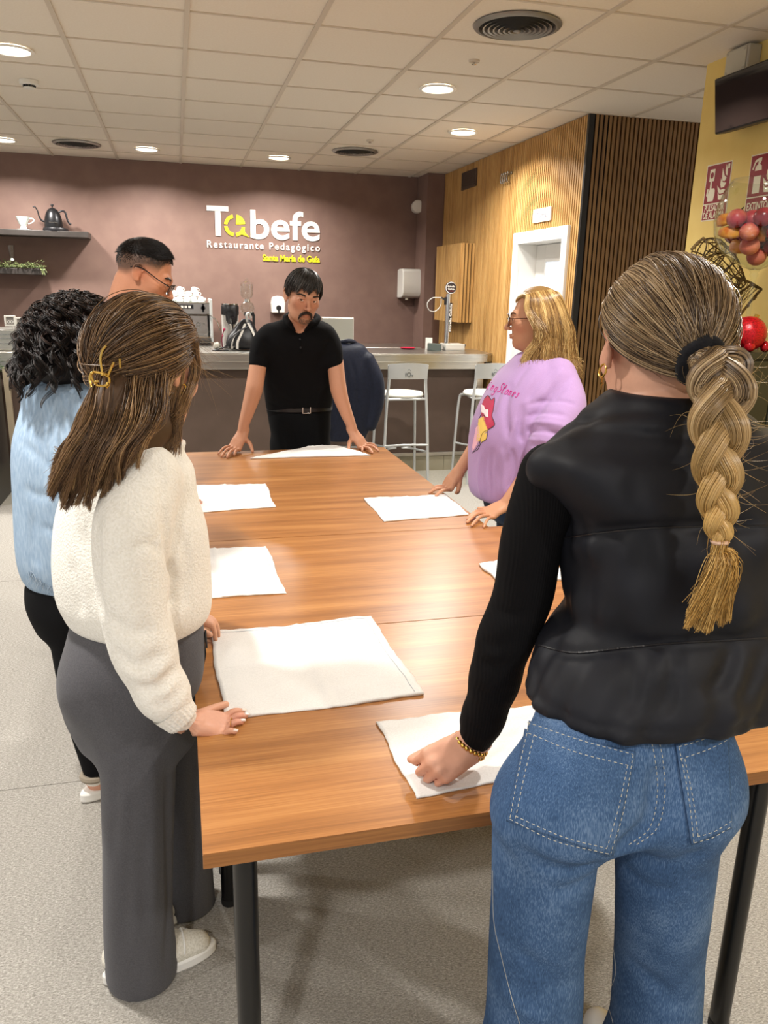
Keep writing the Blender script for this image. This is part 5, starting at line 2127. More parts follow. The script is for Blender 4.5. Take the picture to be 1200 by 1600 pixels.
def hand(s, wrist, f, n, thumb, length=0.18, spread=(-0.10, -0.02, 0.06, 0.15), curl=((0.1, 0.2, 0.1),) * 4, tips=None, thumb_dir=None, z_rest=None, wr=0.026, fat=1.0, arch=0.012):
 """A hand on the body solid. f: wrist to knuckles, n: out of the back of the hand, thumb: +1/-1 along cross(f, n)."""
 f = np.asarray(f, float) / np.linalg.norm(f)
 n = np.asarray(n, float)
 n = n - f * (n @ f)
 n /= np.linalg.norm(n)
 t = np.cross(f, n) * thumb          # towards the thumb
 q = length / 0.18
 w0 = np.asarray(wrist, float)

 def p(a, b, c_):
  return w0 + (f * a + t * b + n * c_) * q
 kn = [p(0.088, 0.029, 0.0), p(0.092, 0.009, 0.003), p(0.087, -0.011, 0.002), p(0.078, -0.029, -0.003)]
 for i, b in enumerate((0.016, 0.005, -0.006, -0.016)):
  s.limb([p(0.0, b, 0.0), p(0.045, b * 1.35, 0.003), kn[i]], np.array([0.0165, 0.0155, 0.0105]) * q * fat, 0.012 * q, 3)
 s.limb([p(-0.03, 0, 0), p(0.02, 0, 0)], [wr * q, 0.024 * q * fat], 0.012, 2, flat=(n, 0.72))
 lens = [(0.040, 0.025, 0.018), (0.044, 0.028, 0.019), (0.041, 0.026, 0.019), (0.032, 0.020, 0.017)]
 rr = [0.0086, 0.0088, 0.0083, 0.0074]
 ends = []
 for i in range(4):
  d = f * math.cos(spread[i]) - t * math.sin(spread[i])
  d = d / np.linalg.norm(d)
  pts = [kn[i] - f * 0.012 * q, kn[i]]
  if tips is not None:
   T_ = np.array(tips[i], float)
   if z_rest is not None:
    T_[2] = z_rest + rr[i] * q * 0.75
   for u_, h_ in ((0.45, 1.0), (0.78, 0.55)):
    pts.append(kn[i] * (1 - u_) + T_ * u_ + n * arch * h_ + np.array([0, 0, arch * 0.3 * h_]))
   pts.append(T_)
  a = 0.0
  for L, cu in (zip(lens[i], curl[i]) if tips is None else ()):
   a += cu
   dd = d * math.cos(a) - n * math.sin(a)
   nxt = pts[-1] + dd * L * q
   if z_rest is not None:
    nxt[2] = max(nxt[2], z_rest + rr[i] * q * 0.85)
   pts.append(nxt)
  finger(s, pts, rr[i] * 1.12 * q * fat, rr[i] * 0.78 * q * fat)
  ends.append((pts[-1], pts[-2], rr[i] * 0.78 * q))
 td = thumb_dir if thumb_dir is not None else (0.75, 0.62, -0.25)
 td = np.array(td) / np.linalg.norm(td)
 dt = f * td[0] + t * td[1] + n * td[2]
 b0 = p(0.015, 0.020, -0.006)
 b1 = b0 + dt * 0.038 * q
 d2 = dt * 0.8 + f * 0.35
 d2 /= np.linalg.norm(d2)
 b2 = b1 + d2 * 0.032 * q
 b3 = b2 + (d2 * 0.85 + f * 0.25) * 0.026 * q
 if z_rest is not None:
  for b in (b1, b2, b3):
   b[2] = max(b[2], z_rest + 0.0085 * q)
 finger(s, [b0, b1, b2, b3], 0.0135 * q * fat, 0.0082 * q * fat, 0.008)
 ends.append((b3, b2, 0.008 * q))
 return ends


def nails(ends, up, material, parent, size=1.0):
 up = np.asarray(up, float)
 for a, b, r in ends:
  d = a - b
  d /= np.linalg.norm(d)
  n = up - d * (up @ d)
  n /= np.linalg.norm(n)
  s_ = np.cross(d, n)
  m = MB()
  vs, fs = [], []
  for j in range(5):
   for i in range(5):
    u, v = -1 + 0.5 * i, -1 + 0.5 * j
    vs.append(a + d * (r * 0.15 + v * r * 0.85 * size) + s_ * u * r * 0.68 + n * (r * (1.03 - 0.32 * u * u) + 0.0004))
  for j in range(4):
   for i in range(4):
    fs.append((j * 5 + i, j * 5 + i + 1, (j + 1) * 5 + i + 1, (j + 1) * 5 + i))
  m.add(vs, fs)
  o = m.build('fingernail', material, parent, smooth=True, auto=False)
  sd = o.modifiers.new('thick', 'SOLIDIFY')
  sd.thickness = 0.0008


class Surface:
 """Drops points onto a built mesh so that pockets, prints and stitches follow it."""

 def __init__(self, o, vf=None):
  if vf is not None:
   self.t = BVHTree.FromPolygons([tuple(p) for p in vf[0]], [tuple(int(i) for i in f) for f in vf[1]])
   return
  me = o.data
  v = np.zeros(len(me.vertices) * 3, np.float32)
  me.vertices.foreach_get('co', v)
  f = [tuple(p.vertices) for p in me.polygons]
  self.t = BVHTree.FromPolygons([tuple(p) for p in v.reshape(-1, 3)], f)

 def hit(self, x, y, off=0.001):
  d = CR * ((x - 600) / CAMF) - CU * ((y - 800) / CAMF) + CF
  d = d / np.linalg.norm(d)
  loc, nrm, i, dist = self.t.ray_cast(Vector(EYE), Vector(d))
  if loc is None:
   return None
  if nrm.dot(Vector(d)) > 0:
   nrm = -nrm
  return np.array(loc + nrm * off)

 def near(self, p, off=0.001):
  loc, nrm, i, dist = self.t.find_nearest(Vector(tuple(p)))
  return np.array(loc + nrm * off)

 def patch(self, name, quad, material, parent, n=(24, 24), off=0.0015, th=0.002, outline=None):
  """quad: four picture corners (tl, tr, br, bl) of a patch sewn on the mesh."""
  a, b, c, d = (np.array(q, float) for q in quad)
  vs, ok = [], []
  for j in range(n[1] + 1):
   for i in range(n[0] + 1):
    u, v = i / n[0], j / n[1]
    q = a * (1 - u) * (1 - v) + b * u * (1 - v) + c * u * v + d * (1 - u) * v
    if outline is not None:
     q = outline(u, v, q)
    h = self.hit(q[0], q[1], off)
    ok.append(h is not None)
    vs.append(h if h is not None else (0, 0, 0))
  fs = []
  for j in range(n[1]):
   for i in range(n[0]):
    k = j * (n[0] + 1) + i
    f = (k, k + 1, k + n[0] + 2, k + n[0] + 1)
    if all(ok[q] for q in f):
     fs.append(f)
  o = new_object(name, vs, fs, material, smooth=True)
  bm = bmesh.new()
  bm.from_mesh(o.data)
  bmesh.ops.delete(bm, geom=[v for v in bm.verts if not v.link_faces], context='VERTS')
  bm.to_mesh(o.data)
  bm.free()
  sd = o.modifiers.new('thick', 'SOLIDIFY')
  sd.thickness = th
  sd.offset = 0
  attach(o, parent)
  return o

 def line(self, m, pts, r, off=0.0008, sub=8, dash=None, seg=5, step=1.5):
  """Thread laid along a picture line; dash = (on, off) in samples of `step` pixels."""
  P = spline(np.array([(x, y, 0) for x, y in pts], float), 10) if len(pts) > 2 else np.array([(pts[0][0] + (pts[1][0] - pts[0][0]) * t, pts[0][1] + (pts[1][1] - pts[0][1]) * t, 0) for t in np.linspace(0, 1, 12)])
  L = np.concatenate([[0], np.cumsum(np.linalg.norm(np.diff(P, axis=0), axis=1))])
  n = max(3, int(L[-1] / step) + 1)
  t = np.linspace(0, L[-1], n)
  P = np.stack([np.interp(t, L, P[:, 0]), np.interp(t, L, P[:, 1])], 1)
  W_ = [self.hit(p[0], p[1], off) for p in P]
  run = []
  for q, h in enumerate(W_ + [None]):
   gap = dash and q % (dash[0] + dash[1]) >= dash[0]
   if h is None or gap or (run and np.linalg.norm(h - run[-1]) > 0.03):
    if len(run) > 1:
     m.tube(run, r, seg)
    run = [h] if h is not None and not gap else []
   else:
    run.append(h)

 def poly(self, name, pts, material, parent, off=0.0009, th=0.0005, step=2.0):
  """A printed or sewn shape given by its picture outline, filled by a fine grid."""
  P = np.array(pts, float)
  lo, hi = P.min(0), P.max(0)
  nx, ny = max(2, int((hi[0] - lo[0]) / step)), max(2, int((hi[1] - lo[1]) / step))
  gx_, gy2 = np.linspace(lo[0], hi[0], nx + 1), np.linspace(lo[1], hi[1], ny + 1)

  def inside(x, y):
   r = False
   n = len(P)
   for i in range(n):
    x0, y0 = P[i]
    x1, y1 = P[i - 1]
    if (y0 > y) != (y1 > y) and x < (x1 - x0) * (y - y0) / (y1 - y0 + 1e-12) + x0:
     r = not r
   return r
  vid, vs, fs = {}, [], []

  def vert(i, j):
   if (i, j) not in vid:
    h = self.hit(gx_[i], gy2[j], off)
    if h is None:
     vid[(i, j)] = None
    else:
     vid[(i, j)] = len(vs)
     vs.append(h)
   return vid[(i, j)]
  for i in range(nx):
   for j in range(ny):
    if inside((gx_[i] + gx_[i + 1]) / 2, (gy2[j] + gy2[j + 1]) / 2):
     q = [vert(i, j), vert(i + 1, j), vert(i + 1, j + 1), vert(i, j + 1)]
     if None not in q:
      fs.append(tuple(q))
  if not fs:
   return None
  o = new_object(name, vs, fs, material, smooth=True)
  sd = o.modifiers.new('thick', 'SOLIDIFY')
  sd.thickness = th
  sd.offset = 0
  attach(o, parent)
  return o


def sec(xl, xr, y, Y, b, dy=0.0):
 """A body cross-section seen between picture columns xl and xr at row y, on the plane Y; b is its half depth."""
 l, r = px(xl, y, Y=Y), px(xr, y, Y=Y)
 return ((l[2] + r[2]) / 2, (l[0] + r[0]) / 2, Y + dy, (r[0] - l[0]) / 2, b)


def fabric(name, c1, c2, scale=400, rough=0.85, bump=0.25, bdist=0.0008, sheen=0.1, spec=0.2, stretch=(1, 1, 1), lo=0.3, hi=0.7, detail=2):
 return noisy(name, c1, c2, scale, rough, bump, bdist, detail, stretch, lo, hi, 0.0, spec, sheen)


ONLY = ''


def wanted(k):
 return not ONLY or k in ONLY.split(',')
def ellip(radii, th, ph, c=(0, -0.012, 0.03)):
 """Local head point at polar angle th and azimuth ph (0 = forward, + = right) on an ellipsoid."""
 th, ph = np.asarray(th, float), np.asarray(ph, float)
 return np.stack([c[0] + radii[0] * np.sin(th) * np.sin(ph), c[1] + radii[1] * np.sin(th) * np.cos(ph), c[2] + radii[2] * np.cos(th)], -1)


def to_world(c, R, sc, P):
 return np.asarray(c) + (np.asarray(P, float) * sc) @ R.T


def cap_shell(name, c, R, sc, theta_end, radii, col, parent, nphi=72, nth=20, material=None, cc=(0, -0.012, 0.03)):
 """The mass of hair that sits on the skull."""
 ph = np.linspace(-PI, PI, nphi, endpoint=False)
 te = np.array([theta_end(p) for p in ph])
 V, F = [], []
 for j in range(nth + 1):
  t = te * j / nth
  sh = 1.0 - 0.06 * (j / nth) ** 6
  V.append(ellip([r * sh for r in radii], np.maximum(t, 1e-3), ph, cc))
 V = np.concatenate(V)
 for j in range(nth):
  for i in range(nphi):
   i2 = (i + 1) % nphi
   F.append((j * nphi + i, j * nphi + i2, (j + 1) * nphi + i2, (j + 1) * nphi + i))
 o = new_object(name, to_world(c, R, sc, V), np.array(F, np.int32), material or M_hairbase, smooth=True)
 b = lc(col)
 colour_points(o, lambda V: np.repeat(b[None, :], len(V), 0))
 sd = o.modifiers.new('thick', 'SOLIDIFY')
 sd.thickness = 0.004
 attach(o, parent)
 return o


def short_strands(name, pts, dirs, length, m, rng, radius, cols, parent, curl=0.0, gravity=(0, 0, 0)):
 n = len(pts)
 t = np.linspace(0, 1, m)[None, :, None]
 d = dirs / (np.linalg.norm(dirs, axis=1, keepdims=True) + 1e-9)
 L = (length * rng.uniform(0.7, 1.2, (n, 1)))[:, :, None]
 P = pts[:, None, :] + d[:, None, :] * L * t + np.asarray(gravity)[None, None, :] * L * t ** 2 + curl * rng.normal(0, 1, (n, 1, 3)) * t ** 2 * L
 r = radius * (1 - 0.75 * np.linspace(0, 1, m))
 return strands(name, P, r[None, :], cols, parent)


def brows(w, R, sc, parent, col, rng, thick=1.0, n=90):
 pts, dirs = [], []
 for q in (-1, 1):
  for k in range(n):
   u = rng.uniform(0, 1)
   x = 0.014 + 0.036 * u
   z = 0.0215 + 0.0055 * math.sin(u * 2.4) + rng.normal(0, 0.0016 * thick)
   y = 0.0925 - 0.0135 * u ** 1.6 - 0.003
   pts.append(w(q * x, y + 0.001, z))
   dirs.append(R @ np.array([q * 1.0, -0.42, 0.30 * (1 - u) - 0.25 * u]))
 sf_ = Surface(parent)
 pts = [sf_.near(p, 0.0006) for p in pts]
 return short_strands('eyebrows', np.array(pts), np.array(dirs), 0.010 * sc, 4, rng, 0.0008 * sc * thick, hair_cols(rng, len(pts), [col]), parent)


def tuck(body, garment, mask, margin=0.006, reach=0.05, smooth=3):
 """Keeps the skin under the cloth: covered points that come too near the cloth move inwards."""
 me = body.data
 n = len(me.vertices)
 co = np.zeros(n * 3, np.float32)
 me.vertices.foreach_get('co', co)
 V = co.reshape(-1, 3).astype(float)
 sel = np.nonzero(mask(V))[0]
 t = Surface(garment).t
 for i in sel:
  p = Vector(V[i])
  loc, nrm, _, d = t.find_nearest(p, reach)
  if loc is None:
   continue
  sd = (p - loc).dot(nrm)
  if sd > -margin:
   V[i] = np.array(loc - nrm * margin)
 me.vertices.foreach_set('co', V.astype(np.float32).ravel())
 me.update()


def near_poly(V, pts, r):
 """Which points lie within r of a polyline."""
 best = np.full(len(V), 9.0)
 P = np.asarray(pts, float)
 for a, b in zip(P[:-1], P[1:]):
  ab = b - a
  t = np.clip(((V - a) @ ab) / (ab @ ab + 1e-12), 0, 1)
  best = np.minimum(best, np.linalg.norm(V - a - t[:, None] * ab, axis=1))
 return best < r


def secv(xl, xr, y, Y, b):
 """Like sec(), corrected for looking at the body from the side: the outline seen also holds some of its depth."""
 z, cx, cy, a, b = sec(xl, xr, y, Y, b)
 t = cx / Y
 return (z, cx, cy, math.sqrt(max(a * a - (t * b) ** 2, (0.5 * a) ** 2)), b)


def snap(parent, pts, off=0.0004):
 sf_ = Surface(parent)
 return np.array([sf_.near(p, off) for p in pts])


def slerp_hair(S_, T_, m, radii, c=(0, -0.012, 0.03), lift=0.0):
 """Great-circle runs over the skull from local points S_ (n, 3) to T_ (3) or (n, 3)."""
 c, r = np.asarray(c, float), np.asarray(radii, float)
 a = (S_ - c) / r
 b = np.broadcast_to((np.asarray(T_, float) - c) / r, a.shape)
 la, lb = np.linalg.norm(a, axis=1, keepdims=True), np.linalg.norm(b, axis=1, keepdims=True)
 a, b = a / la, b / lb
 w_ = np.arccos(np.clip((a * b).sum(1, keepdims=True), -0.999, 0.9999))
 t = np.linspace(0, 1, m)[None, :, None]
 w3 = w_[:, None, :]
 d = (np.sin((1 - t) * w3) * a[:, None, :] + np.sin(t * w3) * b[:, None, :]) / np.sin(w3)
 L = la[:, None, :] * (1 - t) + lb[:, None, :] * t
 return c + d * r * (L + lift * np.sin(PI * t))
# ------------------------------------------------------------------ the woman with the braid, seen from behind in the right foreground
if wanted('braid'):
 rng = np.random.default_rng(8)
 root = thing('person', 'woman with a long blonde braid, black puffer vest and blue jeans, back turned', 'person', (0.70, 1.02, 0))
 hc = px(1025, 545, Y=1.12)
 hs = 1.04
 R = frame((0.15, 0.96, -0.16), (0.02, 0, 1))
 arm = [px(852, 742, Y=1.11), px(836, 838, Y=1.11), px(818, 930, Y=1.12), px(790, 1005, Y=1.13), px(768, 1080, Y=1.15), px(744, 1150, Y=1.17), px(733, 1166, Y=1.172)]
 fine = [(hc - 0.16, hc + np.array([0.16, 0.16, 0.17]), 0.0034), ((0.40, 1.04, 0.74), (0.60, 1.30, 0.90), 0.0034)]
 s = Solid((0.36, 0.72, 0.0), (1.16, 1.42, 1.74), 0.009, fine)
 s.zloft([secv(970, 1108, 612, 1.08, 0.065), secv(915, 1180, 670, 1.07, 0.085), secv(880, 1225, 715, 1.06, 0.10), secv(895, 1200, 840, 1.05, 0.11), secv(890, 1190, 980, 1.03, 0.095), secv(860, 1165, 1080, 0.99, 0.085), secv(830, 1115, 1200, 0.96, 0.085), secv(815, 1110, 1290, 0.96, 0.075)], k=0.02)
 lg = [(px(850, 1330, Y=0.96), px(838, 1480, Y=1.00), px(830, 1600, Y=1.01)), (px(1050, 1330, Y=0.96), px(1036, 1480, Y=1.02), px(1022, 1600, Y=1.04))]
 for q, (a, b, c_) in zip((-1, 1), lg):
  ft = np.array([c_[0] - 0.02, c_[1] + 0.02, 0.08])
  s.limb([a, b, c_, ft], [0.075, 0.06, 0.05, 0.038], 0.03)
  s.limb([ft - np.array([0, 0.02, 0.03]), ft + np.array([0, 0.11, -0.045])], [0.038, 0.032], 0.02, 1)
 s.limb([hc + R @ np.array([0, -0.03, -0.05]) * hs, (hc * 0.45 + px(1040, 640, Y=1.07) * 0.55), px(1040, 668, Y=1.06)], [0.058, 0.055, 0.066], 0.02)
 w = head(s, hc, R, hs, nose=0.9)
 s.limb(arm, [0.045, 0.040, 0.040, 0.036, 0.031, 0.026, 0.025], 0.02)
 kc = px(702, 1184, Z=0.802)
 e1 = hand(s, arm[-1], kc - arm[-1], (-0.62, -0.62, 0.30), 1, 0.165, curl=((1.3, 1.5, 0.7),) * 4, spread=(0.0, 0.0, 0.0, 0.0), thumb_dir=(0.8, 0.25, -0.6), z_rest=0.7545, fat=1.08)
 far = [px(1222, 742, Y=1.12), np.array([1.00, 1.20, 1.12]), np.array([0.97, 1.22, 0.98]), np.array([0.94, 1.24, 0.85])]
 s.limb(far, [0.045, 0.04, 0.035, 0.026], 0.02)
 hand(s, far[-1], (-0.15, 0.45, -0.45), (0.1, 0.5, 0.8), 1, 0.172, z_rest=0.7505, curl=((0.0, 0.2, 0.1),) * 4)
 body = s.mesh('body', M_skin, root)
 colour_points(body, skin_fn('#cf9c82', warm=[(w(-0.08, -0.01, 0), 0.035, '#cc8a74', 0.6), (w(-0.06, 0.05, -0.03), 0.03, '#cf9280', 0.4), (arm[-1] + np.array([-0.05, 0, -0.04]), 0.05, '#c98772', 0.7)]))
 eyes(w, R, hs, body)

 # ---- clothes
 M_knit = NT('black_rib_knit')
 v = M_knit.coords('Object', (1, 1, 1))
 wv = M_knit.n('ShaderNodeTexWave')
 wv.inputs['Scale'].default_value = 70
 wv.inputs['Distortion'].default_value = 0.6
 M_knit.l(v, wv.inputs['Vector'])
 M_knit.b.inputs['Base Color'].default_value = lin('#0b0a0c')
 M_knit.b.inputs['Roughness'].default_value = 0.9
 M_knit.b.inputs['Specular IOR Level'].default_value = 0.15
 M_knit.bump(wv.outputs['Fac'], 0.35, 0.0015)
 M_knit = M_knit.m
 g = Solid((0.36, 0.86, 0.74), (1.16, 1.40, 1.48), 0.007)
 g.limb([px(862, 742, Y=1.10), px(832, 838, Y=1.105), px(817, 930, Y=1.12), px(787, 1005, Y=1.13), px(768, 1080, Y=1.15), px(745, 1149, Y=1.17)], [0.052, 0.050, 0.050, 0.048, 0.043, 0.0345], 0.02, wrinkle=lambda t: 0.003 * np.sin(t * 36) * np.clip((t - 0.45) * 2, 0, 1))
 g.limb([px(1222, 742, Y=1.12), far[1], far[2], far[3] + np.array([0, 0, 0.02])], [0.052, 0.05, 0.045, 0.034], 0.02)
 g.zloft([secv(930, 1150, 660, 1.07, 0.085), secv(880, 1225, 715, 1.06, 0.108), secv(892, 1204, 840, 1.05, 0.118), secv(884, 1196, 980, 1.03, 0.105), secv(872, 1160, 1060, 1.01, 0.105)], k=0.02)
 g.folds([([(742, 998), (775, 1010), (812, 998)], 0.009, 0.008), ([(738, 1026), (772, 1042), (806, 1030)], 0.009, 0.007), ([(734, 1075), (765, 1088), (795, 1082)], 0.009, 0.006), ([(760, 945), (800, 962), (838, 952)], 0.009, 0.007), ([(725, 1128), (745, 1142), (770, 1146)], 0.006, 0.005)])
 swt = g.mesh('sweater', M_knit, body)
 tuck(body, swt, lambda V: (V[:, 2] > 0.98) & (V[:, 2] < 1.36) | (near_poly(V, arm[0:6], 0.075) & (V[:, 2] > arm[5][2] + 0.012)) | near_poly(V, far[1:3], 0.06), 0.006)

 M_vest = noisy('black_nylon', '#121319', '#17181f', scale=14, rough=0.58, bump=0.06, bdist=0.003, spec=0.24)
 z1, z2, zy, zh = px(1020, 826, Y=0.92)[2], px(1020, 1010, Y=0.90)[2], px(1020, 682, Y=0.97)[2], px(985, 1142, Y=0.90)[2]
 vx = px(1035, 830, Y=1.05)[0]

 def quilt(ang, Z):
  back = np.clip(-np.sin(ang), 0, 1)
  s1 = z1 + 0.010 * np.cos(ang) - 0.010 * np.clip(-np.cos(ang), 0, 1)
  s2 = z2 + 0.012 * np.cos(ang * 1.0) + 0.004 * np.sin(3 * ang)
  d = 0.012 * np.exp(-((Z - s1) / 0.024) ** 2) + 0.013 * np.exp(-((Z - s2) / 0.024) ** 2) + 0.007 * np.exp(-((Z - zy) / 0.008) ** 2)
  fan = np.clip((Z - zh) / (s2 - zh), 0, 1)
  low = Z < s2
  d = d + np.where(low, (0.0034 * np.sin(15 * ang + 1.1 * np.sin(3.1 * ang)) + 0.0022 * np.sin(27 * ang + 0.7)) * (1 - 0.75 * fan), 0)
  mid = np.exp(-((Z - s1 + 0.03) / 0.035) ** 2) * 0.0035 * np.sin(19 * ang + 2 * np.sin(2 * ang)) + np.exp(-((Z - s2 - 0.03) / 0.035) ** 2) * 0.003 * np.sin(17 * ang)
  d = d + mid + 0.0025 * np.sin(7 * ang + 40 * Z) + 0.002 * np.sin(5 * ang - 55 * Z)
  d = d + 0.004 * np.exp(-((Z - zh - 0.02) / 0.006) ** 2)
  return d
 g = Solid((0.34, 0.74, 0.86), (1.20, 1.34, 1.50), 0.006)
 g.zloft([secv(945, 1118, 612, 1.085, 0.080), secv(934, 1136, 625, 1.08, 0.092), secv(905, 1175, 650, 1.075, 0.105), secv(868, 1220, 683, 1.07, 0.118), secv(838, 1252, 708, 1.06, 0.128), secv(836, 1262, 740, 1.055, 0.135), secv(858, 1250, 800, 1.05, 0.150), secv(866, 1240, 870, 1.045, 0.155), secv(862, 1232, 940, 1.035, 0.155),
    secv(846, 1226, 985, 1.02, 0.150), secv(824, 1222, 1035, 1.005, 0.152), secv(813, 1214, 1068, 0.995, 0.148), secv(818, 1206, 1090, 0.99, 0.138)], k=0.02, n=2.3, round_=0.012, shape=quilt)
 # shoulder caps of the vest over the arm holes
 g.limb([px(890, 712, Y=1.06), px(852, 728, Y=1.07), px(846, 748, Y=1.08)], [0.034, 0.028, 0.020], 0.025)
 g.limb([px(1205, 712, Y=1.06), px(1240, 728, Y=1.075)], [0.034, 0.028], 0.025, 1)
 # hollow of the collar and folds
 g.limb([px(1043, 585, Y=1.09), px(1043, 640, Y=1.09)], [0.072, 0.058], 0.010, 1, cut=True)
 g.folds([([(868, 843), (940, 832), (1010, 825), (1100, 822), (1198, 822)], 0.008, 0.016), ([(840, 1008), (898, 1020), (980, 1012), (1056, 1005), (1198, 997)], 0.008, 0.016)])
 g.folds((([(858, 692), (915, 655), (985, 640), (1075, 638)], 0.011, 0.010), ([(880, 676), (940, 668), (1010, 664), (1080, 668)], 0.010, -0.006),
      ([(990, 740), (994, 790), (996, 822)], 0.012, 0.004), ([(940, 870), (920, 930), (915, 990)], 0.014, 0.004), ([(1045, 830), (1070, 900), (1075, 960)], 0.018, 0.006),
      ([(988, 1015), (992, 1060), (985, 1120)], 0.009, 0.012), ([(1052, 1010), (1052, 1060), (1042, 1120)], 0.008, 0.012), ([(1150, 1000), (1135, 1050), (1100, 1090)], 0.010, 0.012), ([(1200, 1000), (1180, 1060), (1150, 1110)], 0.010, 0.010),
      ([(832, 1030), (838, 1070), (846, 1108)], 0.010, 0.008)))
 vest = g.mesh('puffer_vest', M_vest, body)
 vs_ = Surface(vest)
 sm_ = MB()
 vs_.line(sm_, [(873, 842), (940, 832), (1010, 825), (1100, 822), (1198, 822)], 0.0016, off=0.0006)
 vs_.line(sm_, [(842, 1008), (898, 1020), (980, 1012), (1056, 1005), (1198, 997)], 0.0016, off=0.0006)
 sm_.build('seam_stitch', M_black, vest)
 tuck(body, vest, lambda V: (V[:, 2] > 0.95) & (V[:, 2] < px(1040, 618, Y=1.08)[2]) & ~near_poly(V, [hc, px(1043, 640, Y=1.09)], 0.052) & ~near_poly(V, arm[:7], 0.06), 0.01)
 tuck(swt, vest, lambda V: (V[:, 2] > 0.95) & ~near_poly(V, arm[0:7], 0.085) & ~near_poly(V, far, 0.075), 0.006)

 # jeans
 k = NT('blue_denim')
 v = k.coords('Object')
 n1 = k.n('ShaderNodeTexNoise')
 n1.inputs['Scale'].default_value = 9
 n1.inputs['Detail'].default_value = 5
 k.l(v, n1.inputs['Vector'])
 v2 = k.coords('Object', (600, 600, 90))
 n2 = k.n('ShaderNodeTexNoise')
 n2.inputs['Scale'].default_value = 1.0
 n2.inputs['Detail'].default_value = 2
 k.l(v2, n2.inputs['Vector'])
 mx = k.n('ShaderNodeMix')
 mx.data_type = 'FLOAT'
 mx.inputs[0].default_value = 0.55
 k.l(n1.outputs['Fac'], mx.inputs[2])
 k.l(n2.outputs['Fac'], mx.inputs[3])
 k.l(k.ramp(mx.outputs[0], [(0.32, '#2c415f'), (0.5, '#3f5a7f'), (0.68, '#6880a0')]), k.b.inputs['Base Color'])
 k.b.inputs['Roughness'].default_value = 0.85
 k.b.inputs['Specular IOR Level'].default_value = 0.15
 k.bump(n2.outputs['Fac'], 0.25, 0.001)
 M_denim = k.m
 M_denim_dark = fabric('denim_fold', '#233650', '#3f5878', scale=220)
 M_thread = mat('pale_stitching', '#b9b7ac', 0.8)
 g = Solid((0.36, 0.70, 0.02), (1.10, 1.26, 1.02), 0.0065)
 g.zloft([secv(850, 1112, 1060, 0.97, 0.088), secv(842, 1124, 1100, 0.97, 0.092), secv(822, 1134, 1150, 0.965, 0.096), secv(800, 1140, 1195, 0.96, 0.098), secv(788, 1141, 1235, 0.955, 0.100), secv(784, 1138, 1262, 0.955, 0.094), secv(815, 1100, 1285, 0.955, 0.078)], k=0.02, n=2.5)
 for c_ in ((882, 1250, 0.925), (1072, 1245, 0.930)):
  g.ell(px(*c_[:2], Y=c_[2]), (0.088, 0.075, 0.098), None, 0.05)
 legs = [[(856, 1262, 0.955), (846, 1390, 0.975), (838, 1480, 1.00), (832, 1600, 1.02)], [(1044, 1262, 0.955), (1037, 1390, 0.985), (1030, 1480, 1.03), (1022, 1600, 1.05)]]
 for q, L in enumerate(legs):
  P = [px(x, y, Y=Y) for x, y, Y in L]
  P.append(np.array([P[-1][0] - 0.005, P[-1][1] + 0.01, 0.05]))
  g.limb(P, [0.086, 0.082, 0.082, 0.087, 0.105], 0.032)
 g.folds((([(1026, 1195), (1032, 1235), (1020, 1288), (985, 1320), (958, 1340)], 0.016, 0.034), ([(800, 1322), (850, 1352), (905, 1362), (940, 1345)], 0.014, 0.014), ([(985, 1335), (1050, 1350), (1110, 1325)], 0.016, 0.009),
      ([(960, 1340), (900, 1385), (860, 1395)], 0.012, 0.006), ([(965, 1345), (1010, 1385), (1060, 1395)], 0.012, 0.006), ([(800, 1480), (850, 1520), (890, 1560)], 0.018, 0.006), ([(780, 1540), (820, 1580), (860, 1599)], 0.018, -0.006),
      ([(980, 1500), (1030, 1540), (1070, 1590)], 0.018, 0.006), ([(1075, 1400), (1040, 1460), (1000, 1500)], 0.016, 0.005)))
 jeans = g.mesh('jeans', M_denim, body)
 tuck(body, jeans, lambda V: V[:, 2] < 0.95, 0.012)
 tuck(jeans, vest, lambda V: V[:, 2] > 0.985, 0.006)
 js = Surface(jeans)

 def bow(u, v, q):
  return q + np.array([0, 5 * math.sin(PI * u) * (1 - v)])
 pk = js.patch('back_pocket', [(826, 1126), (992, 1174), (955, 1336), (794, 1282)], M_denim, jeans, n=(44, 44), off=0.0022, th=0.0035, outline=bow)
 pk2 = js.patch('back_pocket', [(1054, 1162), (1134, 1131), (1141, 1292), (1079, 1318)], M_denim, jeans, n=(34, 44), off=0.0022, th=0.0035)
 for p_, L in ((pk, [[(828, 1131), (905, 1156), (987, 1177)], [(829, 1148), (900, 1176), (985, 1196)], [(831, 1131), (815, 1200), (800, 1278)], [(838, 1150), (823, 1210), (808, 1279)], [(987, 1178), (970, 1270), (951, 1330)], [(978, 1195), (963, 1262), (944, 1327)], [(800, 1279), (870, 1312), (951, 1331)], [(808, 1274), (880, 1305), (945, 1322)]]),
      (pk2, [[(1058, 1165), (1100, 1152), (1132, 1136)], [(1060, 1184), (1100, 1171), (1134, 1155)], [(1058, 1166), (1073, 1240), (1082, 1313)], [(1067, 1184), (1080, 1245), (1089, 1308)], [(1083, 1313), (1110, 1306), (1138, 1290)], [(1087, 1304), (1112, 1297), (1139, 1281)]])):
  st = MB()
  for q in L:
   js.line(st, q, 0.0006, off=0.0043, dash=(4, 2))
  st.build('pocket_stitch', M_thread, p_)
 st = MB()
 for dx_ in (-6, 6):
  js.line(st, [(1020 + dx_, 1144), (1029 + dx_, 1185), (1033 + dx_, 1239), (1021 + dx_, 1293), (985 + dx_, 1322)], 0.0006, off=0.0005, dash=(4, 2))
 js.line(st, [(770, 1360), (772, 1440), (785, 1500), (800, 1560), (812, 1599)], 0.0005, off=0.0004, sub=20)
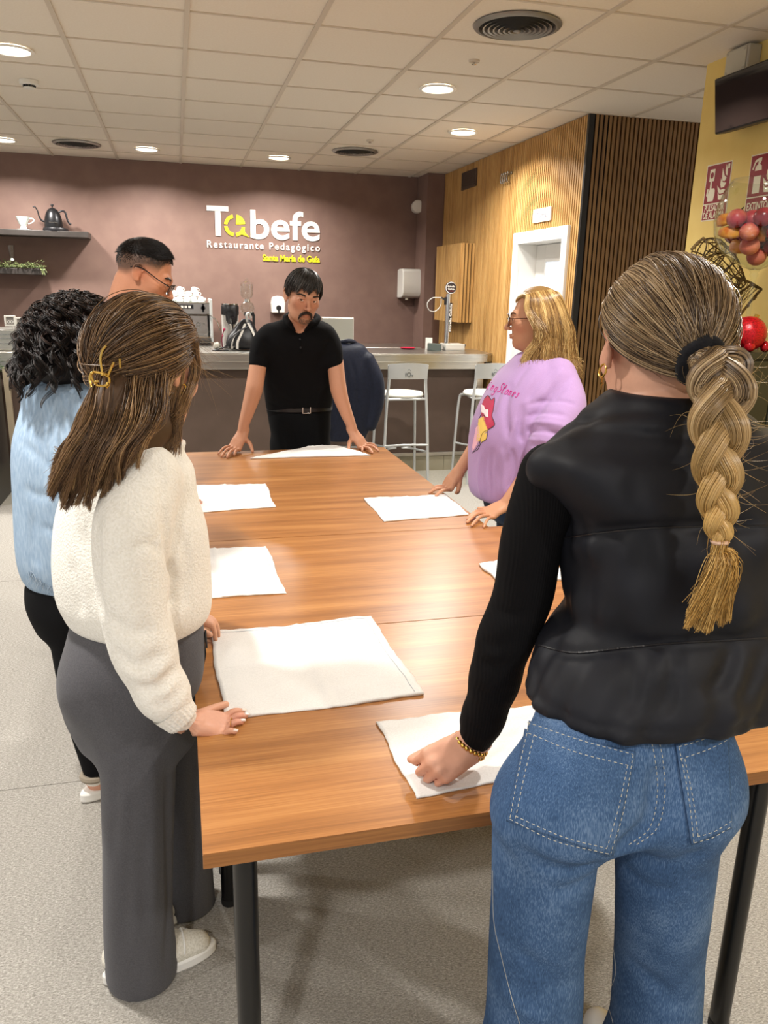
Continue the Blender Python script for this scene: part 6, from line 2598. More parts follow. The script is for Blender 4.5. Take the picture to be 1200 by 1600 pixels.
 js.line(st, [(957, 1470), (962, 1520), (950, 1560), (958, 1599)], 0.0005, off=0.0004, sub=20)
 st.build('seam_stitch', M_thread, jeans)
 for q, L in enumerate(legs):
  c_ = px(*L[-1][:2], Y=L[-1][2])
  g = Solid((c_[0] - 0.1, c_[1] - 0.12, -0.005), (c_[0] + 0.08, c_[1] + 0.24, 0.13), 0.007)
  g.limb([(c_[0] - 0.015, c_[1] - 0.03, 0.05), (c_[0] - 0.015, c_[1] + 0.06, 0.045), (c_[0] - 0.015, c_[1] + 0.16, 0.034)], [0.044, 0.044, 0.034], 0.02)
  g.warp(lambda X, Y, Z: np.where(Z < 0.001, 0.05, 0) + 0 * X, (c_[0] - 0.2, c_[1] - 0.2, -0.01), (c_[0] + 0.2, c_[1] + 0.3, 0.002))
  g.mesh('shoe', M_white, body)

 # bracelet
 M_gold = mat('gold', '#d6a954', 0.25, 1.0)
 wd_ = arm[-1] - arm[-2]
 wd_ /= np.linalg.norm(wd_)
 u_ = np.cross(wd_, (0, 1, 0.3))
 u_ /= np.linalg.norm(u_)
 v_ = np.cross(wd_, u_)
 bm_ = MB()
 wc = arm[-1] - wd_ * 0.001
 for r_ in range(2):
  for i in range(22):
   a = 2 * PI * (i + 0.5 * r_) / 22
   p = wc + wd_ * (0.0045 * (2 * r_ - 1)) + (u_ * math.cos(a) * 0.0325 + v_ * math.sin(a) * 0.0275)
   bm_.ball(p, 0.0047, 10, 6)
 bm_.build('bracelet', M_gold, body, smooth=True)

 # ---- hair pulled back into the braid
 pal = ['#4c3a28', '#6d5538', '#8f7250', '#b0936a', '#ccb088']
 RAD = (0.081, 0.1015, 0.0945)
 CC = np.array([0, -0.012, 0.03])
 tie = np.array([0.004, -0.114, -0.026])

 def hline(ph):
  a = abs(ph)
  return float(np.interp(a, [0, 0.5, 0.95, 1.25, 1.50, 1.75, 2.1, 2.6, 3.15], [0.84, 0.88, 1.05, 1.34, 1.54, 1.88, 2.18, 2.38, 2.44]))
 cap_shell('hair', hc, R, hs, hline, RAD, '#6e5841', body, nphi=96, nth=26)
 n, mm = 14000, 14
 ph = rng.uniform(-PI, PI, n)
 th = np.array([hline(p) for p in ph]) + rng.normal(0, 0.02, n)
 S0 = ellip(RAD, th, ph)
 P = slerp_hair(S0, tie + rng.normal(0, 0.007, (n, 3)), mm * 2, RAD, lift=0.012)
 f0 = np.where(rng.random(n) < 0.5, 0, (rng.uniform(0, 0.6, n) * mm * 2).astype(int))
 idx = (f0[:, None] + (2 * mm - 1 - f0)[:, None] * np.linspace(0, 1, mm)[None, :])
 i0 = np.clip(idx.astype(int), 0, 2 * mm - 2)
 fr = (idx - i0)[..., None]
 ar = np.arange(n)[:, None]
 P = P[ar, i0] * (1 - fr) + P[ar, i0 + 1] * fr
 P = CC + (P - CC) * (1 + (0.014 + 0.010 * rng.random(n) + 0.006 * np.sin(ph * 31))[:, None, None])
 nape = np.clip((np.abs(ph) - 2.0) / 0.5, 0, 1)
 col = streak_cols(rng, n, ph, ['#45362a', '#65513c', '#8a7051', '#aa8f6c', '#c6ae8a'], 13.0, 0.10) * (1 - 0.62 * nape[:, None])
 strands('hair_strands', to_world(hc, R, hs, P), (0.0009 * np.linspace(0.85, 1.0, mm))[None, :], col, body)
 # baby hairs at the nape and temple
 m_ = 160
 ph = np.where(rng.random(m_) < 0.7, rng.uniform(-2.9, -1.7, m_), rng.uniform(-1.6, -1.2, m_))
 S0 = ellip(RAD, np.array([hline(p) for p in ph]) + rng.uniform(-0.02, 0.10, m_), ph)
 short_strands('baby_hair', snap(body, to_world(hc, R, hs, S0)), (R @ (tie - S0).T).T + rng.normal(0, 0.03, (m_, 3)), 0.030, 6, rng, 0.0005, hair_cols(rng, m_, ['#54402b', '#7b6141']), body, curl=0.1)
 # elastic
 tw = to_world(hc, R, hs, tie + np.array([0.004, -0.010, -0.002]))
 ax = np.array([0.10, -0.92, -0.38])
 ax /= np.linalg.norm(ax)
 ua = np.cross(ax, (0, 0, 1.0))
 ua /= np.linalg.norm(ua)
 va = np.cross(ax, ua)
 em = MB()
 em.tube([tw + ua * 0.029 * math.cos(a) + va * 0.029 * math.sin(a) + ax * 0.002 * math.sin(5 * a) for a in np.linspace(0, 2 * PI, 40)[:-1]], 0.0105, 12, closed=True)
 em.build('hair_tie', fabric('black_hair_elastic', '#0b0b10', '#17171d', scale=300), body, smooth=True)
 # plait
 cen = np.array([tw, px(1122, 566, Y=0.955), px(1127, 610, Y=0.905), px(1124, 670, Y=0.872), px(1122, 740, Y=0.862), px(1123, 800, Y=0.856), px(1125, 846, Y=0.852)])
 cl = spline(cen, 30)
 cl = cl[np.linspace(0, len(cl) - 1, 170).astype(int)]
 sN = np.linspace(0, 1, len(cl))
 width = np.interp(sN, [0, 0.10, 0.25, 0.45, 0.65, 0.85, 0.97, 1.0], [0.024, 0.037, 0.042, 0.037, 0.030, 0.022, 0.014, 0.008])
 ds = np.linalg.norm(np.gradient(cl, axis=0), axis=1)
 tpar = np.cumsum(ds / width)
 tpar = (tpar - tpar[0]) / (tpar[-1] - tpar[0]) * 13.0
 lat = CR / np.linalg.norm(CR)
 dpt = np.array([-0.35, -0.93, 0.0])
 nb_ = 420
 allP, allC = [], []
 for q in range(3):
  t_ = tpar + 2 * PI * q / 3
  A_, B_ = width * 0.58, width * 0.34
  ctr = cl + lat * (A_ * np.sin(t_))[:, None] + dpt * (B_ * np.sin(2 * t_))[:, None]
  # bundle follows its own course: fill a disc around it
  rr = 0.80 + 0.20 * rng.random(nb_)
  aa = rng.uniform(0, 2 * PI, nb_)
  br_ = width * 0.52
  tw_ = tpar * 0.25
  tg_ = np.gradient(ctr, axis=0)
  tg_ /= np.linalg.norm(tg_, axis=1, keepdims=True)
  e1_ = np.cross(tg_, dpt)
  e1_ /= np.linalg.norm(e1_, axis=1, keepdims=True)
  e2_ = np.cross(tg_, e1_)
  off = (e1_[None] * np.cos(aa[:, None] + tw_)[..., None] + e2_[None] * np.sin(aa[:, None] + tw_)[..., None]) * (rr[:, None] * br_[None, :])[..., None]
  allP.append(ctr[None] + off + rng.normal(0, 0.0004, (nb_, 1, 3)))
  c0 = streak_cols(rng, nb_, aa + q * 2, ['#46372a', '#6c573f', '#967c5b', '#bfa680'], 3.0, 0.12)
  tip = lc('#cfa763')
  f = np.clip((sN - 0.30) / 0.55, 0, 1)[None, :, None] * 0.85
  allC.append(c0[:, None, :] * (1 - f) + (tip * rng.uniform(0.75, 1.2, (nb_, 1)))[:, None, :] * f)
  cm = MB()
  cm.tube(ctr[::2], (br_ * 0.80)[::2], 12)
  o = cm.build('braid_core', M_hairbase, body, smooth=True, auto=False)
  colour_points(o, lambda V: lc('#7a6242') * (1 - np.clip((cen[2][2] - V[:, 2:3]) / 0.22, 0, 1)) + lc('#b48f4e') * np.clip((cen[2][2] - V[:, 2:3]) / 0.22, 0, 1))
 strands('braid', np.concatenate(allP)[:, ::2], 0.0010, np.concatenate(allC)[:, ::2], body)
 # tail below the elastic
 nt_ = 1300
 end = cen[-1]
 ncl = 46
 ct = np.stack([rng.uniform(1068, 1140, ncl), rng.uniform(955, 990, ncl)], 1)
 ct[:, 1] -= np.clip(ct[:, 0] - 1105, 0, 40) * 0.35
 ci = rng.integers(0, ncl, nt_)
 tips = np.array([px(ct[c_, 0] + 2.2 * rng.normal(), ct[c_, 1] - 40 * rng.random() ** 5 + 2 * rng.normal(), Y=0.858 + 0.010 * math.sin(c_ * 2.1) + 0.003 * rng.normal()) for c_ in ci])
 rt = end + np.stack([rng.normal(0, 0.0035, nt_), rng.normal(0, 0.0035, nt_), np.full(nt_, 0.004)], 1)
 midp = rt * 0.55 + tips * 0.45 + np.array([0.006, -0.008, 0.012]) + rng.normal(0, 0.004, (nt_, 3))
 P = cspline(np.stack([rt, rt * 0.85 + tips * 0.15 + np.array([0, -0.003, 0]), midp, tips], 1), 12)
 strands('braid_tail', P, (0.0008 * np.linspace(1, 0.4, 12))[None, :], hair_cols(rng, nt_, ['#a87f3c', '#c89c55', '#dfb872', '#8b6a36']), body)
 tm = MB()
 tm.tube([end + lat * 0.010 * math.cos(a) + dpt * 0.009 * math.sin(a) for a in np.linspace(0, 2 * PI, 20)[:-1]], 0.003, 8, closed=True)
 tm.build('clear_elastic', mat('pale_elastic', '#c9a58c', 0.4), body, smooth=True)
 # flyaways along the plait
 nf = 70
 i_ = rng.integers(10, 165, nf)
 sgn = np.where(rng.random(nf) < 0.75, 1.0, -1.0)
 base = cl[i_] + lat * (sgn * width[i_])[:, None]
 d_ = lat * sgn[:, None] + np.array([0, 0, 1.0]) * rng.normal(-0.3, 0.7, (nf, 1)) + dpt * rng.normal(0, 0.4, (nf, 1))
 short_strands('flyaway_hair', base, d_, 0.030, 10, rng, 0.00028, hair_cols(rng, nf, ['#c3a36b', '#9c7f52']), body, curl=0.7)
 # earring and hairpin
 er = MB()
 ec = w(-0.0835, -0.004, -0.036)
 er.tube([ec + np.array([0.002 * math.sin(a), 0.010 * math.cos(a), 0.010 * math.sin(a)]) for a in np.linspace(0, 2 * PI, 22)[:-1]], 0.0017, 8, closed=True)
 er.box(ec[0] - 0.0008, ec[0] + 0.0008, ec[1] - 0.0012, ec[1] + 0.0012, ec[2] - 0.030, ec[2] - 0.010)
 er.box(ec[0] - 0.0008, ec[0] + 0.0008, ec[1] - 0.005, ec[1] + 0.005, ec[2] - 0.021, ec[2] - 0.018)
 er.build('earring', M_gold, body, smooth=True)
 hp = MB()
 a, b = ellip([r * 1.055 for r in RAD], 1.62, -1.86), ellip([r * 1.055 for r in RAD], 1.34, -2.22)
 hp.tube(to_world(hc, R, hs, np.array([a, ellip([r * 1.06 for r in RAD], 1.48, -2.05), b])), 0.0013, 6, smooth=4)
 hp.build('hairpin', M_black, body, smooth=True)
# ------------------------------------------------------------------ the young woman in the white sweater, left foreground
if wanted('girl'):
 rng = np.random.default_rng(31)
 root = thing('person', 'woman with long brown hair in a gold clip, white sweater and grey trousers', 'person', (-0.12, 1.62, 0))
 hc = px(238, 578, Y=1.70)
 hs = 1.04
 gz_ = math.radians(42)
 R = frame((math.sin(gz_), math.cos(gz_), -0.30), (0.08, 0.05, 1))
 arm = [px(222, 765, Y=1.54), px(212, 860, Y=1.50), px(214, 960, Y=1.47), px(238, 1050, Y=1.445), px(272, 1112, Y=1.435), px(288, 1127, Y=1.435)]
 hb = px(328, 985, Z=0.77)
 fine = [(hc - 0.15, hc + np.array([0.16, 0.16, 0.16]), 0.0036), ((-0.06, 1.34, 0.74), (0.14, 1.54, 0.84), 0.0034)]
 s = Solid((-0.36, 1.32, 0.0), (0.20, 2.06, 1.68), 0.009, fine)
 YA = math.radians(-40)

 def gs(xl, xr, y, Y, a, b):
  l, r = px(xl, y, Y=Y), px(xr, y, Y=Y)
  return ((l[2] + r[2]) / 2, (l[0] + r[0]) / 2, Y, a, b)
 s.zloft([gs(215, 262, 690, 1.69, 0.06, 0.06), gs(160, 285, 725, 1.69, 0.12, 0.08), gs(130, 292, 790, 1.68, 0.15, 0.10), gs(110, 310, 870, 1.67, 0.14, 0.105), gs(110, 318, 960, 1.66, 0.125, 0.10), gs(118, 312, 1060, 1.65, 0.14, 0.115), gs(140, 306, 1130, 1.66, 0.14, 0.10)], yaw=YA, k=0.02)
 lg = [[px(212, 1100, Y=1.60), px(218, 1300, Y=1.60), px(222, 1500, Y=1.62)], [px(268, 1090, Y=1.75), px(285, 1250, Y=1.79), px(296, 1400, Y=1.82)]]
 for L in lg:
  s.limb(L, [0.075, 0.05, 0.035], 0.03)
 s.limb([hc + R @ np.array([0, -0.03, -0.05]) * hs, (hc + px(238, 690, Y=1.69)) / 2, px(236, 700, Y=1.69)], [0.055, 0.052, 0.062], 0.02)
 w = head(s, hc, R, hs)
 s.limb(arm, [0.045, 0.042, 0.040, 0.035, 0.027, 0.025], 0.02)
 e1 = hand(s, arm[-1], (0.92, 0.05, -0.28), (0.22, -0.20, 0.92), -1, 0.168, tips=[px(379, 1112, Z=0.756), px(384, 1119, Z=0.756), px(378, 1128, Z=0.756), px(368, 1143, Z=0.756)], thumb_dir=(0.75, 0.62, -0.1), z_rest=0.7505, arch=0.006)
 far = [px(246, 765, Y=1.79), np.array([-0.06, 1.90, 1.08]), np.array([-0.06, 1.93, 0.92]), hb + np.array([-0.07, 0.02, 0.045])]
 s.limb(far, [0.045, 0.042, 0.034, 0.026], 0.02)
 e2 = hand(s, far[-1], (0.92, -0.15, -0.30), (0.2, 0.1, 0.95), 1, 0.165, tips=[hb + np.array([0.012, -0.028, 0]), hb + np.array([0.02, -0.008, 0]), hb + np.array([0.016, 0.012, 0]), hb + np.array([0.004, 0.03, 0])], z_rest=0.7505, arch=0.006, thumb_dir=(0.7, 0.7, -0.1))
 for L, tp in zip(lg, (px(322, 1490, Z=0.03), px(318, 1402, Z=0.03))):
  s.limb([L[-1] - np.array([0, 0, 0.02]), np.array([L[-1][0], L[-1][1], 0.055]), np.array([tp[0] * 0.6 + L[-1][0] * 0.4, tp[1] * 0.6 + L[-1][1] * 0.4, 0.04])], [0.030, 0.024, 0.018], 0.01, 2)
 body = s.mesh('body', M_skin, root)
 colour_points(body, skin_fn('#d09c80', warm=[(w(0.08, 0, 0), 0.03, '#cf8f74', 0.5), (arm[-1] + np.array([0.06, 0, 0]), 0.05, '#d29a84', 0.6), (arm[-1] + np.array([0.11, 0, 0]), 0.025, '#d68f80', 0.5)]))
 eyes(w, R, hs, body)
 nails(e1[:4], (0.05, -0.15, 1), mat('pale_nail', '#efd9cf', 0.2), body)
 rg = MB()
 kn_ = (e1[2][0] * 0.42 + (arm[-1] + np.array([0.075, -0.012, -0.006])) * 0.58)
 rg.tube([kn_ + np.array([0.002 * math.cos(a), 0.0092 * math.cos(a), 0.0085 * math.sin(a)]) for a in np.linspace(0, 2 * PI, 20)[:-1]], 0.0011, 6, closed=True)
 rg.build('ring', mat('thin_gold', '#d6b267', 0.25, 1.0), body, smooth=True)
 eb = MB()
 ec = w(0.0845, 0.000, -0.030)
 eb.tube([ec + R @ np.array([0.002, 0.006 * math.cos(a), 0.010 * math.sin(a)]) for a in np.linspace(-2.6, 2.2, 14)], 0.0016, 6)
 eb.build('earring', mat('thin_gold', '#d6b267', 0.25, 1.0), body, smooth=True)

 # sweater
 k = NT('white_fleece')
 v = k.coords('Object')
 n1 = k.n('ShaderNodeTexNoise')
 n1.inputs['Scale'].default_value = 210
 n1.inputs['Detail'].default_value = 3
 k.l(v, n1.inputs['Vector'])
 k.l(k.ramp(n1.outputs['Fac'], [(0.3, '#e0dcd2'), (0.65, '#edeae3')]), k.b.inputs['Base Color'])
 k.b.inputs['Roughness'].default_value = 0.95
 k.b.inputs['Specular IOR Level'].default_value = 0.1
 k.b.inputs['Sheen Weight'].default_value = 0.15
 k.bump(n1.outputs['Fac'], 0.55, 0.004)
 M_fleece = k.m
 g = Solid((-0.36, 1.34, 0.76), (0.18, 2.06, 1.34), 0.006)
 g.zloft([gs(222, 268, 688, 1.69, 0.068, 0.066), gs(196, 256, 703, 1.69, 0.080, 0.072), gs(158, 262, 728, 1.69, 0.130, 0.092), gs(130, 274, 770, 1.685, 0.152, 0.102), gs(108, 296, 820, 1.68, 0.172, 0.118), gs(94, 312, 880, 1.67, 0.174, 0.132), gs(92, 322, 930, 1.66, 0.170, 0.134), gs(104, 320, 955, 1.655, 0.158, 0.130), gs(116, 310, 975, 1.65, 0.142, 0.118)], yaw=YA, k=0.02, n=2.3, round_=0.015)
 g.limb([px(228, 748, Y=1.57), px(208, 820, Y=1.515), px(206, 890, Y=1.49), px(214, 970, Y=1.47), px(236, 1045, Y=1.45), px(264, 1098, Y=1.44), px(281, 1119, Y=1.435)], [0.070, 0.074, 0.070, 0.066, 0.058, 0.045, 0.0325], 0.022, wrinkle=lambda t: 0.004 * np.sin(t * 34 + 0.5) * np.clip((t - 0.42) * 3, 0, 1) * np.clip((0.93 - t) * 8, 0, 1))
 g.limb([px(243, 775, Y=1.79), far[1] * 1.0, far[2], far[3] + np.array([-0.02, 0, 0.02])], [0.044, 0.055, 0.050, 0.034], 0.03)
 g.folds([([(150, 880), (190, 868), (228, 850), (262, 870), (275, 900)], 0.007, 0.006), ([(246, 700), (252, 760), (250, 830), (232, 850)], 0.006, 0.004), ([(165, 960), (200, 985), (240, 985)], 0.012, 0.008), ([(176, 1015), (215, 1040), (262, 1015)], 0.012, 0.009), ([(215, 1075), (245, 1075), (280, 1040)], 0.011, 0.008), ([(190, 1045), (230, 1060), (272, 1028)], 0.009, -0.006),
    ([(235, 1100), (262, 1098), (292, 1066)], 0.010, 0.008), ([(108, 870), (120, 920), (128, 965)], 0.012, 0.006), ([(125, 820), (140, 880), (150, 960)], 0.014, 0.007), ([(280, 820), (292, 880), (290, 940)], 0.012, 0.006), ([(265, 880), (285, 920), (282, 955)], 0.012, 0.007), ([(155, 800), (148, 850), (150, 900)], 0.012, 0.007),
    ([(258, 790), (264, 870), (268, 920), (264, 962)], 0.010, 0.022), ([(150, 830), (149, 880), (152, 930), (162, 968)], 0.010, 0.022)])
 swt = g.mesh('sweater', M_fleece, body)
 # rib knit cuff
 cu = arm[-1] - arm[-2]
 cu /= np.linalg.norm(cu)
 ua = np.cross(cu, (0, 0, 1.0))
 ua /= np.linalg.norm(ua)
 va = np.cross(cu, ua)
 c0 = px(281, 1119, Y=1.435)
 cm = MB()
 vs, fs, nn = [], [], 96
 for j, (t_, rr) in enumerate(((-0.030, 0.0415), (-0.020, 0.0395), (-0.008, 0.0375), (0.004, 0.0355), (0.010, 0.0340), (0.011, 0.029), (0.0, 0.027))):
  for i in range(nn):
   a = 2 * PI * i / nn
   q = rr + (0.0011 * math.cos(24 * a) if 0 < j < 5 else 0)
   vs.append(c0 + cu * t_ + ua * q * math.cos(a) + va * q * math.sin(a))
 for j in range(6):
  for i in range(nn):
   i2 = (i + 1) % nn
   fs.append((j * nn + i, j * nn + i2, (j + 1) * nn + i2, (j + 1) * nn + i))
 cm.add(vs, fs)
 cm.build('cuff', M_fleece, swt, smooth=True, auto=False)
 ntop = px(240, 694, Y=1.69)[2]
 tuck(body, swt, lambda V: (V[:, 2] > 0.95) & (V[:, 2] < ntop) & ~near_poly(V, [hc, px(238, 690, Y=1.69)], 0.055) | near_poly(V, arm[:5], 0.06), 0.006)
 # trousers
 M_grey = fabric('grey_wool_blend', '#4b4a4e', '#58575b', scale=380, rough=0.9, bump=0.12, sheen=0.1)
 g = Solid((-0.36, 1.36, 0.0), (0.16, 2.04, 1.0), 0.0065)
 g.zloft([gs(114, 314, 950, 1.655, 0.136, 0.112), gs(106, 314, 1000, 1.65, 0.152, 0.120), gs(102, 304, 1055, 1.645, 0.158, 0.128), gs(110, 286, 1110, 1.65, 0.142, 0.116), gs(140, 290, 1160, 1.66, 0.130, 0.11)], yaw=YA, k=0.02, n=2.3, round_=0.01)
 g.ell(px(158, 1070, Y=1.60), (0.078, 0.075, 0.09), None, 0.05)
 g.limb([px(212, 1110, Y=1.60), px(216, 1200, Y=1.59), px(216, 1320, Y=1.59), px(216, 1430, Y=1.60), px(222, 1508, Y=1.61)], [0.086, 0.080, 0.077, 0.078, 0.084], 0.03)
 g.limb([px(262, 1100, Y=1.75), px(276, 1220, Y=1.78), px(286, 1320, Y=1.80), px(292, 1408, Y=1.82)], [0.082, 0.074, 0.070, 0.074], 0.02)
 g.folds([([(262, 1180), (263, 1300), (264, 1420), (258, 1530)], 0.010, 0.012), ([(212, 1150), (205, 1280), (200, 1400), (190, 1500)], 0.016, 0.006), ([(238, 1170), (240, 1300), (243, 1450)], 0.010, -0.006), ([(150, 1170), (180, 1180), (215, 1150)], 0.014, 0.005), ([(276, 965), (280, 1010), (276, 1060), (268, 1110)], 0.007, 0.007), ([(105, 985), (150, 1000), (186, 1000)], 0.006, 0.004),
    ([(190, 1180), (180, 1260), (176, 1350)], 0.014, 0.006), ([(225, 1290), (222, 1380), (230, 1480)], 0.012, 0.005), ([(300, 1160), (302, 1260), (304, 1380)], 0.010, 0.007)])
 trs = g.mesh('trousers', M_grey, body)
 tuck(body, trs, lambda V: (V[:, 2] < 0.92) & (V[:, 2] > 0.10) & ~near_poly(V, arm[3:] + [arm[-1] + np.array([0.15, 0, -0.02])], 0.07) & (V[:, 0] < 0.2) & ~near_poly(V, far[2:] + [hb], 0.06), 0.008)
 dm = MB()
 q0 = px(321, 985, Y=1.62)
 dm.tube([q0, px(319, 1005, Y=1.61), px(321, 1020, Y=1.61), px(318, 1037, Y=1.61)], 0.0022, 6, smooth=4)
 dm.tube([q0, px(322, 1000, Y=1.60), px(323, 1012, Y=1.60)], 0.0022, 6, smooth=4)
 dm.build('drawstring', M_rubber, trs, smooth=True)
 # trainers
 M_sole = mat('white_sole', '#e6e4df', 0.5)
 M_mesh = noisy('pale_mesh', '#c9c4b6', '#e2ded3', scale=220, rough=0.7, bump=0.3)
 for (hx, hy), (tx, ty) in (((168, 1536), (338, 1482)), ((250, 1440), (322, 1398))):
  h, t_ = px(hx, hy, Z=0.0), px(tx, ty, Z=0.0)
  if np.linalg.norm((t_ - h)[:2]) < 0.26:
   h = t_ + (h - t_) / np.linalg.norm(h - t_) * 0.27
  d = (t_ - h)
  L_ = np.linalg.norm(d)
  d /= L_
  n_ = np.array([-d[1], d[0], 0])
  g = Solid(np.minimum(h, t_) - np.array([0.08, 0.08, 0.01]), np.maximum(h, t_) + np.array([0.08, 0.08, 0.13]), 0.005)
  g.limb([h + d * 0.035 + [0, 0, 0.07], h + d * 0.12 + [0, 0, 0.062], h + d * (L_ * 0.62) + [0, 0, 0.044], h + d * (L_ - 0.045) + [0, 0, 0.036]], [0.034, 0.038, 0.040, 0.030], 0.02)
  g.warp(lambda X, Y, Z: np.where(Z < 0.022, 0.05, 0) + 0 * X, (-2, -2, -0.1), (3, 3, 0.024))
  up = g.mesh('shoe', M_mesh, body)
  so = MB()
  prof = []
  for a in np.linspace(0, 2 * PI, 41)[:-1]:
   c_ = math.cos(a)
   hw = 0.040 if c_ > 0 else 0.035
   p = h + d * (L_ / 2 + L_ / 2 * c_ * abs(c_) ** -0.25 if abs(c_) > 1e-3 else L_ / 2) + n_ * hw * math.sin(a) * (1.05 - 0.18 * c_ * c_)
   prof.append((p[0], p[1], 0.001))
  so.prism(prof, (0, 0, 0.030))
  so.build('sole', M_sole, up, smooth=True, bevel=0.006)
  for q_ in range(4):
   st = MB()
   a0 = h + d * (L_ * 0.45 + q_ * 0.022)
   pts = [a0 + n_ * 0.038 + [0, 0, 0.050], a0 + n_ * 0.012 + [0, 0, 0.088 - 0.006 * q_], a0 - n_ * 0.012 + [0, 0, 0.088 - 0.006 * q_], a0 - n_ * 0.038 + [0, 0, 0.050]]
   st.tube(snap(up, spline(np.array(pts), 5), 0.001), 0.0028, 6)
   st.build('lace', M_sole, up, smooth=True)

 # ---- hair
 pal = ['#33251c', '#4a3728', '#634b35', '#836444', '#a9875e']
 RAD = (0.0825, 0.1035, 0.0985)
 CC = np.array([0, -0.012, 0.03])

 def hl(ph):
  a = abs(ph)
  return float(np.interp(a, [0, 0.5, 0.95, 1.2, 1.5, 1.8, 2.2, 3.15], [0.84, 0.90, 1.08, 1.42, 1.66, 2.0, 2.25, 2.3]))
 cap_shell('hair', hc, R, hs, hl, RAD, '#45332a', body)
 clip = to_world(hc, R, hs, np.array([-0.010, -0.122, -0.035]))
 clipL = np.array([-0.010, -0.118, -0.030])
 # upper hair swept into the clip
 n, mm = 5200, 18
 ph = rng.uniform(-1.9, 1.9, n)
 th0 = np.array([hl(p) for p in ph]) * np.where(rng.random(n) < 0.55, 1.0, rng.uniform(0.1, 1.0, n))
 th0 = np.minimum(th0, 1.62)
 S0 = ellip(RAD, th0, ph)
 P = slerp_hair(S0, clipL + rng.normal(0, 0.009, (n, 3)), mm, RAD, lift=0.02)
 P = CC + (P - CC) * (1 + (0.012 + 0.018 * rng.random(n) + 0.006 * np.sin(ph * 23))[:, None, None])
 P[:, :, 2] -= (0.018 * np.sin(np.linspace(0, PI, mm)) * rng.random((n, 1)) * (np.abs(ph) > 0.9)[:, None])
 strands('hair_strands', to_world(hc, R, hs, P), 0.00095, streak_cols(rng, n, ph + th0 * 0.7, pal, 12.0, 0.13), body)
 # lengths falling down the back
 fall = [[(188, 590, 1.60), (165, 640, 1.555), (140, 700, 1.53), (118, 760, 1.525)], [(205, 610, 1.60), (190, 660, 1.56), (165, 715, 1.535), (140, 765, 1.53)], [(232, 630, 1.61), (222, 665, 1.575), (196, 712, 1.55), (165, 755, 1.535)], [(250, 640, 1.63), (248, 672, 1.60), (226, 700, 1.575), (196, 730, 1.555)]]
 hm = Solid((-0.34, 1.44, 1.10), (0.10, 1.76, 1.56), 0.007)
 for L in fall:
  hm.limb([px(x, y, Y=Y) for x, y, Y in L], [0.026, 0.028, 0.024, 0.008], 0.03)
 hm.limb([px(160, 600, Y=1.585), px(140, 660, Y=1.55), px(112, 720, Y=1.53), px(98, 772, Y=1.525)], [0.016, 0.024, 0.024, 0.008], 0.03)
 ms = hm.mesh('hair_lengths', M_hairbase, body)
 colour_points(ms, lambda V: np.repeat(lc('#4a3626')[None, :], len(V), 0))
 n2 = 5600
 a_ = rng.random(n2)
 ctrl = []
 o_ = np.argsort(a_)
 ex = np.interp(a_, [0, 0.3, 0.6, 1.0], [80, 112, 150, 205])
 ey = np.interp(a_, [0, 0.15, 0.4, 0.7, 1.0], [755, 785, 790, 772, 735])
 x0 = np.interp(a_, [0, 0.3, 0.6, 1.0], [158, 182, 222, 264])
 y0 = np.interp(a_, [0, 0.3, 0.6, 1.0], [588, 585, 600, 612])
 ncl = 64
 ca = (np.arange(ncl) + rng.random(ncl)) / ncl
 cj = rng.normal(0, 1, (ncl, 8))
 cd = rng.random(ncl)
 ci = np.minimum((a_ * ncl).astype(int), ncl - 1)
 for i in range(n2):
  c_ = ci[i]
  j = rng.normal(0, 1, 8)
  q = cj[c_]
  xx, yy = np.interp(ca[c_], a_[o_], ex[o_]), np.interp(ca[c_], a_[o_], ey[o_])
  Yo = -0.041 + 0.016 * q[0] * 0.6 + 0.006 * j[0]
  ctrl.append([px(x0[i] + 4 * j[0], y0[i] - 16 + 8 * j[1], Y=1.622 + Yo * 0.5), px(x0[i] * 0.72 + ex[i] * 0.28 + 5 * j[2], y0[i] * 0.66 + ey[i] * 0.34 + 4 * j[3], Y=1.575 + Yo), px((x0[i] * 0.36 + ex[i] * 0.64) * 0.5 + (x0[i] * 0.36 + xx * 0.64) * 0.5 - 6 + 4 * q[1] + 3 * j[4], y0[i] * 0.33 + ey[i] * 0.67 + 3 * j[5], Y=1.548 + Yo),
      px(xx + 7 * q[2] + 2.0 * j[6], yy + 5 * q[3] - 34 * cd[c_] ** 2 - 40 * rng.random() ** 5 + 2.5 * j[7], Y=1.535 + Yo * 0.7)])
 P = cspline(np.array(ctrl), 18)
 base_c = streak_cols(rng, n2, a_ * 3.0, pal, 11.0, 0.13)
 tipc = streak_cols(rng, n2, a_ * 3.0, ['#533c29', '#75563a', '#957450', '#b59466'], 11.0, 0.13)
 f_ = np.clip((np.linspace(0, 1, 18) - 0.25) / 0.6, 0, 1)[None, :, None] * 0.8
 strands('hair_strands_back', P, (0.0011 * np.linspace(1, 0.3, 18))[None, :], base_c[:, None] * (1 - f_) + tipc[:, None] * f_, body)
 # locks beside the face and loose hairs
 n3 = 1100
 a_ = rng.random(n3)
 ctrl = []
 for i in range(n3):
  j = rng.normal(0, 1, 8)
  x0_ = 268 + 42 * a_[i]
  ctrl.append([px(x0_, 540 + 3 * j[0], Y=1.66 - 0.01 * a_[i]), px(272 + 40 * a_[i] + 1.5 * j[1], 585, Y=1.63 + 0.05 * a_[i]), px(262 + 26 * a_[i] + 2.5 * j[2], 640 + 4 * j[3], Y=1.61), px(258 + 20 * a_[i] + 3 * j[4], 705 - 55 * rng.random() ** 2 + 6 * j[5], Y=1.595)])
 m_ = (a_ < 0.36) | (a_ > 0.62)
 P = cspline(np.array(ctrl)[m_], 14)
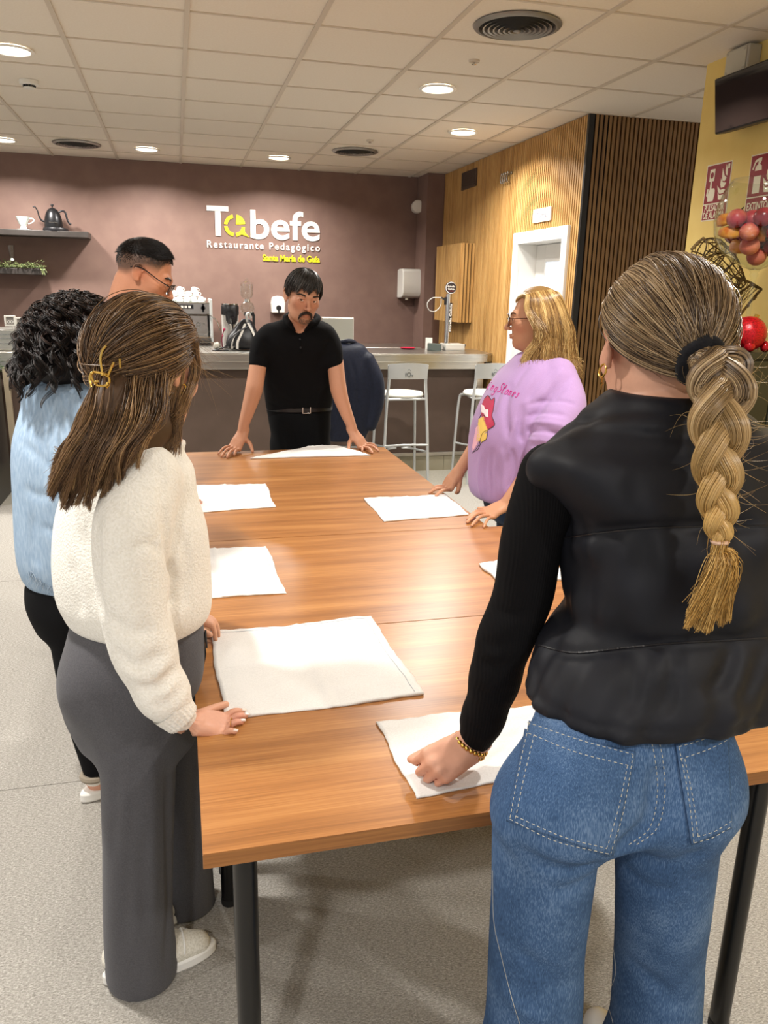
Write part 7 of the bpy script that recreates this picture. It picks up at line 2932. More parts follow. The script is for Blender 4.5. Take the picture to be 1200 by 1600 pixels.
 strands('hair_locks', P, (0.0010 * np.linspace(1, 0.45, 14))[None, :], streak_cols(rng, int(m_.sum()), a_[m_] * 3, ['#4a3423', '#6a4d32', '#8c6b46', '#a8865c'], 9.0, 0.13), body)
 n4 = 90
 st_ = to_world(hc, R, hs, ellip([r * 1.03 for r in RAD], rng.uniform(1.0, 1.7, n4), rng.uniform(0.4, 2.2, n4)))
 short_strands('flyaway_hair', st_, np.stack([rng.normal(0.3, 0.5, n4), rng.normal(-0.2, 0.4, n4), rng.normal(-0.7, 0.4, n4)], 1), 0.07, 8, rng, 0.0004, hair_cols(rng, n4, ['#7a5b3c', '#9a7a50']), body, curl=0.2)
 # claw clip
 M_gold2 = mat('gold_clip', '#d9b35f', 0.22, 1.0)
 cq = MB()
 YC = clip[1] - 0.078
 P_ = lambda x, y, dy=0.0: px(x, y, Y=YC + dy)
 for L in ([(143, 605), (140, 592), (144, 582), (158, 583), (166, 585)], [(144, 582), (143, 590), (150, 601), (162, 603), (170, 600)], [(160, 584), (157, 562), (160, 548), (166, 540)], [(168, 588), (174, 574), (178, 566)], [(160, 584), (170, 590), (170, 600), (166, 606)], [(150, 601), (148, 597), (154, 596)], [(187, 560), (188, 575)]):
  cq.tube([P_(x, y, 0.004 * math.sin(i_)) for i_, (x, y) in enumerate(L)], 0.0022, 8, smooth=4)
 for (x, y) in ((144, 583), (160, 585), (168, 600)):
  cq.ball(P_(x, y), 0.0035, 10, 6)
 cq.build('claw_clip', M_gold2, body, smooth=True)
# ------------------------------------------------------------------ the woman in the lilac sweatshirt, right side of the table
if wanted('lilac'):
 rng = np.random.default_rng(5)
 root = thing('person', 'woman with glasses and shoulder-length blonde hair in a printed lilac sweatshirt', 'person', (1.42, 3.02, 0))
 hc = px(836, 499, Y=3.05)
 hs = 1.02
 R = frame((-0.88, 0.40, -0.05), (0.0, 0.0, 1))
 ZT = 0.757
 Ya, Yb = 3.22, 2.84
 h1w, h2w = px(716, 738, Y=3.20), px(790, 789, Y=2.83)
 fine = [(hc - 0.16, hc + np.array([0.16, 0.16, 0.17]), 0.0032), ((1.02, 2.70, 0.745), (1.30, 3.34, 0.86), 0.0036)]
 s = Solid((0.98, 2.62, 0.0), (1.80, 3.44, 1.72), 0.009, fine)
 s.zloft([(1.33, 1.43, 3.02, 0.065, 0.08), (1.29, 1.44, 3.02, 0.09, 0.15), (1.22, 1.43, 3.02, 0.12, 0.17), (1.10, 1.41, 3.02, 0.15, 0.16), (0.95, 1.42, 3.02, 0.155, 0.16), (0.80, 1.43, 3.02, 0.15, 0.18), (0.68, 1.44, 3.02, 0.13, 0.17)], k=0.02)
 for q in (-1, 1):
  s.limb([(1.45, 3.02 + q * 0.09, 0.72), (1.44, 3.02 + q * 0.10, 0.42), (1.45, 3.02 + q * 0.11, 0.09)], [0.085, 0.055, 0.04], 0.03)
  s.limb([(1.46, 3.02 + q * 0.11, 0.05), (1.34, 3.02 + q * 0.12, 0.035)], [0.038, 0.032], 0.02, 1)
 s.limb([hc + R @ np.array([0, -0.02, -0.05]) * hs, np.array([1.435, 3.03, 1.40]), np.array([1.45, 3.02, 1.32])], [0.056, 0.055, 0.07], 0.02)
 s.ell(hc + R @ np.array([0, 0.03, -0.095]) * hs, (0.04, 0.035, 0.028), R, 0.03)
 w = head(s, hc, R, hs, nose=0.9, jaw=1.05)
 far = [np.array([1.42, 3.19, 1.24]), np.array([1.36, 3.27, 1.05]), px(752, 685, Y=3.25), px(735, 710, Y=3.22), h1w]
 s.limb(far, [0.055, 0.045, 0.038, 0.031, 0.026], 0.02)
 near = [px(880, 588, Y=2.86), px(858, 668, Y=2.78), px(830, 735, Y=2.80), px(805, 770, Y=2.82), h2w]
 s.limb(near, [0.058, 0.046, 0.040, 0.032, 0.027], 0.02)
 e1 = hand(s, h1w, (-0.55, -0.10, -0.66), (-0.62, -0.35, 0.62), -1, 0.172, tips=[px(697, 765, Z=ZT), px(674, 767, Z=ZT), px(671, 770, Z=ZT), px(681, 775, Z=ZT)][::-1], thumb_dir=(0.8, 0.45, -0.3), z_rest=0.7505)
 e2 = hand(s, h2w, (-0.80, -0.04, -0.36), (-0.4, -0.30, 0.85), 1, 0.175, tips=[px(731, 811, Z=ZT), px(730, 816, Z=ZT), px(737, 821, Z=ZT), px(756, 823, Z=ZT)], thumb_dir=(0.85, 0.45, -0.2), z_rest=0.7505)
 body = s.mesh('body', M_skin, root)
 colour_points(body, skin_fn('#c08c6c', warm=[(w(0.0, 0.1, -0.03), 0.02, '#ad6a52', 0.5), (w(-0.05, 0.06, -0.03), 0.03, '#b3705a', 0.5), (w(0.05, 0.06, -0.03), 0.03, '#b3705a', 0.5), (w(0, 0.095, -0.066), 0.012, '#a2584c', 0.7)]))
 eyes(w, R, hs, body, look=(0.0, 0.0))
 brows(w, R, hs, body, '#4b3424', rng, 0.9, 70)
 # glasses
 M_gl = mat('brown_metal_frame', '#4a2a20', 0.3, 0.5)
 gm = MB()
 for q in (-1, 1):
  A = np.linspace(0, 2 * PI, 25)[:-1]
  gm.tube([w(q * 0.034 + 0.026 * math.cos(a), 0.108 - 0.006 * abs(math.cos(a)), 0.000 + 0.024 * math.sin(a)) for a in A], 0.0014, 6, closed=True)
  gm.tube([w(q * 0.060, 0.103, 0.006), w(q * 0.079, 0.06, 0.007), w(q * 0.083, 0.0, 0.006), w(q * 0.084, -0.03, -0.006)], 0.0016, 6, smooth=3)
 gm.tube([w(-0.009, 0.107, 0.004), w(0, 0.111, 0.008), w(0.009, 0.107, 0.004)], 0.0013, 6, smooth=3)
 gl = gm.build('glasses', M_gl, body, smooth=True)
 for q in (-1, 1):
  gm = MB()
  gm.lathe([(0.0001, 0.0012), (0.0245, 0.0006), (0.0245, -0.0006), (0.0001, -0.0004)], w(q * 0.034, 0.106, 0.0), 24, axis=R @ np.array([0, 1.0, 0]))
  gm.build('lens', M_glass, gl, smooth=True)
 em = MB()
 em.ball(w(-0.084, -0.006, -0.031), 0.005, 10, 6)
 em.build('earring', mat('pearl', '#e8ddcc', 0.25), body, smooth=True)

 # straight blonde hair to the shoulder
 pal = ['#7a5a33', '#9a7440', '#b8935a', '#d3b57c', '#5a4026']
 RAD = (0.084, 0.103, 0.098)
 cap_shell('hair', hc, R, hs, lambda p: float(np.interp(abs(p), [0, 0.5, 0.9, 1.25, 1.7, 2.2, 3.15], [0.82, 0.88, 1.02, 1.30, 1.95, 2.2, 2.3])), RAD, '#8a6a3e', body)
 hm = Solid((1.33, 2.86, 1.14), (1.72, 3.26, 1.66), 0.008)
 back = hc + R @ np.array([0, -0.05, -0.05])
 for q in (-1, 0, 1):
  a = hc + R @ np.array([q * 0.062, -0.045, 0.00])
  b = hc + R @ np.array([q * 0.080, -0.070, -0.10])
  c_ = hc + R @ np.array([q * 0.105, -0.085 - (0.02 if q == 0 else 0), -0.195])
  hm.limb([a, b, c_], [0.030, 0.032, 0.016], 0.03, flat=None)
 for q in (-1, 1):
  hm.limb([hc + R @ np.array([q * 0.074, -0.02, 0.0]), hc + R @ np.array([q * 0.088, -0.012, -0.09]), hc + R @ np.array([q * 0.098, 0.010, -0.185])], [0.012, 0.016, 0.010], 0.03)
 hmass = hm.mesh('hair_lengths', M_hairbase, body)
 colour_points(hmass, lambda V: np.repeat(lc('#8a6a3e')[None, :], len(V), 0))
 n, mm = 7000, 15
 side = np.where(rng.random(n) < 0.62, -1.0, 1.0)
 azi = np.radians(60 + 122 * rng.random(n))
 u = np.clip(np.interp(np.degrees(azi), [60, 84, 112, 145, 182], [0, 0.25, 0.5, 0.8, 1.0]) + rng.normal(0, 0.05, n), 0, 1)
 st = np.stack([0.010 + 0.010 * rng.normal(0, 1, n), 0.078 - 0.165 * u, np.zeros(n)], 1)
 st[:, 2] = 0.03 + 0.098 * np.sqrt(np.clip(1 - ((st[:, 0]) / 0.084) ** 2 - ((st[:, 1] + 0.012) / 0.103) ** 2, 0.01, 1))
 # control points: parting, over the side, in front of or behind the ear, down, tip
 k1 = ellip(RAD, np.full(n, 0.9), azi * 0.9)
 k2 = ellip(RAD, np.full(n, 1.5), azi)
 drop = rng.uniform(0.0, 1.0, n)
 rad_out = 1.10 + 0.12 * rng.random(n)
 k3 = np.stack([0.088 * np.sin(azi) * rad_out, -0.012 + 0.102 * np.cos(azi) * rad_out - 0.012, np.full(n, -0.055)], 1)
 k4 = np.stack([0.100 * np.sin(azi) * rad_out, -0.018 + 0.115 * np.cos(azi) * rad_out + 0.0 * azi, np.full(n, -0.135)], 1)
 flare = 1.18 + 0.22 * rng.random(n)
 k5 = np.stack([0.104 * np.sin(azi) * flare, -0.020 + 0.120 * np.cos(azi) * flare, -0.185 - 0.05 * drop + 0.012 * rng.normal(0, 1, n)], 1)
 front = azi < math.radians(80)
 k3[front, 1] -= 0.045
 k4[front, 1] -= 0.010
 k3[front, 0] *= 1.10
 C = np.stack([st, k1, k2, k3, k4, k5], 1)
 C[:, :, 0] *= side[:, None]
 C[:, 0, 0] = np.abs(C[:, 0, 0]) - 0.004
 off = 1 + rng.uniform(0.01, 0.09, n)
 C[:, 1:3] = np.array([0, -0.012, 0.03]) + (C[:, 1:3] - np.array([0, -0.012, 0.03])) * off[:, None, None]
 C[:, 3:] += rng.normal(0, 0.006, (n, 3, 3))
 P = cspline(C, 40)
 f0 = np.where(rng.random(n) < 0.45, 0, rng.uniform(0, 12, n))
 ii = f0[:, None] + (39 - f0)[:, None] * np.linspace(0, 1, mm)[None]
 i0 = np.clip(ii.astype(int), 0, 38)
 P = P[np.arange(n)[:, None], i0] * (1 - (ii - i0)[..., None]) + P[np.arange(n)[:, None], i0 + 1] * (ii - i0)[..., None]
 P = to_world(hc, R, hs, P)
 colr = streak_cols(rng, n, azi + 3 * side, ['#6a4c2c', '#8d6a3c', '#ae8850', '#c9a86c', '#e0c48c'], 9.0)
 strands('hair_strands', P, (0.0013 * np.linspace(1, 0.4, mm))[None, :], colr, body)

 # sweatshirt
 M_lil = fabric('lilac_jersey', '#a283b1', '#ab8dba', scale=420, rough=0.9, sheen=0.2, bump=0.15)
 g = Solid((0.98, 2.60, 0.70), (1.80, 3.46, 1.44), 0.0065)
 g.zloft([(1.375, 1.435, 3.02, 0.075, 0.085), (1.345, 1.435, 3.02, 0.10, 0.12), (1.31, 1.44, 3.02, 0.13, 0.17), (1.25, 1.425, 3.02, 0.165, 0.20), (1.15, 1.405, 3.01, 0.205, 0.205), (1.04, 1.395, 3.01, 0.23, 0.205), (0.92, 1.405, 3.02, 0.235, 0.215), (0.82, 1.40, 3.02, 0.222, 0.22), (0.765, 1.395, 3.02, 0.205, 0.205)], k=0.02, n=2.3, round_=0.02)
 # near sleeve, pushed up to the elbow
 ns = [px(872, 588, Y=2.90), px(884, 632, Y=2.82), px(868, 668, Y=2.775), px(850, 697, Y=2.77)]
 g.limb(ns, [0.074, 0.080, 0.080, 0.060], 0.018, wrinkle=lambda t: 0.0055 * np.sin(t * 40) * np.clip((t - 0.5) * 3, 0, 1))
 fs_ = [np.array([1.40, 3.18, 1.24]), np.array([1.37, 3.24, 1.12]), np.array([1.34, 3.27, 1.02])]
 g.limb(fs_, [0.075, 0.075, 0.058], 0.04)
 rib = px(842, 708, Y=2.775)
 g.limb([px(850, 697, Y=2.77), rib], [0.056, 0.050], 0.006, 1)
 g.folds([([(800, 596), (790, 640), (796, 690)], 0.013, 0.0160), ([(818, 632), (812, 665), (815, 692)], 0.009, 0.0256), ([(790, 600), (776, 625), (764, 660)], 0.012, 0.0096), ([(808, 650), (796, 690), (792, 720)], 0.010, -0.0128), ([(770, 700), (767, 735), (770, 780)], 0.010, 0.0128),
    ([(785, 700), (788, 740), (786, 780)], 0.010, -0.0128), ([(800, 700), (803, 735), (795, 770)], 0.010, 0.0144), ([(752, 705), (748, 745), (753, 780)], 0.009, -0.0112), ([(762, 700), (758, 740), (762, 780)], 0.008, 0.0112), ([(880, 575), (862, 600), (842, 626)], 0.012, -0.0144),
    ([(893, 585), (875, 612), (862, 630)], 0.010, 0.0160), ([(860, 572), (838, 600), (822, 628)], 0.010, 0.0144), ([(815, 634), (845, 628), (880, 627), (902, 634)], 0.006, 0.0112), ([(820, 652), (850, 645), (885, 650)], 0.008, 0.0144), ([(822, 664), (850, 660), (890, 667)], 0.007, -0.0144),
    ([(822, 674), (850, 674), (885, 682)], 0.007, 0.0160), ([(824, 686), (845, 688), (872, 694)], 0.006, -0.0112), ([(826, 694), (843, 697), (862, 702)], 0.006, 0.0144), ([(830, 566), (812, 590), (800, 612)], 0.010, 0.0096)])
 shirt = g.mesh('sweatshirt', M_lil, body)

 def under(V):
  arms = (near_poly(V, near[2:], 0.06) & (V[:, 2] < rib[2] + 0.02)) | near_poly(V, near[3:] + [near[-1] + (near[-1] - near[-2])], 0.07) | (near_poly(V, far[1:], 0.06) & (V[:, 2] < 1.01)) | near_poly(V, far[3:] + [far[-1] + (far[-1] - far[-2])], 0.08)
  return (V[:, 2] > 0.78) & (V[:, 2] < 1.36) & ~arms
 tuck(body, shirt, under, 0.008)
 sf = Surface(shirt)
 hemm = MB()
 # print: slanted script and a plain patchwork motif
 M_mag = mat('magenta_print', '#b8267f', 0.6)
 M_crim = mat('crimson_print', '#b02a4e', 0.6)
 M_yel = mat('yellow_print', '#e3c262', 0.6)
 M_pnk = mat('pink_print', '#e6b3c6', 0.6)
 M_blk = mat('black_print', '#1d1418', 0.6)
 M_pw = mat('white_print', '#e9d9dc', 0.6)
 pr_root = None
 sf.poly('print_shape', [(757, 623), (763, 618), (768, 625), (773, 622), (771, 640), (769, 650), (773, 664), (762, 672), (757, 660), (752, 648), (753, 632)], M_crim, shirt, step=0.6)
 sf.poly('print_shape', [(748, 655), (756, 650), (759, 662), (763, 672), (757, 678), (750, 690), (744, 690)], M_yel, shirt, step=0.6)
 sf.poly('print_shape', [(757, 678), (762, 676), (760, 686), (752, 692), (751, 686)], M_yel, shirt, step=0.6, off=0.0012)
 sf.poly('print_shape', [(744, 668), (749, 664), (750, 684), (744, 698), (739, 705), (738, 698)], M_pnk, shirt, step=0.6)
 sf.poly('print_shape', [(752, 632), (756, 634), (758, 640), (763, 640), (763, 652), (759, 651), (756, 646), (752, 644)], M_pw, shirt, step=0.6, off=0.0014)
 om = MB()
 for L in ([(757, 623), (763, 618), (768, 625), (773, 622), (771, 640), (769, 650), (773, 664), (762, 672)], [(748, 655), (753, 648), (760, 652)], [(762, 672), (755, 676), (751, 686), (749, 694), (742, 704), (738, 708)], [(762, 674), (760, 686), (752, 692), (747, 702), (740, 706)]):
  sf.line(om, L, 0.0012, off=0.001, sub=5)
 om.build('print_outline', M_blk, shirt)
 # script lettering, strokes laid on the cloth
 gl_ = {'R': [[(0, 0), (0.15, 1.0)], [(0, 0.95), (0.5, 1.0), (0.5, 0.6), (0.1, 0.5)], [(0.2, 0.5), (0.55, 0)]], 'o': [[(0.3, 0.5), (0.05, 0.35), (0.1, 0.02), (0.4, 0.05), (0.45, 0.4), (0.3, 0.5)]],
     'l': [[(0.1, 0.05), (0.3, 1.0), (0.15, 1.0), (0.15, 0.05), (0.4, 0.1)]], 'i': [[(0.1, 0.5), (0.1, 0.05), (0.3, 0.05)], [(0.16, 0.7), (0.2, 0.75)]], 'n': [[(0.05, 0.5), (0.05, 0.0)], [(0.05, 0.35), (0.3, 0.5), (0.35, 0.0)]],
     'g': [[(0.4, 0.45), (0.1, 0.45), (0.1, 0.05), (0.4, 0.1), (0.42, 0.45), (0.35, -0.4), (0.0, -0.35)]], 'S': [[(0.55, 0.85), (0.3, 1.0), (0.1, 0.75), (0.45, 0.4), (0.35, 0.05), (0.0, 0.1)]], 't': [[(0.25, 0.9), (0.1, 0.1), (0.35, 0.05)], [(0.0, 0.6), (0.4, 0.65)]],
     'e': [[(0.08, 0.25), (0.4, 0.32), (0.3, 0.5), (0.06, 0.35), (0.1, 0.05), (0.42, 0.08)]], 's': [[(0.4, 0.45), (0.15, 0.45), (0.35, 0.2), (0.25, 0.02), (0.0, 0.05)]]}
 word = 'RollingStones'
 ox, oy, ex, ey = 738.0, 601.0, 810.0, 622.0
 um = MB()
 for k_, ch in enumerate(word):
  u0 = k_ / len(word)
  for st_ in gl_[ch]:
   L = []
   for a, b in st_:
    t_ = u0 + a * 0.105
    sl = b * 9.0
    L.append((ox + (ex - ox) * t_ + sl * 1.0, oy + (ey - oy) * t_ - b * 14.0))
   sf.line(um, L, 0.0021, off=0.0004, sub=4)
 um.build('script_print', M_mag, shirt)
 # jeans below
 M_navy = fabric('navy_denim', '#1b2a40', '#26384f', scale=350)
 g = Solid((1.15, 2.70, 0.0), (1.75, 3.34, 0.82), 0.009)
 g.zloft([(0.79, 1.425, 3.02, 0.175, 0.19), (0.74, 1.43, 3.02, 0.18, 0.195), (0.66, 1.44, 3.02, 0.165, 0.195)], k=0.02)
 for q in (-1, 1):
  g.limb([(1.445, 3.02 + q * 0.095, 0.70), (1.44, 3.02 + q * 0.105, 0.42), (1.45, 3.02 + q * 0.11, 0.05)], [0.105, 0.078, 0.06], 0.03)
 jn = g.mesh('jeans', M_navy, body)
 tuck(body, jn, lambda V: (V[:, 2] < 0.76) & (V[:, 0] > 1.25), 0.008)
 for q in (-1, 1):
  g = Solid((1.20, 3.02 + q * 0.115 - 0.08, -0.005), (1.54, 3.02 + q * 0.115 + 0.08, 0.13), 0.006)
  g.limb([(1.47, 3.02 + q * 0.11, 0.05), (1.38, 3.02 + q * 0.115, 0.045), (1.29, 3.02 + q * 0.12, 0.035)], [0.044, 0.044, 0.034], 0.02)
  g.warp(lambda X, Y, Z: np.where(Z < 0.001, 0.05, 0) + 0 * X, (1.2, 2.5, -0.01), (1.6, 3.5, 0.002))
  g.mesh('shoe', M_white, body)
# ------------------------------------------------------------------ the man in the black polo, leaning on the far end of the table
if wanted('man'):
 rng = np.random.default_rng(21)
 root = thing('person', 'man in a black polo shirt leaning on the far end of the table', 'person', (0.70, 4.68, 0))
 hc = px(473.5, 464, Y=4.29)
 hs = 1.12
 R = frame((0.13, -0.96, -0.22), (0.13, -0.15, 1))
 fine = [(hc - 0.17, hc + np.array([0.17, 0.17, 0.19]), 0.0034), ((0.12, 4.08, 0.74), (0.42, 4.36, 0.92), 0.0036), ((0.90, 4.08, 0.74), (1.20, 4.36, 0.92), 0.0036)]
 s = Solid((0.10, 3.98, 0.0), (1.22, 4.98, 1.80), 0.009, fine)
 nb = px(466, 512, Y=4.42)
 # trunk and legs
 s.zloft([sec(452, 494, 496, 4.42, 0.06), sec(426, 508, 506, 4.42, 0.075), sec(414, 515, 520, 4.42, 0.09), sec(415, 514, 560, 4.46, 0.10), sec(420, 512, 620, 4.55, 0.10), sec(428, 507, 680, 4.62, 0.10), (0.66, 0.69, 4.66, 0.135, 0.095)], k=0.02)
 for q, fx in ((-1, 0.58), (1, 0.80)):
  s.limb([(0.69 + q * 0.075, 4.65, 0.72), (0.69 + q * 0.09, 4.70, 0.45), (fx, 4.76, 0.09)], [0.075, 0.055, 0.04], 0.03)
  s.limb([(fx, 4.78, 0.05), (fx + q * 0.02, 4.64, 0.035)], [0.04, 0.035], 0.02, 1)
 s.limb([hc + R @ np.array([0, -0.025, -0.055]) * hs, (hc + nb) / 2 + np.array([0, 0.02, -0.01]), nb + np.array([0, 0.02, -0.01])], [0.062, 0.060, 0.072], 0.02)
 w = head(s, hc, R, hs, nose=1.3, jaw=1.0)
 # arms
 armL = [px(414, 522, Y=4.42), px(405, 560, Y=4.38), px(397, 608, Y=4.33), px(388, 640, Y=4.30), px(380.5, 665, Y=4.28), px(378.5, 679, Y=4.27)]
 s.limb(armL, [0.055, 0.046, 0.047, 0.037, 0.028, 0.026], 0.02)
 armR = [px(516, 522, Y=4.42), px(523, 560, Y=4.38), px(529, 608, Y=4.33), px(539, 640, Y=4.30), px(549, 665, Y=4.28), px(553, 678, Y=4.27)]
 s.limb(armR, [0.055, 0.046, 0.046, 0.036, 0.027, 0.025], 0.02)
 ZR = 0.7505
 ZT = 0.757
 e1 = hand(s, armL[-1], (-0.50, -0.45, -0.72), (-0.25, -0.6, 0.75), -1, 0.185, tips=[px(366, 711, Z=ZT), px(355, 714.5, Z=ZT), px(346, 713, Z=ZT), px(341, 709, Z=ZT)], thumb_dir=(0.35, 0.9, -0.1), z_rest=ZR)
 e2 = hand(s, armR[-1], (0.50, -0.45, -0.70), (0.25, -0.6, 0.75), 1, 0.185, tips=[px(566, 704.5, Z=ZT), px(582, 707.5, Z=ZT), px(591, 704, Z=ZT), px(589, 699, Z=ZT)], thumb_dir=(0.35, 0.9, -0.1), z_rest=ZR)
 body = s.mesh('body', M_skin, root)
 colour_points(body, skin_fn('#c69174', warm=[(w(0, 0.1, -0.03), 0.022 * hs, '#b0684f', 0.6), (w(0.04, 0.07, -0.02), 0.03 * hs, '#b26e55', 0.5), (w(-0.04, 0.07, -0.02), 0.03 * hs, '#b26e55', 0.5), (w(0, 0.095, -0.066), 0.014 * hs, '#94513f', 0.7),
              (w(-0.02, 0.095, -0.064), 0.008 * hs, '#94513f', 0.6), (w(0.02, 0.095, -0.064), 0.008 * hs, '#94513f', 0.6), (w(0, 0.07, -0.1), 0.03 * hs, '#8d6a55', 0.6)]))
 eyes(w, R, hs, body, look=(0.35, 0.05))
 brows(w, R, hs, body, '#1e1814', rng, 1.1, 110)
 # moustache and beard
 b_ = Solid(w(0, 0.1, -0.06) - 0.08, w(0, 0.1, -0.06) + 0.08, 0.0022)
 mp = [(-0.031, 0.080, -0.083), (-0.0275, 0.087, -0.066), (-0.014, 0.0975, -0.0535), (0.0, 0.1005, -0.0505), (0.014, 0.0975, -0.0535), (0.0275, 0.087, -0.066), (0.031, 0.080, -0.083)]
 b_.limb([w(*p) for p in mp], np.array([0.0028, 0.0045, 0.0058, 0.0050, 0.0058, 0.0045, 0.0028]) * hs, 0.004, 5)
 st_ = b_.mesh('moustache', M_hairbase, body, smooth=1)
 colour_points(st_, lambda V: np.repeat(lc('#2c2019')[None, :], len(V), 0))
 pts, dirs = [], []
 mc = spline(np.array(mp), 20)
 for k in range(520):
  i = rng.integers(0, len(mc))
  q = np.sign(mc[i][0]) or 1
  pts.append(w(*(mc[i] + rng.normal(0, 0.003, 3) + np.array([0, 0.004, 0.001]))))
  dirs.append(R @ np.array([q * (0.9 if abs(mc[i][0]) < 0.02 else 0.25), 0.25, -0.6 if abs(mc[i][0]) < 0.02 else -1.0]))
 short_strands('moustache_hair', snap(st_, pts, 0.0003), np.array(dirs), 0.009 * hs, 4, rng, 0.0008, hair_cols(rng, len(pts), ['#3a2a20', '#241a14', '#4a382c']), st_, curl=0.06)
 pts, dirs = [], []
 for k in range(260):
  a = rng.uniform(-1, 1)
  u = rng.uniform(0, 1)
  pts.append(w(0.030 * a, 0.0885 - 9 * (0.03 * a) ** 2 - 0.006 * u, -0.082 - 0.026 * u))
  dirs.append(R @ np.array([a * 0.4, 0.25, -1.0]))
 short_strands('beard', snap(body, pts, 0.0004), np.array(dirs), 0.006 * hs, 4, rng, 0.0006, hair_cols(rng, len(pts), ['#4a382c', '#6b5648', '#7d6a5c']), body, curl=0.08)

 # hair: full fringe to the brows, over the ear tops
 def te(ph):
  a = abs(ph)
  f = [(0.0, 1.30), (0.35, 1.32), (0.7, 1.35), (1.0, 1.42), (1.25, 1.86), (1.6, 1.84), (1.9, 1.9), (2.3, 2.15), (3.15, 2.3)]
  return float(np.interp(a, [x for x, _ in f], [y for _, y in f]))
 RAD = (0.0835, 0.1035, 0.0985)
 cap_shell('hair', hc, R, hs, lambda p: te(p) - 0.06, RAD, '#1d1a18', body)
 n, mm = 3000, 10
 ph = rng.uniform(-PI, PI, n)
 front = np.abs(ph) < 1.1
 t1 = np.array([te(p) for p in ph]) + rng.normal(0, 0.05, n) + np.where(front, 0.10 * np.sin(9 * ph + 0.6) + 0.06 * np.sin(21 * ph) + 0.10 * np.clip(ph + 0.3, -0.4, 0.6) + rng.uniform(-0.08, 0.08, n), 0)
 t0 = rng.uniform(0.02, 0.75, n) * t1
 tt = np.linspace(0, 1, mm)
 TH = t0[:, None] + (t1 - t0)[:, None] * tt[None, :]
 sweep = (-0.62 * np.exp(-((ph - 0.1) / 0.75) ** 2)) * rng.normal(1, 0.4, n) + rng.normal(0, 0.12, n)
 PH = ph[:, None] + sweep[:, None] * (1 - tt[None, :]) * np.minimum(1, t1 - t0)[:, None]
 P = ellip(RAD, TH, PH)
 lift = (1.0 + 0.035 * np.sin(tt * PI)[None, :] * rng.uniform(0.2, 1.6, (n, 1)) + rng.uniform(0.0, 0.03, (n, 1)))
 cc = np.array([0, -0.012, 0.03])
 P = cc + (P - cc) * lift[..., None]
 P = to_world(hc, R, hs, P)
 grey = rng.random(n) < 0.24
 col = hair_cols(rng, n, ['#15120f', '#1f1a17', '#2b2521'])
 col[grey] = hair_cols(rng, grey.sum(), ['#77736f', '#5c5854'])
 strands('hair_strands', P, (0.0013 * (1 - 0.6 * tt))[None, :], col, body)

 # polo shirt
 M_polo = fabric('black_pique', '#060608', '#0c0c0f', scale=500, rough=0.85, sheen=0.0, spec=0.15)
 g = Solid((0.22, 4.20, 0.84), (1.06, 4.80, 1.52), 0.007)
 g.zloft([sec(444, 498, 498, 4.43, 0.07), sec(428, 508, 505, 4.43, 0.085), sec(412, 519, 516, 4.43, 0.10), sec(407, 520, 545, 4.44, 0.125), sec(411, 519, 590, 4.50, 0.128), sec(414, 519, 622, 4.56, 0.126), sec(417, 517, 641, 4.60, 0.122), sec(420, 515, 655, 4.605, 0.120)], k=0.02, n=2.5)
 for q, pts in ((-1, [(421, 520, 4.43), (409, 534, 4.41), (404.5, 550, 4.385), (403.5, 567, 4.37)]), (1, [(507, 520, 4.43), (517, 534, 4.41), (521.5, 550, 4.385), (522, 567, 4.37)])):
  g.limb([px(x, y, Y=Y) for x, y, Y in pts], [0.050, 0.052, 0.050, 0.0505], 0.04)
 # open neck: cut a V down to the placket
 vtop = px(466, 494, Y=4.40)
 g.limb([px(469, 486, Y=4.43), px(467.5, 503, Y=4.37), px(467, 522, Y=4.30)], [0.085, 0.058, 0.006], 0.004, cut=True, sub=1)
 g.folds((([(430, 545), (450, 575), (455, 610)], 0.02, 0.005), ([(505, 548), (492, 580), (486, 615)], 0.02, 0.005), ([(420, 600), (445, 622), (470, 628)], 0.014, 0.006),
      ([(512, 600), (498, 620), (480, 630)], 0.014, 0.006), ([(418, 628), (440, 636), (460, 637)], 0.010, 0.005), ([(412, 530), (424, 545)], 0.014, 0.005), ([(517, 530), (506, 545)], 0.014, 0.005),
      ([(400, 552), (416, 558)], 0.010, 0.004), ([(515, 556), (530, 550)], 0.010, 0.004)))
 shirt = g.mesh('polo_shirt', M_polo, body)
 sf = Surface(shirt)
 zv, zs_ = px(467, 520, Y=4.31)[2], px(467, 497, Y=4.40)[2]
 hemL, hemR = armL[1][2] - 0.005, armR[1][2] - 0.005

 def under_polo(V):
  t_ = np.clip((V[:, 2] - zv) / (zs_ - zv), 0, 1.2)
  vee = (np.abs(V[:, 0] - vtop[0]) < 0.075 * t_ + 0.004) & (V[:, 1] < 4.50) & (V[:, 2] > zv)
  arm = (near_poly(V, armL[1:4], 0.075) | near_poly(V, armR[1:4], 0.075)) & (V[:, 2] < hemL + 0.004)
  return (V[:, 2] > 0.90) & (V[:, 2] < zs_ + 0.01) & ~vee & ~arm
 tuck(body, shirt, under_polo, 0.007)
 c_ = Solid((0.45, 4.22, 1.36), (0.90, 4.62, 1.52), 0.0045)
 for q in ([(461, 517, 4.315), (452, 506, 4.335), (446.5, 498, 4.385), (452, 492.5, 4.45), (470, 490, 4.49)], [(476, 517, 4.315), (488, 506, 4.335), (496.5, 498, 4.385), (489, 492.5, 4.45), (470, 490, 4.49)]):
  c_.limb([px(x, y, Y=Y) for x, y, Y in q], [0.006, 0.017, 0.018, 0.017, 0.017], 0.008, flat=((0, 1, 0), 0.7))
 c_.mesh('collar', M_polo, shirt, smooth=1)
 pm = MB()
 sf.line(pm, [(469, 524), (469.5, 538), (470, 552)], 0.0045, off=0.0005)
 pm.build('placket', M_polo, shirt, smooth=True)
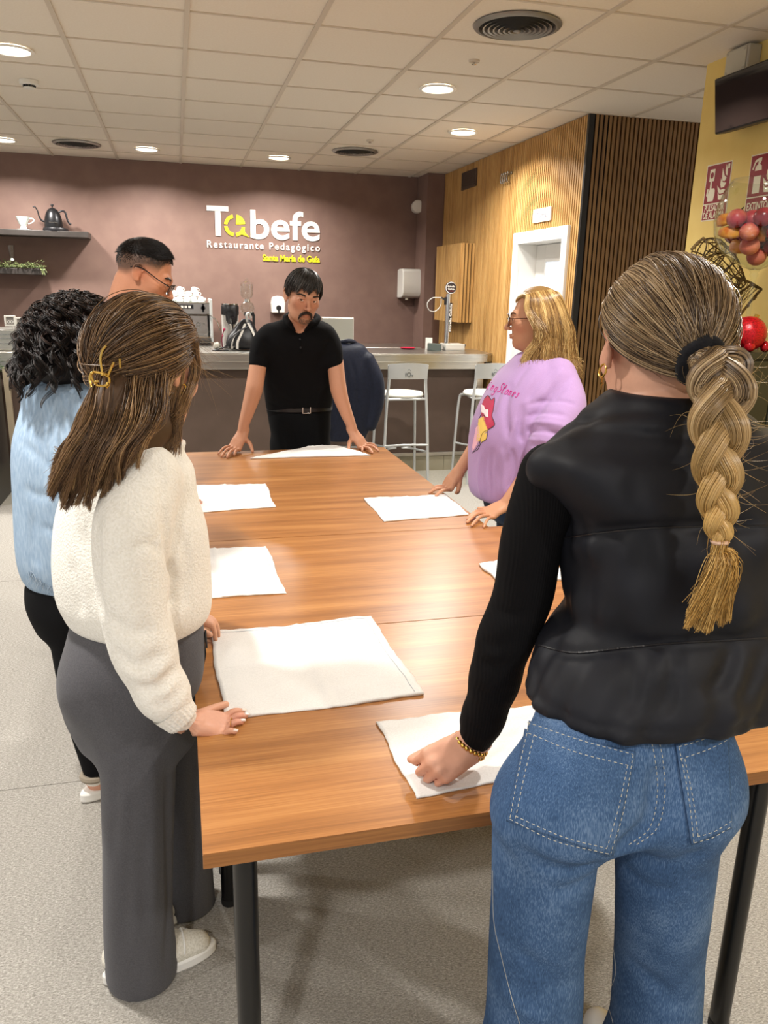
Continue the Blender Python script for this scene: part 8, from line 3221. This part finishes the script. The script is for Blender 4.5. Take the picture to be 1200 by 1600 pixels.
 for (x, y) in ((468.5, 530), (469.5, 543)):
  bm_ = MB()
  h = sf.hit(x, y, 0.004)
  if h is not None:
   bm_.lathe([(0.0001, 0.003), (0.0045, 0.003), (0.0055, 0)], h, 14, axis=(0, -1, 0.1), cap=False)
   bm_.build('button', M_black, shirt, smooth=True)
 # trousers, belt, shoes
 M_trs = fabric('black_trouser_cloth', '#08090b', '#0e0f12', scale=300, sheen=0.0, spec=0.15)
 g = Solid((0.38, 4.42, 0.0), (1.02, 4.96, 0.97), 0.009)
 g.zloft([sec(419, 516, 639, 4.60, 0.126), sec(419, 516, 652, 4.605, 0.132), sec(424, 515, 680, 4.625, 0.135), sec(428, 514, 700, 4.64, 0.135), (0.64, 0.70, 4.66, 0.170, 0.125)], k=0.02, round_=0.01)
 for q, fx in ((-1, 0.58), (1, 0.80)):
  g.limb([(0.69 + q * 0.085, 4.66, 0.70), (0.69 + q * 0.10, 4.70, 0.45), (fx, 4.765, 0.05)], [0.097, 0.075, 0.062], 0.03)
 g.folds([([(440, 665), (442, 690), (445, 705)], 0.012, 0.006), ([(500, 665), (497, 690), (494, 705)], 0.012, 0.006), ([(455, 655), (462, 680), (466, 700)], 0.012, 0.005)])
 trs = g.mesh('trousers', M_trs, body)
 tf = Surface(trs)
 tuck(body, trs, lambda V: V[:, 2] < 0.93, 0.008)
 bm_ = MB()
 rim = []
 zc = px(470, 640, Y=4.48)
 for a in np.linspace(0, 2 * PI, 49)[:-1]:
  sct = sec(418, 517, 640, 4.60, 0.13)
  x = sct[1] + (sct[3] + 0.002) * math.copysign(abs(math.cos(a)) ** (2 / 2.4), math.cos(a))
  y = sct[2] + (sct[4] + 0.004) * math.copysign(abs(math.sin(a)) ** (2 / 2.4), math.sin(a))
  rim.append((x, y))
 n_ = len(rim)
 vs, fs = [], []
 zt_, zb_ = px(470, 634, Y=4.47)[2], px(470, 644, Y=4.47)[2]
 for z, o_ in ((zb_, 0), (zb_, 0.004), (zt_, 0.004), (zt_, 0)):
  for (x, y) in rim:
   dx_, dy_ = x - sct[1], y - sct[2]
   l_ = math.hypot(dx_, dy_)
   vs.append((x + dx_ / l_ * o_, y + dy_ / l_ * o_, z))
 for r_ in range(4):
  for i in range(n_):
   i2 = (i + 1) % n_
   r2 = (r_ + 1) % 4
   fs.append((r_ * n_ + i, r_ * n_ + i2, r2 * n_ + i2, r2 * n_ + i))
 bm_.add(vs, fs)
 belt = bm_.build('belt', mat('black_belt_leather', '#121111', 0.35), body, smooth=True)
 bm_ = MB()
 bc_ = px(479, 640.5, Y=4.462)
 for dx_, dz_, a_, b_ in ((-0.022, 0, 0.003, 0.021), (0.022, 0, 0.003, 0.021), (0, -0.019, 0.024, 0.003)):
  bm_.obox(bc_ + np.array([dx_, 0, dz_]), (a_, 0, 0), (0, 0.003, 0), (0, 0, b_))
 bm_.build('buckle', M_steel2, belt, bevel=0.001)
 for q, fx in ((-1, 0.58), (1, 0.80)):
  g = Solid((fx - 0.12, 4.50, -0.005), (fx + 0.12, 4.90, 0.14), 0.006)
  g.limb([(fx, 4.80, 0.05), (fx + q * 0.01, 4.70, 0.045), (fx + q * 0.02, 4.60, 0.036)], [0.046, 0.046, 0.036], 0.02)
  g.warp(lambda X, Y, Z: np.where(Z < 0.001, 0.05, 0) + 0 * X, (fx - 0.12, 4.5, -0.01), (fx + 0.12, 4.9, 0.002))
  g.mesh('shoe', M_leather, body)
# ------------------------------------------------------------------ the woman with curly hair in a denim shirt
if wanted('curly'):
 rng = np.random.default_rng(77)
 root = thing('person', 'woman with dark curly hair in a light blue denim shirt and black leggings', 'person', (-0.36, 2.42, 0))
 hc = px(122, 530, Y=2.44)
 hs = 1.0
 R = frame((0.62, 0.75, -0.22))
 s = Solid((-0.62, 2.14, 0.0), (0.10, 2.90, 1.62), 0.011, [(hc - 0.14, hc + np.array([0.14, 0.14, 0.14]), 0.006)])
 YB = math.radians(-35)

 def cs(xl, xr, y, Y, a, b):
  l, r = px(xl, y, Y=Y), px(xr, y, Y=Y)
  return ((l[2] + r[2]) / 2, (l[0] + r[0]) / 2, Y, a, b)
 s.zloft([cs(90, 140, 598, 2.43, 0.06, 0.06), cs(55, 170, 630, 2.43, 0.15, 0.09), cs(50, 175, 720, 2.42, 0.15, 0.11), cs(55, 180, 830, 2.42, 0.14, 0.11), cs(60, 185, 930, 2.42, 0.16, 0.12), cs(75, 180, 980, 2.42, 0.14, 0.11)], yaw=YB, k=0.02)
 lg = [[px(122, 950, Y=2.40), px(132, 1090, Y=2.38), px(152, 1200, Y=2.37)], [px(165, 950, Y=2.52), px(180, 1060, Y=2.53), px(196, 1150, Y=2.54)]]
 for L in lg:
  s.limb([L[0], L[1], L[2], L[2] * np.array([1, 1, 0]) + np.array([0, 0, 0.07])], [0.085, 0.058, 0.036, 0.036], 0.03)
  s.limb([L[2] * np.array([1, 1, 0]) + np.array([0, 0, 0.05]), L[2] * np.array([1, 1, 0]) + np.array([0.11, 0.08, 0.035])], [0.035, 0.03], 0.02, 1)
 s.limb([hc + R @ np.array([0, -0.03, -0.05]), px(114, 610, Y=2.43)], [0.052, 0.062], 0.02, 1)
 w = head(s, hc, R, hs)
 for q, (x_, y_, Y_) in ((1, (168, 640, 2.30)), (-1, (150, 630, 2.60))):
  sh = px(x_, y_, Y=Y_)
  L = [sh, sh + np.array([0.10, 0.06, -0.26]), np.array([-0.06, Y_ + 0.10, 0.86])]
  s.limb(L, [0.045, 0.04, 0.026], 0.02)
  hand(s, L[-1], (0.75, 0.1, -0.65), (0.4, 0, 0.9), q, 0.17, z_rest=0.7505, curl=((0.1, 0.2, 0.1),) * 4)
 body = s.mesh('body', M_skin, root)
 colour_points(body, skin_fn('#cf9f84', warm=[(lg[0][2] - np.array([0, 0, 0.03]), 0.07, '#c98a74', 0.6)]))
 eyes(w, R, hs, body)
 # shirt
 k = NT('washed_denim')
 v = k.coords('Object', (3.2, 3.2, 0.8))
 n1 = k.n('ShaderNodeTexNoise')
 n1.inputs['Scale'].default_value = 45
 n1.inputs['Detail'].default_value = 6
 k.l(v, n1.inputs['Vector'])
 k.l(k.ramp(n1.outputs['Fac'], [(0.28, '#8ea6c0'), (0.5, '#9cb2c9'), (0.72, '#abc0d4')]), k.b.inputs['Base Color'])
 k.b.inputs['Roughness'].default_value = 0.9
 k.b.inputs['Specular IOR Level'].default_value = 0.15
 k.bump(n1.outputs['Fac'], 0.3, 0.003)
 M_wash = k.m
 g = Solid((-0.62, 2.14, 0.62), (0.06, 2.84, 1.40), 0.008)
 g.zloft([cs(88, 145, 592, 2.43, 0.07, 0.07), cs(64, 160, 606, 2.43, 0.14, 0.10), cs(50, 178, 640, 2.425, 0.155, 0.11), cs(36, 180, 700, 2.42, 0.165, 0.13), cs(36, 184, 790, 2.42, 0.165, 0.135), cs(44, 186, 860, 2.42, 0.168, 0.14), cs(54, 186, 895, 2.42, 0.165, 0.135), cs(64, 184, 912, 2.42, 0.15, 0.125)], yaw=YB, k=0.02, n=2.4, round_=0.01)
 for q, (x_, y_, Y_) in ((1, (168, 640, 2.30)), (-1, (150, 630, 2.60))):
  sh = px(x_, y_, Y=Y_)
  g.limb([sh, sh + np.array([0.10, 0.06, -0.26]), np.array([-0.09, Y_ + 0.09, 0.92])], [0.065, 0.058, 0.042], 0.03)
 g.folds([([(34, 690), (60, 715), (80, 735)], 0.012, 0.009), ([(50, 800), (52, 850), (60, 890)], 0.014, 0.007), ([(70, 640), (66, 700), (72, 760)], 0.014, 0.006), ([(36, 760), (60, 775), (85, 770)], 0.012, 0.006), ([(62, 820), (80, 830), (92, 830)], 0.010, 0.006)])
 sh_ = g.mesh('denim_shirt', M_wash, body)
 tuck(body, sh_, lambda V: (V[:, 2] > 0.75) & (V[:, 2] < px(114, 596, Y=2.43)[2]) & (V[:, 0] < -0.12) & ~near_poly(V, [hc, px(114, 610, Y=2.43)], 0.052), 0.008)
 ss_ = Surface(sh_)
 nf = 260
 fx_ = rng.uniform(44, 105, nf)
 pts = [ss_.hit(x, np.interp(x, [44, 70, 105], [893, 912, 926]) + rng.normal(0, 1.5), 0.001) for x in fx_]
 pts = np.array([p for p in pts if p is not None])
 if len(pts):
  short_strands('frayed_hem', pts, np.stack([rng.normal(0, 0.35, len(pts)), rng.normal(-0.1, 0.2, len(pts)), np.full(len(pts), -1.0)], 1), 0.022, 4, rng, 0.0006, hair_cols(rng, len(pts), ['#c9d5df', '#9db3c9']), sh_, curl=0.15)
 M_leg = fabric('black_leggings', '#08080a', '#0d0d10', scale=300, sheen=0.0, spec=0.15)
 g = Solid((-0.62, 2.14, 0.04), (0.06, 2.84, 0.90), 0.008)
 g.zloft([cs(64, 188, 905, 2.42, 0.165, 0.135), cs(68, 186, 945, 2.42, 0.165, 0.135), cs(85, 182, 990, 2.42, 0.14, 0.115)], yaw=YB, k=0.03)
 for L in lg:
  b_ = L[2] + (L[1] - L[2]) * 0.04
  g.limb([L[0], L[1], b_], [0.096, 0.068, 0.046], 0.03)
 lgm = g.mesh('leggings', M_leg, body)
 tuck(body, lgm, lambda V: (V[:, 2] < 0.80) & (V[:, 2] > lg[0][2][2] + 0.02) & (V[:, 0] < -0.05), 0.007)
 M_sn = mat('white_leather_shoe', '#e3ddd3', 0.45)
 for L in lg:
  d = np.array([0.80, 0.60, 0])
  h = L[2] * np.array([1, 1, 0]) - d * 0.055
  n_ = np.array([-d[1], d[0], 0])
  g = Solid(h - 0.1, h + d * 0.28 + np.array([0.1, 0.1, 0.14]), 0.006)
  g.limb([h + d * 0.05 + [0, 0, 0.075], h + d * 0.13 + [0, 0, 0.06], h + d * 0.21 + [0, 0, 0.045]], [0.040, 0.040, 0.032], 0.02)
  g.warp(lambda X, Y, Z: np.where((Z < 0.028) | (Z > 0.10), 0.05, 0) + 0 * X, (-3, -3, -0.1), (3, 4, 0.3))
  up = g.mesh('shoe', M_sn, body)
  so = MB()
  prof = []
  for a in np.linspace(0, 2 * PI, 41)[:-1]:
   c_ = math.cos(a)
   p = h + d * (0.125 + 0.135 * c_) + n_ * 0.046 * math.sin(a) * (1.05 - 0.18 * c_ * c_)
   prof.append((p[0], p[1], 0.001))
  so.prism(prof, (0, 0, 0.036))
  so.build('sole', M_sole if 'M_sole' in globals() else M_white, up, smooth=True, bevel=0.008)
  hl_ = MB()
  hl_.tube([h + d * (0.048 - 0.040 * math.cos(a)) + n_ * 0.036 * math.sin(a) + np.array([0, 0, 0.080]) for a in np.linspace(-1.3, 1.3, 18)], 0.011, 8)
  hl_.build('heel_collar', mat('taupe_suede', '#8d8272', 0.8), up, smooth=True)
 # curls
 M_curl = attr_mat('curly_hair', rough=0.42, spec=0.4)
 hm = Solid(hc - np.array([0.2, 0.2, 0.22]), hc + np.array([0.2, 0.2, 0.2]), 0.008)
 hm.ell(hc + np.array([0, -0.01, 0.025]), (0.090, 0.098, 0.095), None, 0.02)
 hm.ell(hc + np.array([-0.03, -0.03, -0.06]), (0.100, 0.090, 0.080), None, 0.04)
 ms = hm.mesh('hair', M_hairbase, body)
 colour_points(ms, lambda V: np.repeat(lc('#120c0b')[None, :], len(V), 0))
 nl, per, mm = 460, 9, 40
 ph = rng.uniform(-PI, PI, nl)
 ph = np.where(np.abs(ph) < 0.7, ph * 2.2, ph)
 th = np.arccos(rng.uniform(-0.35, 1.0, nl))
 S0 = ellip((0.083, 0.103, 0.098), th, ph)
 out = S0 - np.array([0, -0.012, 0.03])
 out /= np.linalg.norm(out, axis=1, keepdims=True)
 Lh = rng.uniform(0.09, 0.20, nl)
 tt = np.linspace(0, 1, mm)
 W0 = to_world(hc, R, hs, S0)
 Wo = out @ R.T
 hor = Wo * np.array([1, 1, 0.0])
 hor /= np.linalg.norm(hor, axis=1, keepdims=True) + 1e-6
 P = W0[:, None] + Wo[:, None] * (0.034 * np.sin(np.minimum(tt * 1.6, 1) * PI / 2))[None, :, None] + hor[:, None] * (0.022 * tt)[None, :, None] + np.array([0, 0, -1.0]) * (Lh[:, None] * tt[None] ** 1.3)[..., None]
 fr_, p0 = rng.uniform(1.6, 3.4, nl), rng.uniform(0, 2 * PI, nl)
 am = rng.uniform(0.010, 0.017, nl)[:, None] * np.minimum(tt * 2.5, 1)[None]
 sd_ = np.cross(hor, (0, 0, 1.0))
 ang = fr_[:, None] * tt[None] ** 0.85 * 2 * PI + p0[:, None]
 P = P + sd_[:, None] * (am * np.cos(ang))[..., None] + hor[:, None] * (am * np.sin(ang))[..., None] + np.array([-0.03, -0.02, 0]) * (tt ** 2)[None, :, None]
 P = np.repeat(P, per, 0)
 o1 = rng.normal(0, 0.0032, (nl * per, 1, 3))
 P = P + o1 * np.interp(tt, [0, 0.5, 0.85, 1], [1, 1, 0.8, 0.35])[None, :, None] + rng.normal(0, 0.0012, (nl * per, 1, 3)) * np.sin(tt * 9)[None, :, None]
 strands('curls', P, (0.0013 * np.linspace(1, 0.5, mm))[None, :], hair_cols(rng, nl * per, ['#0d0908', '#1a110e', '#2e201a']), body, material=M_curl)

# ------------------------------------------------------------------ the man with glasses and very short hair
if wanted('glasses'):
 rng = np.random.default_rng(99)
 root = thing('person', 'man with cropped dark hair and glasses looking down at the table', 'person', (-0.22, 3.40, 0))
 hc = px(226, 428, Y=3.36)
 hs = 1.10
 R = frame((0.88, -0.10, -0.46))
 s = Solid((-0.56, 3.02, 0.0), (0.20, 3.86, 1.84), 0.011, [(hc - 0.16, hc + np.array([0.18, 0.16, 0.17]), 0.0038)])
 YB = math.radians(-80)
 bx, by = -0.28, 3.42
 nk = np.array([-0.20, 3.38, 1.47])
 s.zloft([(1.47, -0.20, 3.38, 0.07, 0.065), (1.42, -0.21, 3.39, 0.15, 0.085), (1.34, -0.22, 3.40, 0.175, 0.10), (1.15, -0.25, 3.41, 0.165, 0.105), (0.95, bx, by, 0.155, 0.11), (0.80, bx - 0.01, by, 0.165, 0.11)], yaw=YB, k=0.02)
 s.limb([hc + R @ np.array([0, -0.035, -0.05]) * hs, (hc + nk) / 2 + np.array([-0.035, 0, 0]), nk + np.array([-0.01, 0, 0])], [0.058, 0.060, 0.072], 0.02)
 w = head(s, hc, R, hs)
 for q in (-1, 1):
  s.limb([(bx, by + q * 0.09, 0.82), (bx - 0.01, by + q * 0.10, 0.45), (bx - 0.02, by + q * 0.11, 0.07)], [0.085, 0.055, 0.04], 0.03)
  s.limb([(bx - 0.02, by + q * 0.11, 0.05), (bx + 0.14, by + q * 0.12, 0.035)], [0.04, 0.034], 0.02, 1)
 armA = [np.array([-0.21, 3.58, 1.38]), np.array([-0.16, 3.66, 1.12]), px(262, 690, Y=3.66), px(270, 716, Y=3.67)]
 s.limb(armA, [0.05, 0.044, 0.034, 0.028], 0.02)
 hand(s, armA[-1], (0.42, -0.05, -0.85), (0.75, -0.45, 0.40), 1, 0.18, curl=((0.5, 0.7, 0.4),) * 4, thumb_dir=(0.85, 0.4, -0.3), z_rest=0.7505)
 armB = [np.array([-0.21, 3.20, 1.38]), np.array([-0.18, 3.12, 1.12]), np.array([-0.10, 3.14, 0.92]), np.array([-0.05, 3.15, 0.83])]
 s.limb(armB, [0.05, 0.044, 0.034, 0.028], 0.02)
 hand(s, armB[-1], (0.7, 0.1, -0.6), (0.4, 0, 0.9), -1, 0.18, z_rest=0.7505, curl=((0.1, 0.2, 0.1),) * 4)
 body = s.mesh('body', M_skin, root)
 fade = lc('#4a3a30')
 base = skin_fn('#c58a6c', warm=[(w(0.08, 0, 0), 0.03, '#c67a5e', 0.6), (w(0.03, 0.09, 0.0), 0.05, '#c47f5c', 0.6)])

 def skin_fade(V):
  C = base(V)
  L = (V - hc) @ R / hs
  hz = np.interp(L[:, 1], [-0.12, -0.05, 0.0, 0.045, 0.06], [-0.055, -0.035, 0.010, 0.020, 0.06])
  m = (np.clip((L[:, 2] - hz) / 0.030, 0, 1) * (L[:, 1] < 0.065) * 0.88)[:, None]
  return C * (1 - m) + fade * m
 colour_points(body, skin_fade)
 eyes(w, R, hs, body)
 brows(w, R, hs, body, '#1d1512', rng, 1.2, 80)

 def hl2(ph):
  a = abs(ph)
  return float(np.interp(a, [0, 0.45, 0.8, 1.05, 1.4, 1.75, 2.2, 3.15], [0.88, 0.92, 1.04, 1.18, 1.24, 1.36, 1.60, 1.78]))
 RADm = (0.0785, 0.098, 0.092)
 cap_shell('hair', hc, R, hs, lambda p: hl2(p) - 0.02, RADm, '#15100e', body)
 n = 8000
 ph = rng.uniform(-PI, PI, n)
 mx_ = np.array([hl2(p) for p in ph])
 th = mx_ * np.sqrt(rng.random(n)) * rng.uniform(0.9, 1.22, n)
 S0 = ellip((0.0765, 0.096, 0.0895), th, ph)
 nrm = (S0 - np.array([0, -0.012, 0.03]))
 nrm /= np.linalg.norm(nrm, axis=1, keepdims=True)
 q_ = np.clip((S0[:, 1:2] + 0.10) / 0.08, 0, 1)
 dr = nrm * 0.55 + np.array([0, 0.9, -0.10]) * q_ + np.array([0, -0.1, -0.7]) * (1 - q_)
 LL = np.where(th < mx_ * 0.9, 0.013, 0.006)
 tcol = hair_cols(rng, n, ['#0e0a09', '#191210', '#241a16'])
 for nm, m_, l_ in (('hair_strands', th < mx_ * 0.9, 0.017), ('hair_stubble', th >= mx_ * 0.9, 0.006)):
  short_strands(nm, to_world(hc, R, hs, S0[m_]), dr[m_] @ R.T, l_, 4, rng, 0.0007, tcol[m_], body, curl=0.06)
 gm = MB()
 for q in (-1, 1):
  gm.tube([w(q * 0.033 + 0.025 * math.copysign(abs(math.cos(a)) ** 0.7, math.cos(a)), 0.108 - 0.006 * abs(math.cos(a)), -0.006 + 0.019 * math.copysign(abs(math.sin(a)) ** 0.7, math.sin(a))) for a in np.linspace(0, 2 * PI, 25)[:-1]], 0.0018, 6, closed=True)
  gm.tube([w(q * 0.058, 0.104, 0.004), w(q * 0.079, 0.06, 0.008), w(q * 0.084, 0.0, 0.018), w(q * 0.085, -0.028, 0.012), w(q * 0.084, -0.040, 0.002)], 0.0022, 6, smooth=3)
 gm.tube([w(-0.009, 0.107, 0.000), w(0, 0.111, 0.004), w(0.009, 0.107, 0.000)], 0.0016, 6, smooth=3)
 gl = gm.build('glasses', mat('black_frame', '#141013', 0.3), body, smooth=True)
 for q in (-1, 1):
  gm = MB()
  gm.lathe([(0.0001, 0.0012), (0.022, 0.0006), (0.022, -0.0006), (0.0001, -0.0004)], w(q * 0.033, 0.106, -0.006), 24, axis=R @ np.array([0, 1.0, 0]))
  gm.build('lens', M_glass, gl, smooth=True)
 # clothes
 M_tee = fabric('charcoal_jersey', '#2a2b30', '#33343a', scale=300)
 g = Solid((-0.56, 3.02, 0.70), (0.16, 3.84, 1.54), 0.009)
 g.zloft([(1.465, -0.205, 3.38, 0.085, 0.075), (1.43, -0.215, 3.39, 0.16, 0.095), (1.34, -0.22, 3.40, 0.195, 0.118), (1.15, -0.25, 3.41, 0.185, 0.125), (0.95, bx, by, 0.18, 0.13), (0.84, bx - 0.01, by, 0.18, 0.13)], yaw=YB, k=0.02)
 for A in (armA, armB):
  g.limb([A[0], A[0] * 0.4 + A[1] * 0.6], [0.066, 0.058], 0.03, 1)
 te_ = g.mesh('tee_shirt', M_tee, body)
 tuck(body, te_, lambda V: (V[:, 2] > 0.88) & (V[:, 2] < 1.44) & ~near_poly(V, armA[1:], 0.12) & ~near_poly(V, armB[1:], 0.12), 0.008)
 g = Solid((-0.56, 3.10, 0.03), (0.10, 3.76, 0.94), 0.010)
 g.zloft([(0.90, bx, by, 0.172, 0.122), (0.80, bx - 0.01, by, 0.175, 0.125)], yaw=YB, k=0.02)
 for q in (-1, 1):
  g.limb([(bx, by + q * 0.09, 0.82), (bx - 0.01, by + q * 0.10, 0.45), (bx - 0.02, by + q * 0.11, 0.06)], [0.098, 0.072, 0.06], 0.03)
 tr_ = g.mesh('trousers', M_tee, body)
 tuck(body, tr_, lambda V: (V[:, 2] < 0.86) & (V[:, 2] > 0.1) & (V[:, 0] < -0.12), 0.008)
 for q in (-1, 1):
  g = Solid((bx - 0.12, by + q * 0.11 - 0.08, -0.005), (bx + 0.22, by + q * 0.12 + 0.08, 0.13), 0.008)
  g.limb([(bx - 0.03, by + q * 0.11, 0.05), (bx + 0.06, by + q * 0.115, 0.045), (bx + 0.15, by + q * 0.12, 0.035)], [0.046, 0.045, 0.034], 0.02)
  g.warp(lambda X, Y, Z: np.where(Z < 0.001, 0.05, 0) + 0 * X, (-1, 3, -0.01), (1, 4, 0.002))
  g.mesh('shoe', M_leather, body)

# ------------------------------------------------------------------ the jacket on the stool
if wanted('jacket'):
 t = thing('jacket', 'navy blue jacket hanging on the stool behind the man in black', 'jacket', (1.33, 6.22, 0.4))
 M_navyj = fabric('navy_shell', '#0e1220', '#141929', scale=60, rough=0.55, bump=0.2, bdist=0.003, sheen=0.05)
 g = Solid((0.96, 6.06, 0.34), (1.68, 6.46, 1.30), 0.009)
 g.zloft([px_s for px_s in [(1.21, 1.33, 6.26, 0.08, 0.05), (1.17, 1.31, 6.24, 0.15, 0.075), (1.08, 1.30, 6.23, 0.20, 0.085), (0.92, 1.31, 6.22, 0.225, 0.09), (0.75, 1.33, 6.22, 0.225, 0.085), (0.58, 1.32, 6.22, 0.20, 0.075), (0.42, 1.30, 6.22, 0.15, 0.06)]], k=0.02)
 g.limb([(1.47, 6.20, 1.08), (1.535, 6.17, 0.92), (1.545, 6.17, 0.74), (1.50, 6.18, 0.55)], [0.055, 0.06, 0.055, 0.045], 0.02)
 g.limb([(1.15, 6.20, 1.08), (1.09, 6.17, 0.92), (1.08, 6.17, 0.74), (1.12, 6.18, 0.55)], [0.055, 0.06, 0.055, 0.045], 0.02)
 g.folds([([(548, 560), (556, 590), (560, 630), (556, 670)], 0.014, 0.012), ([(538, 560), (545, 600), (548, 650)], 0.012, 0.010), ([(552, 610), (564, 612)], 0.01, 0.01)])
 g.mesh('shell', M_navyj, t)
 cb = MB()
 cb.tube([(1.25, 6.24, 1.21), (1.31, 6.20, 1.225), (1.37, 6.24, 1.21), (1.36, 6.29, 1.20)], 0.016, 8, smooth=4)
 cb.build('collar', M_navyj, t, smooth=True)
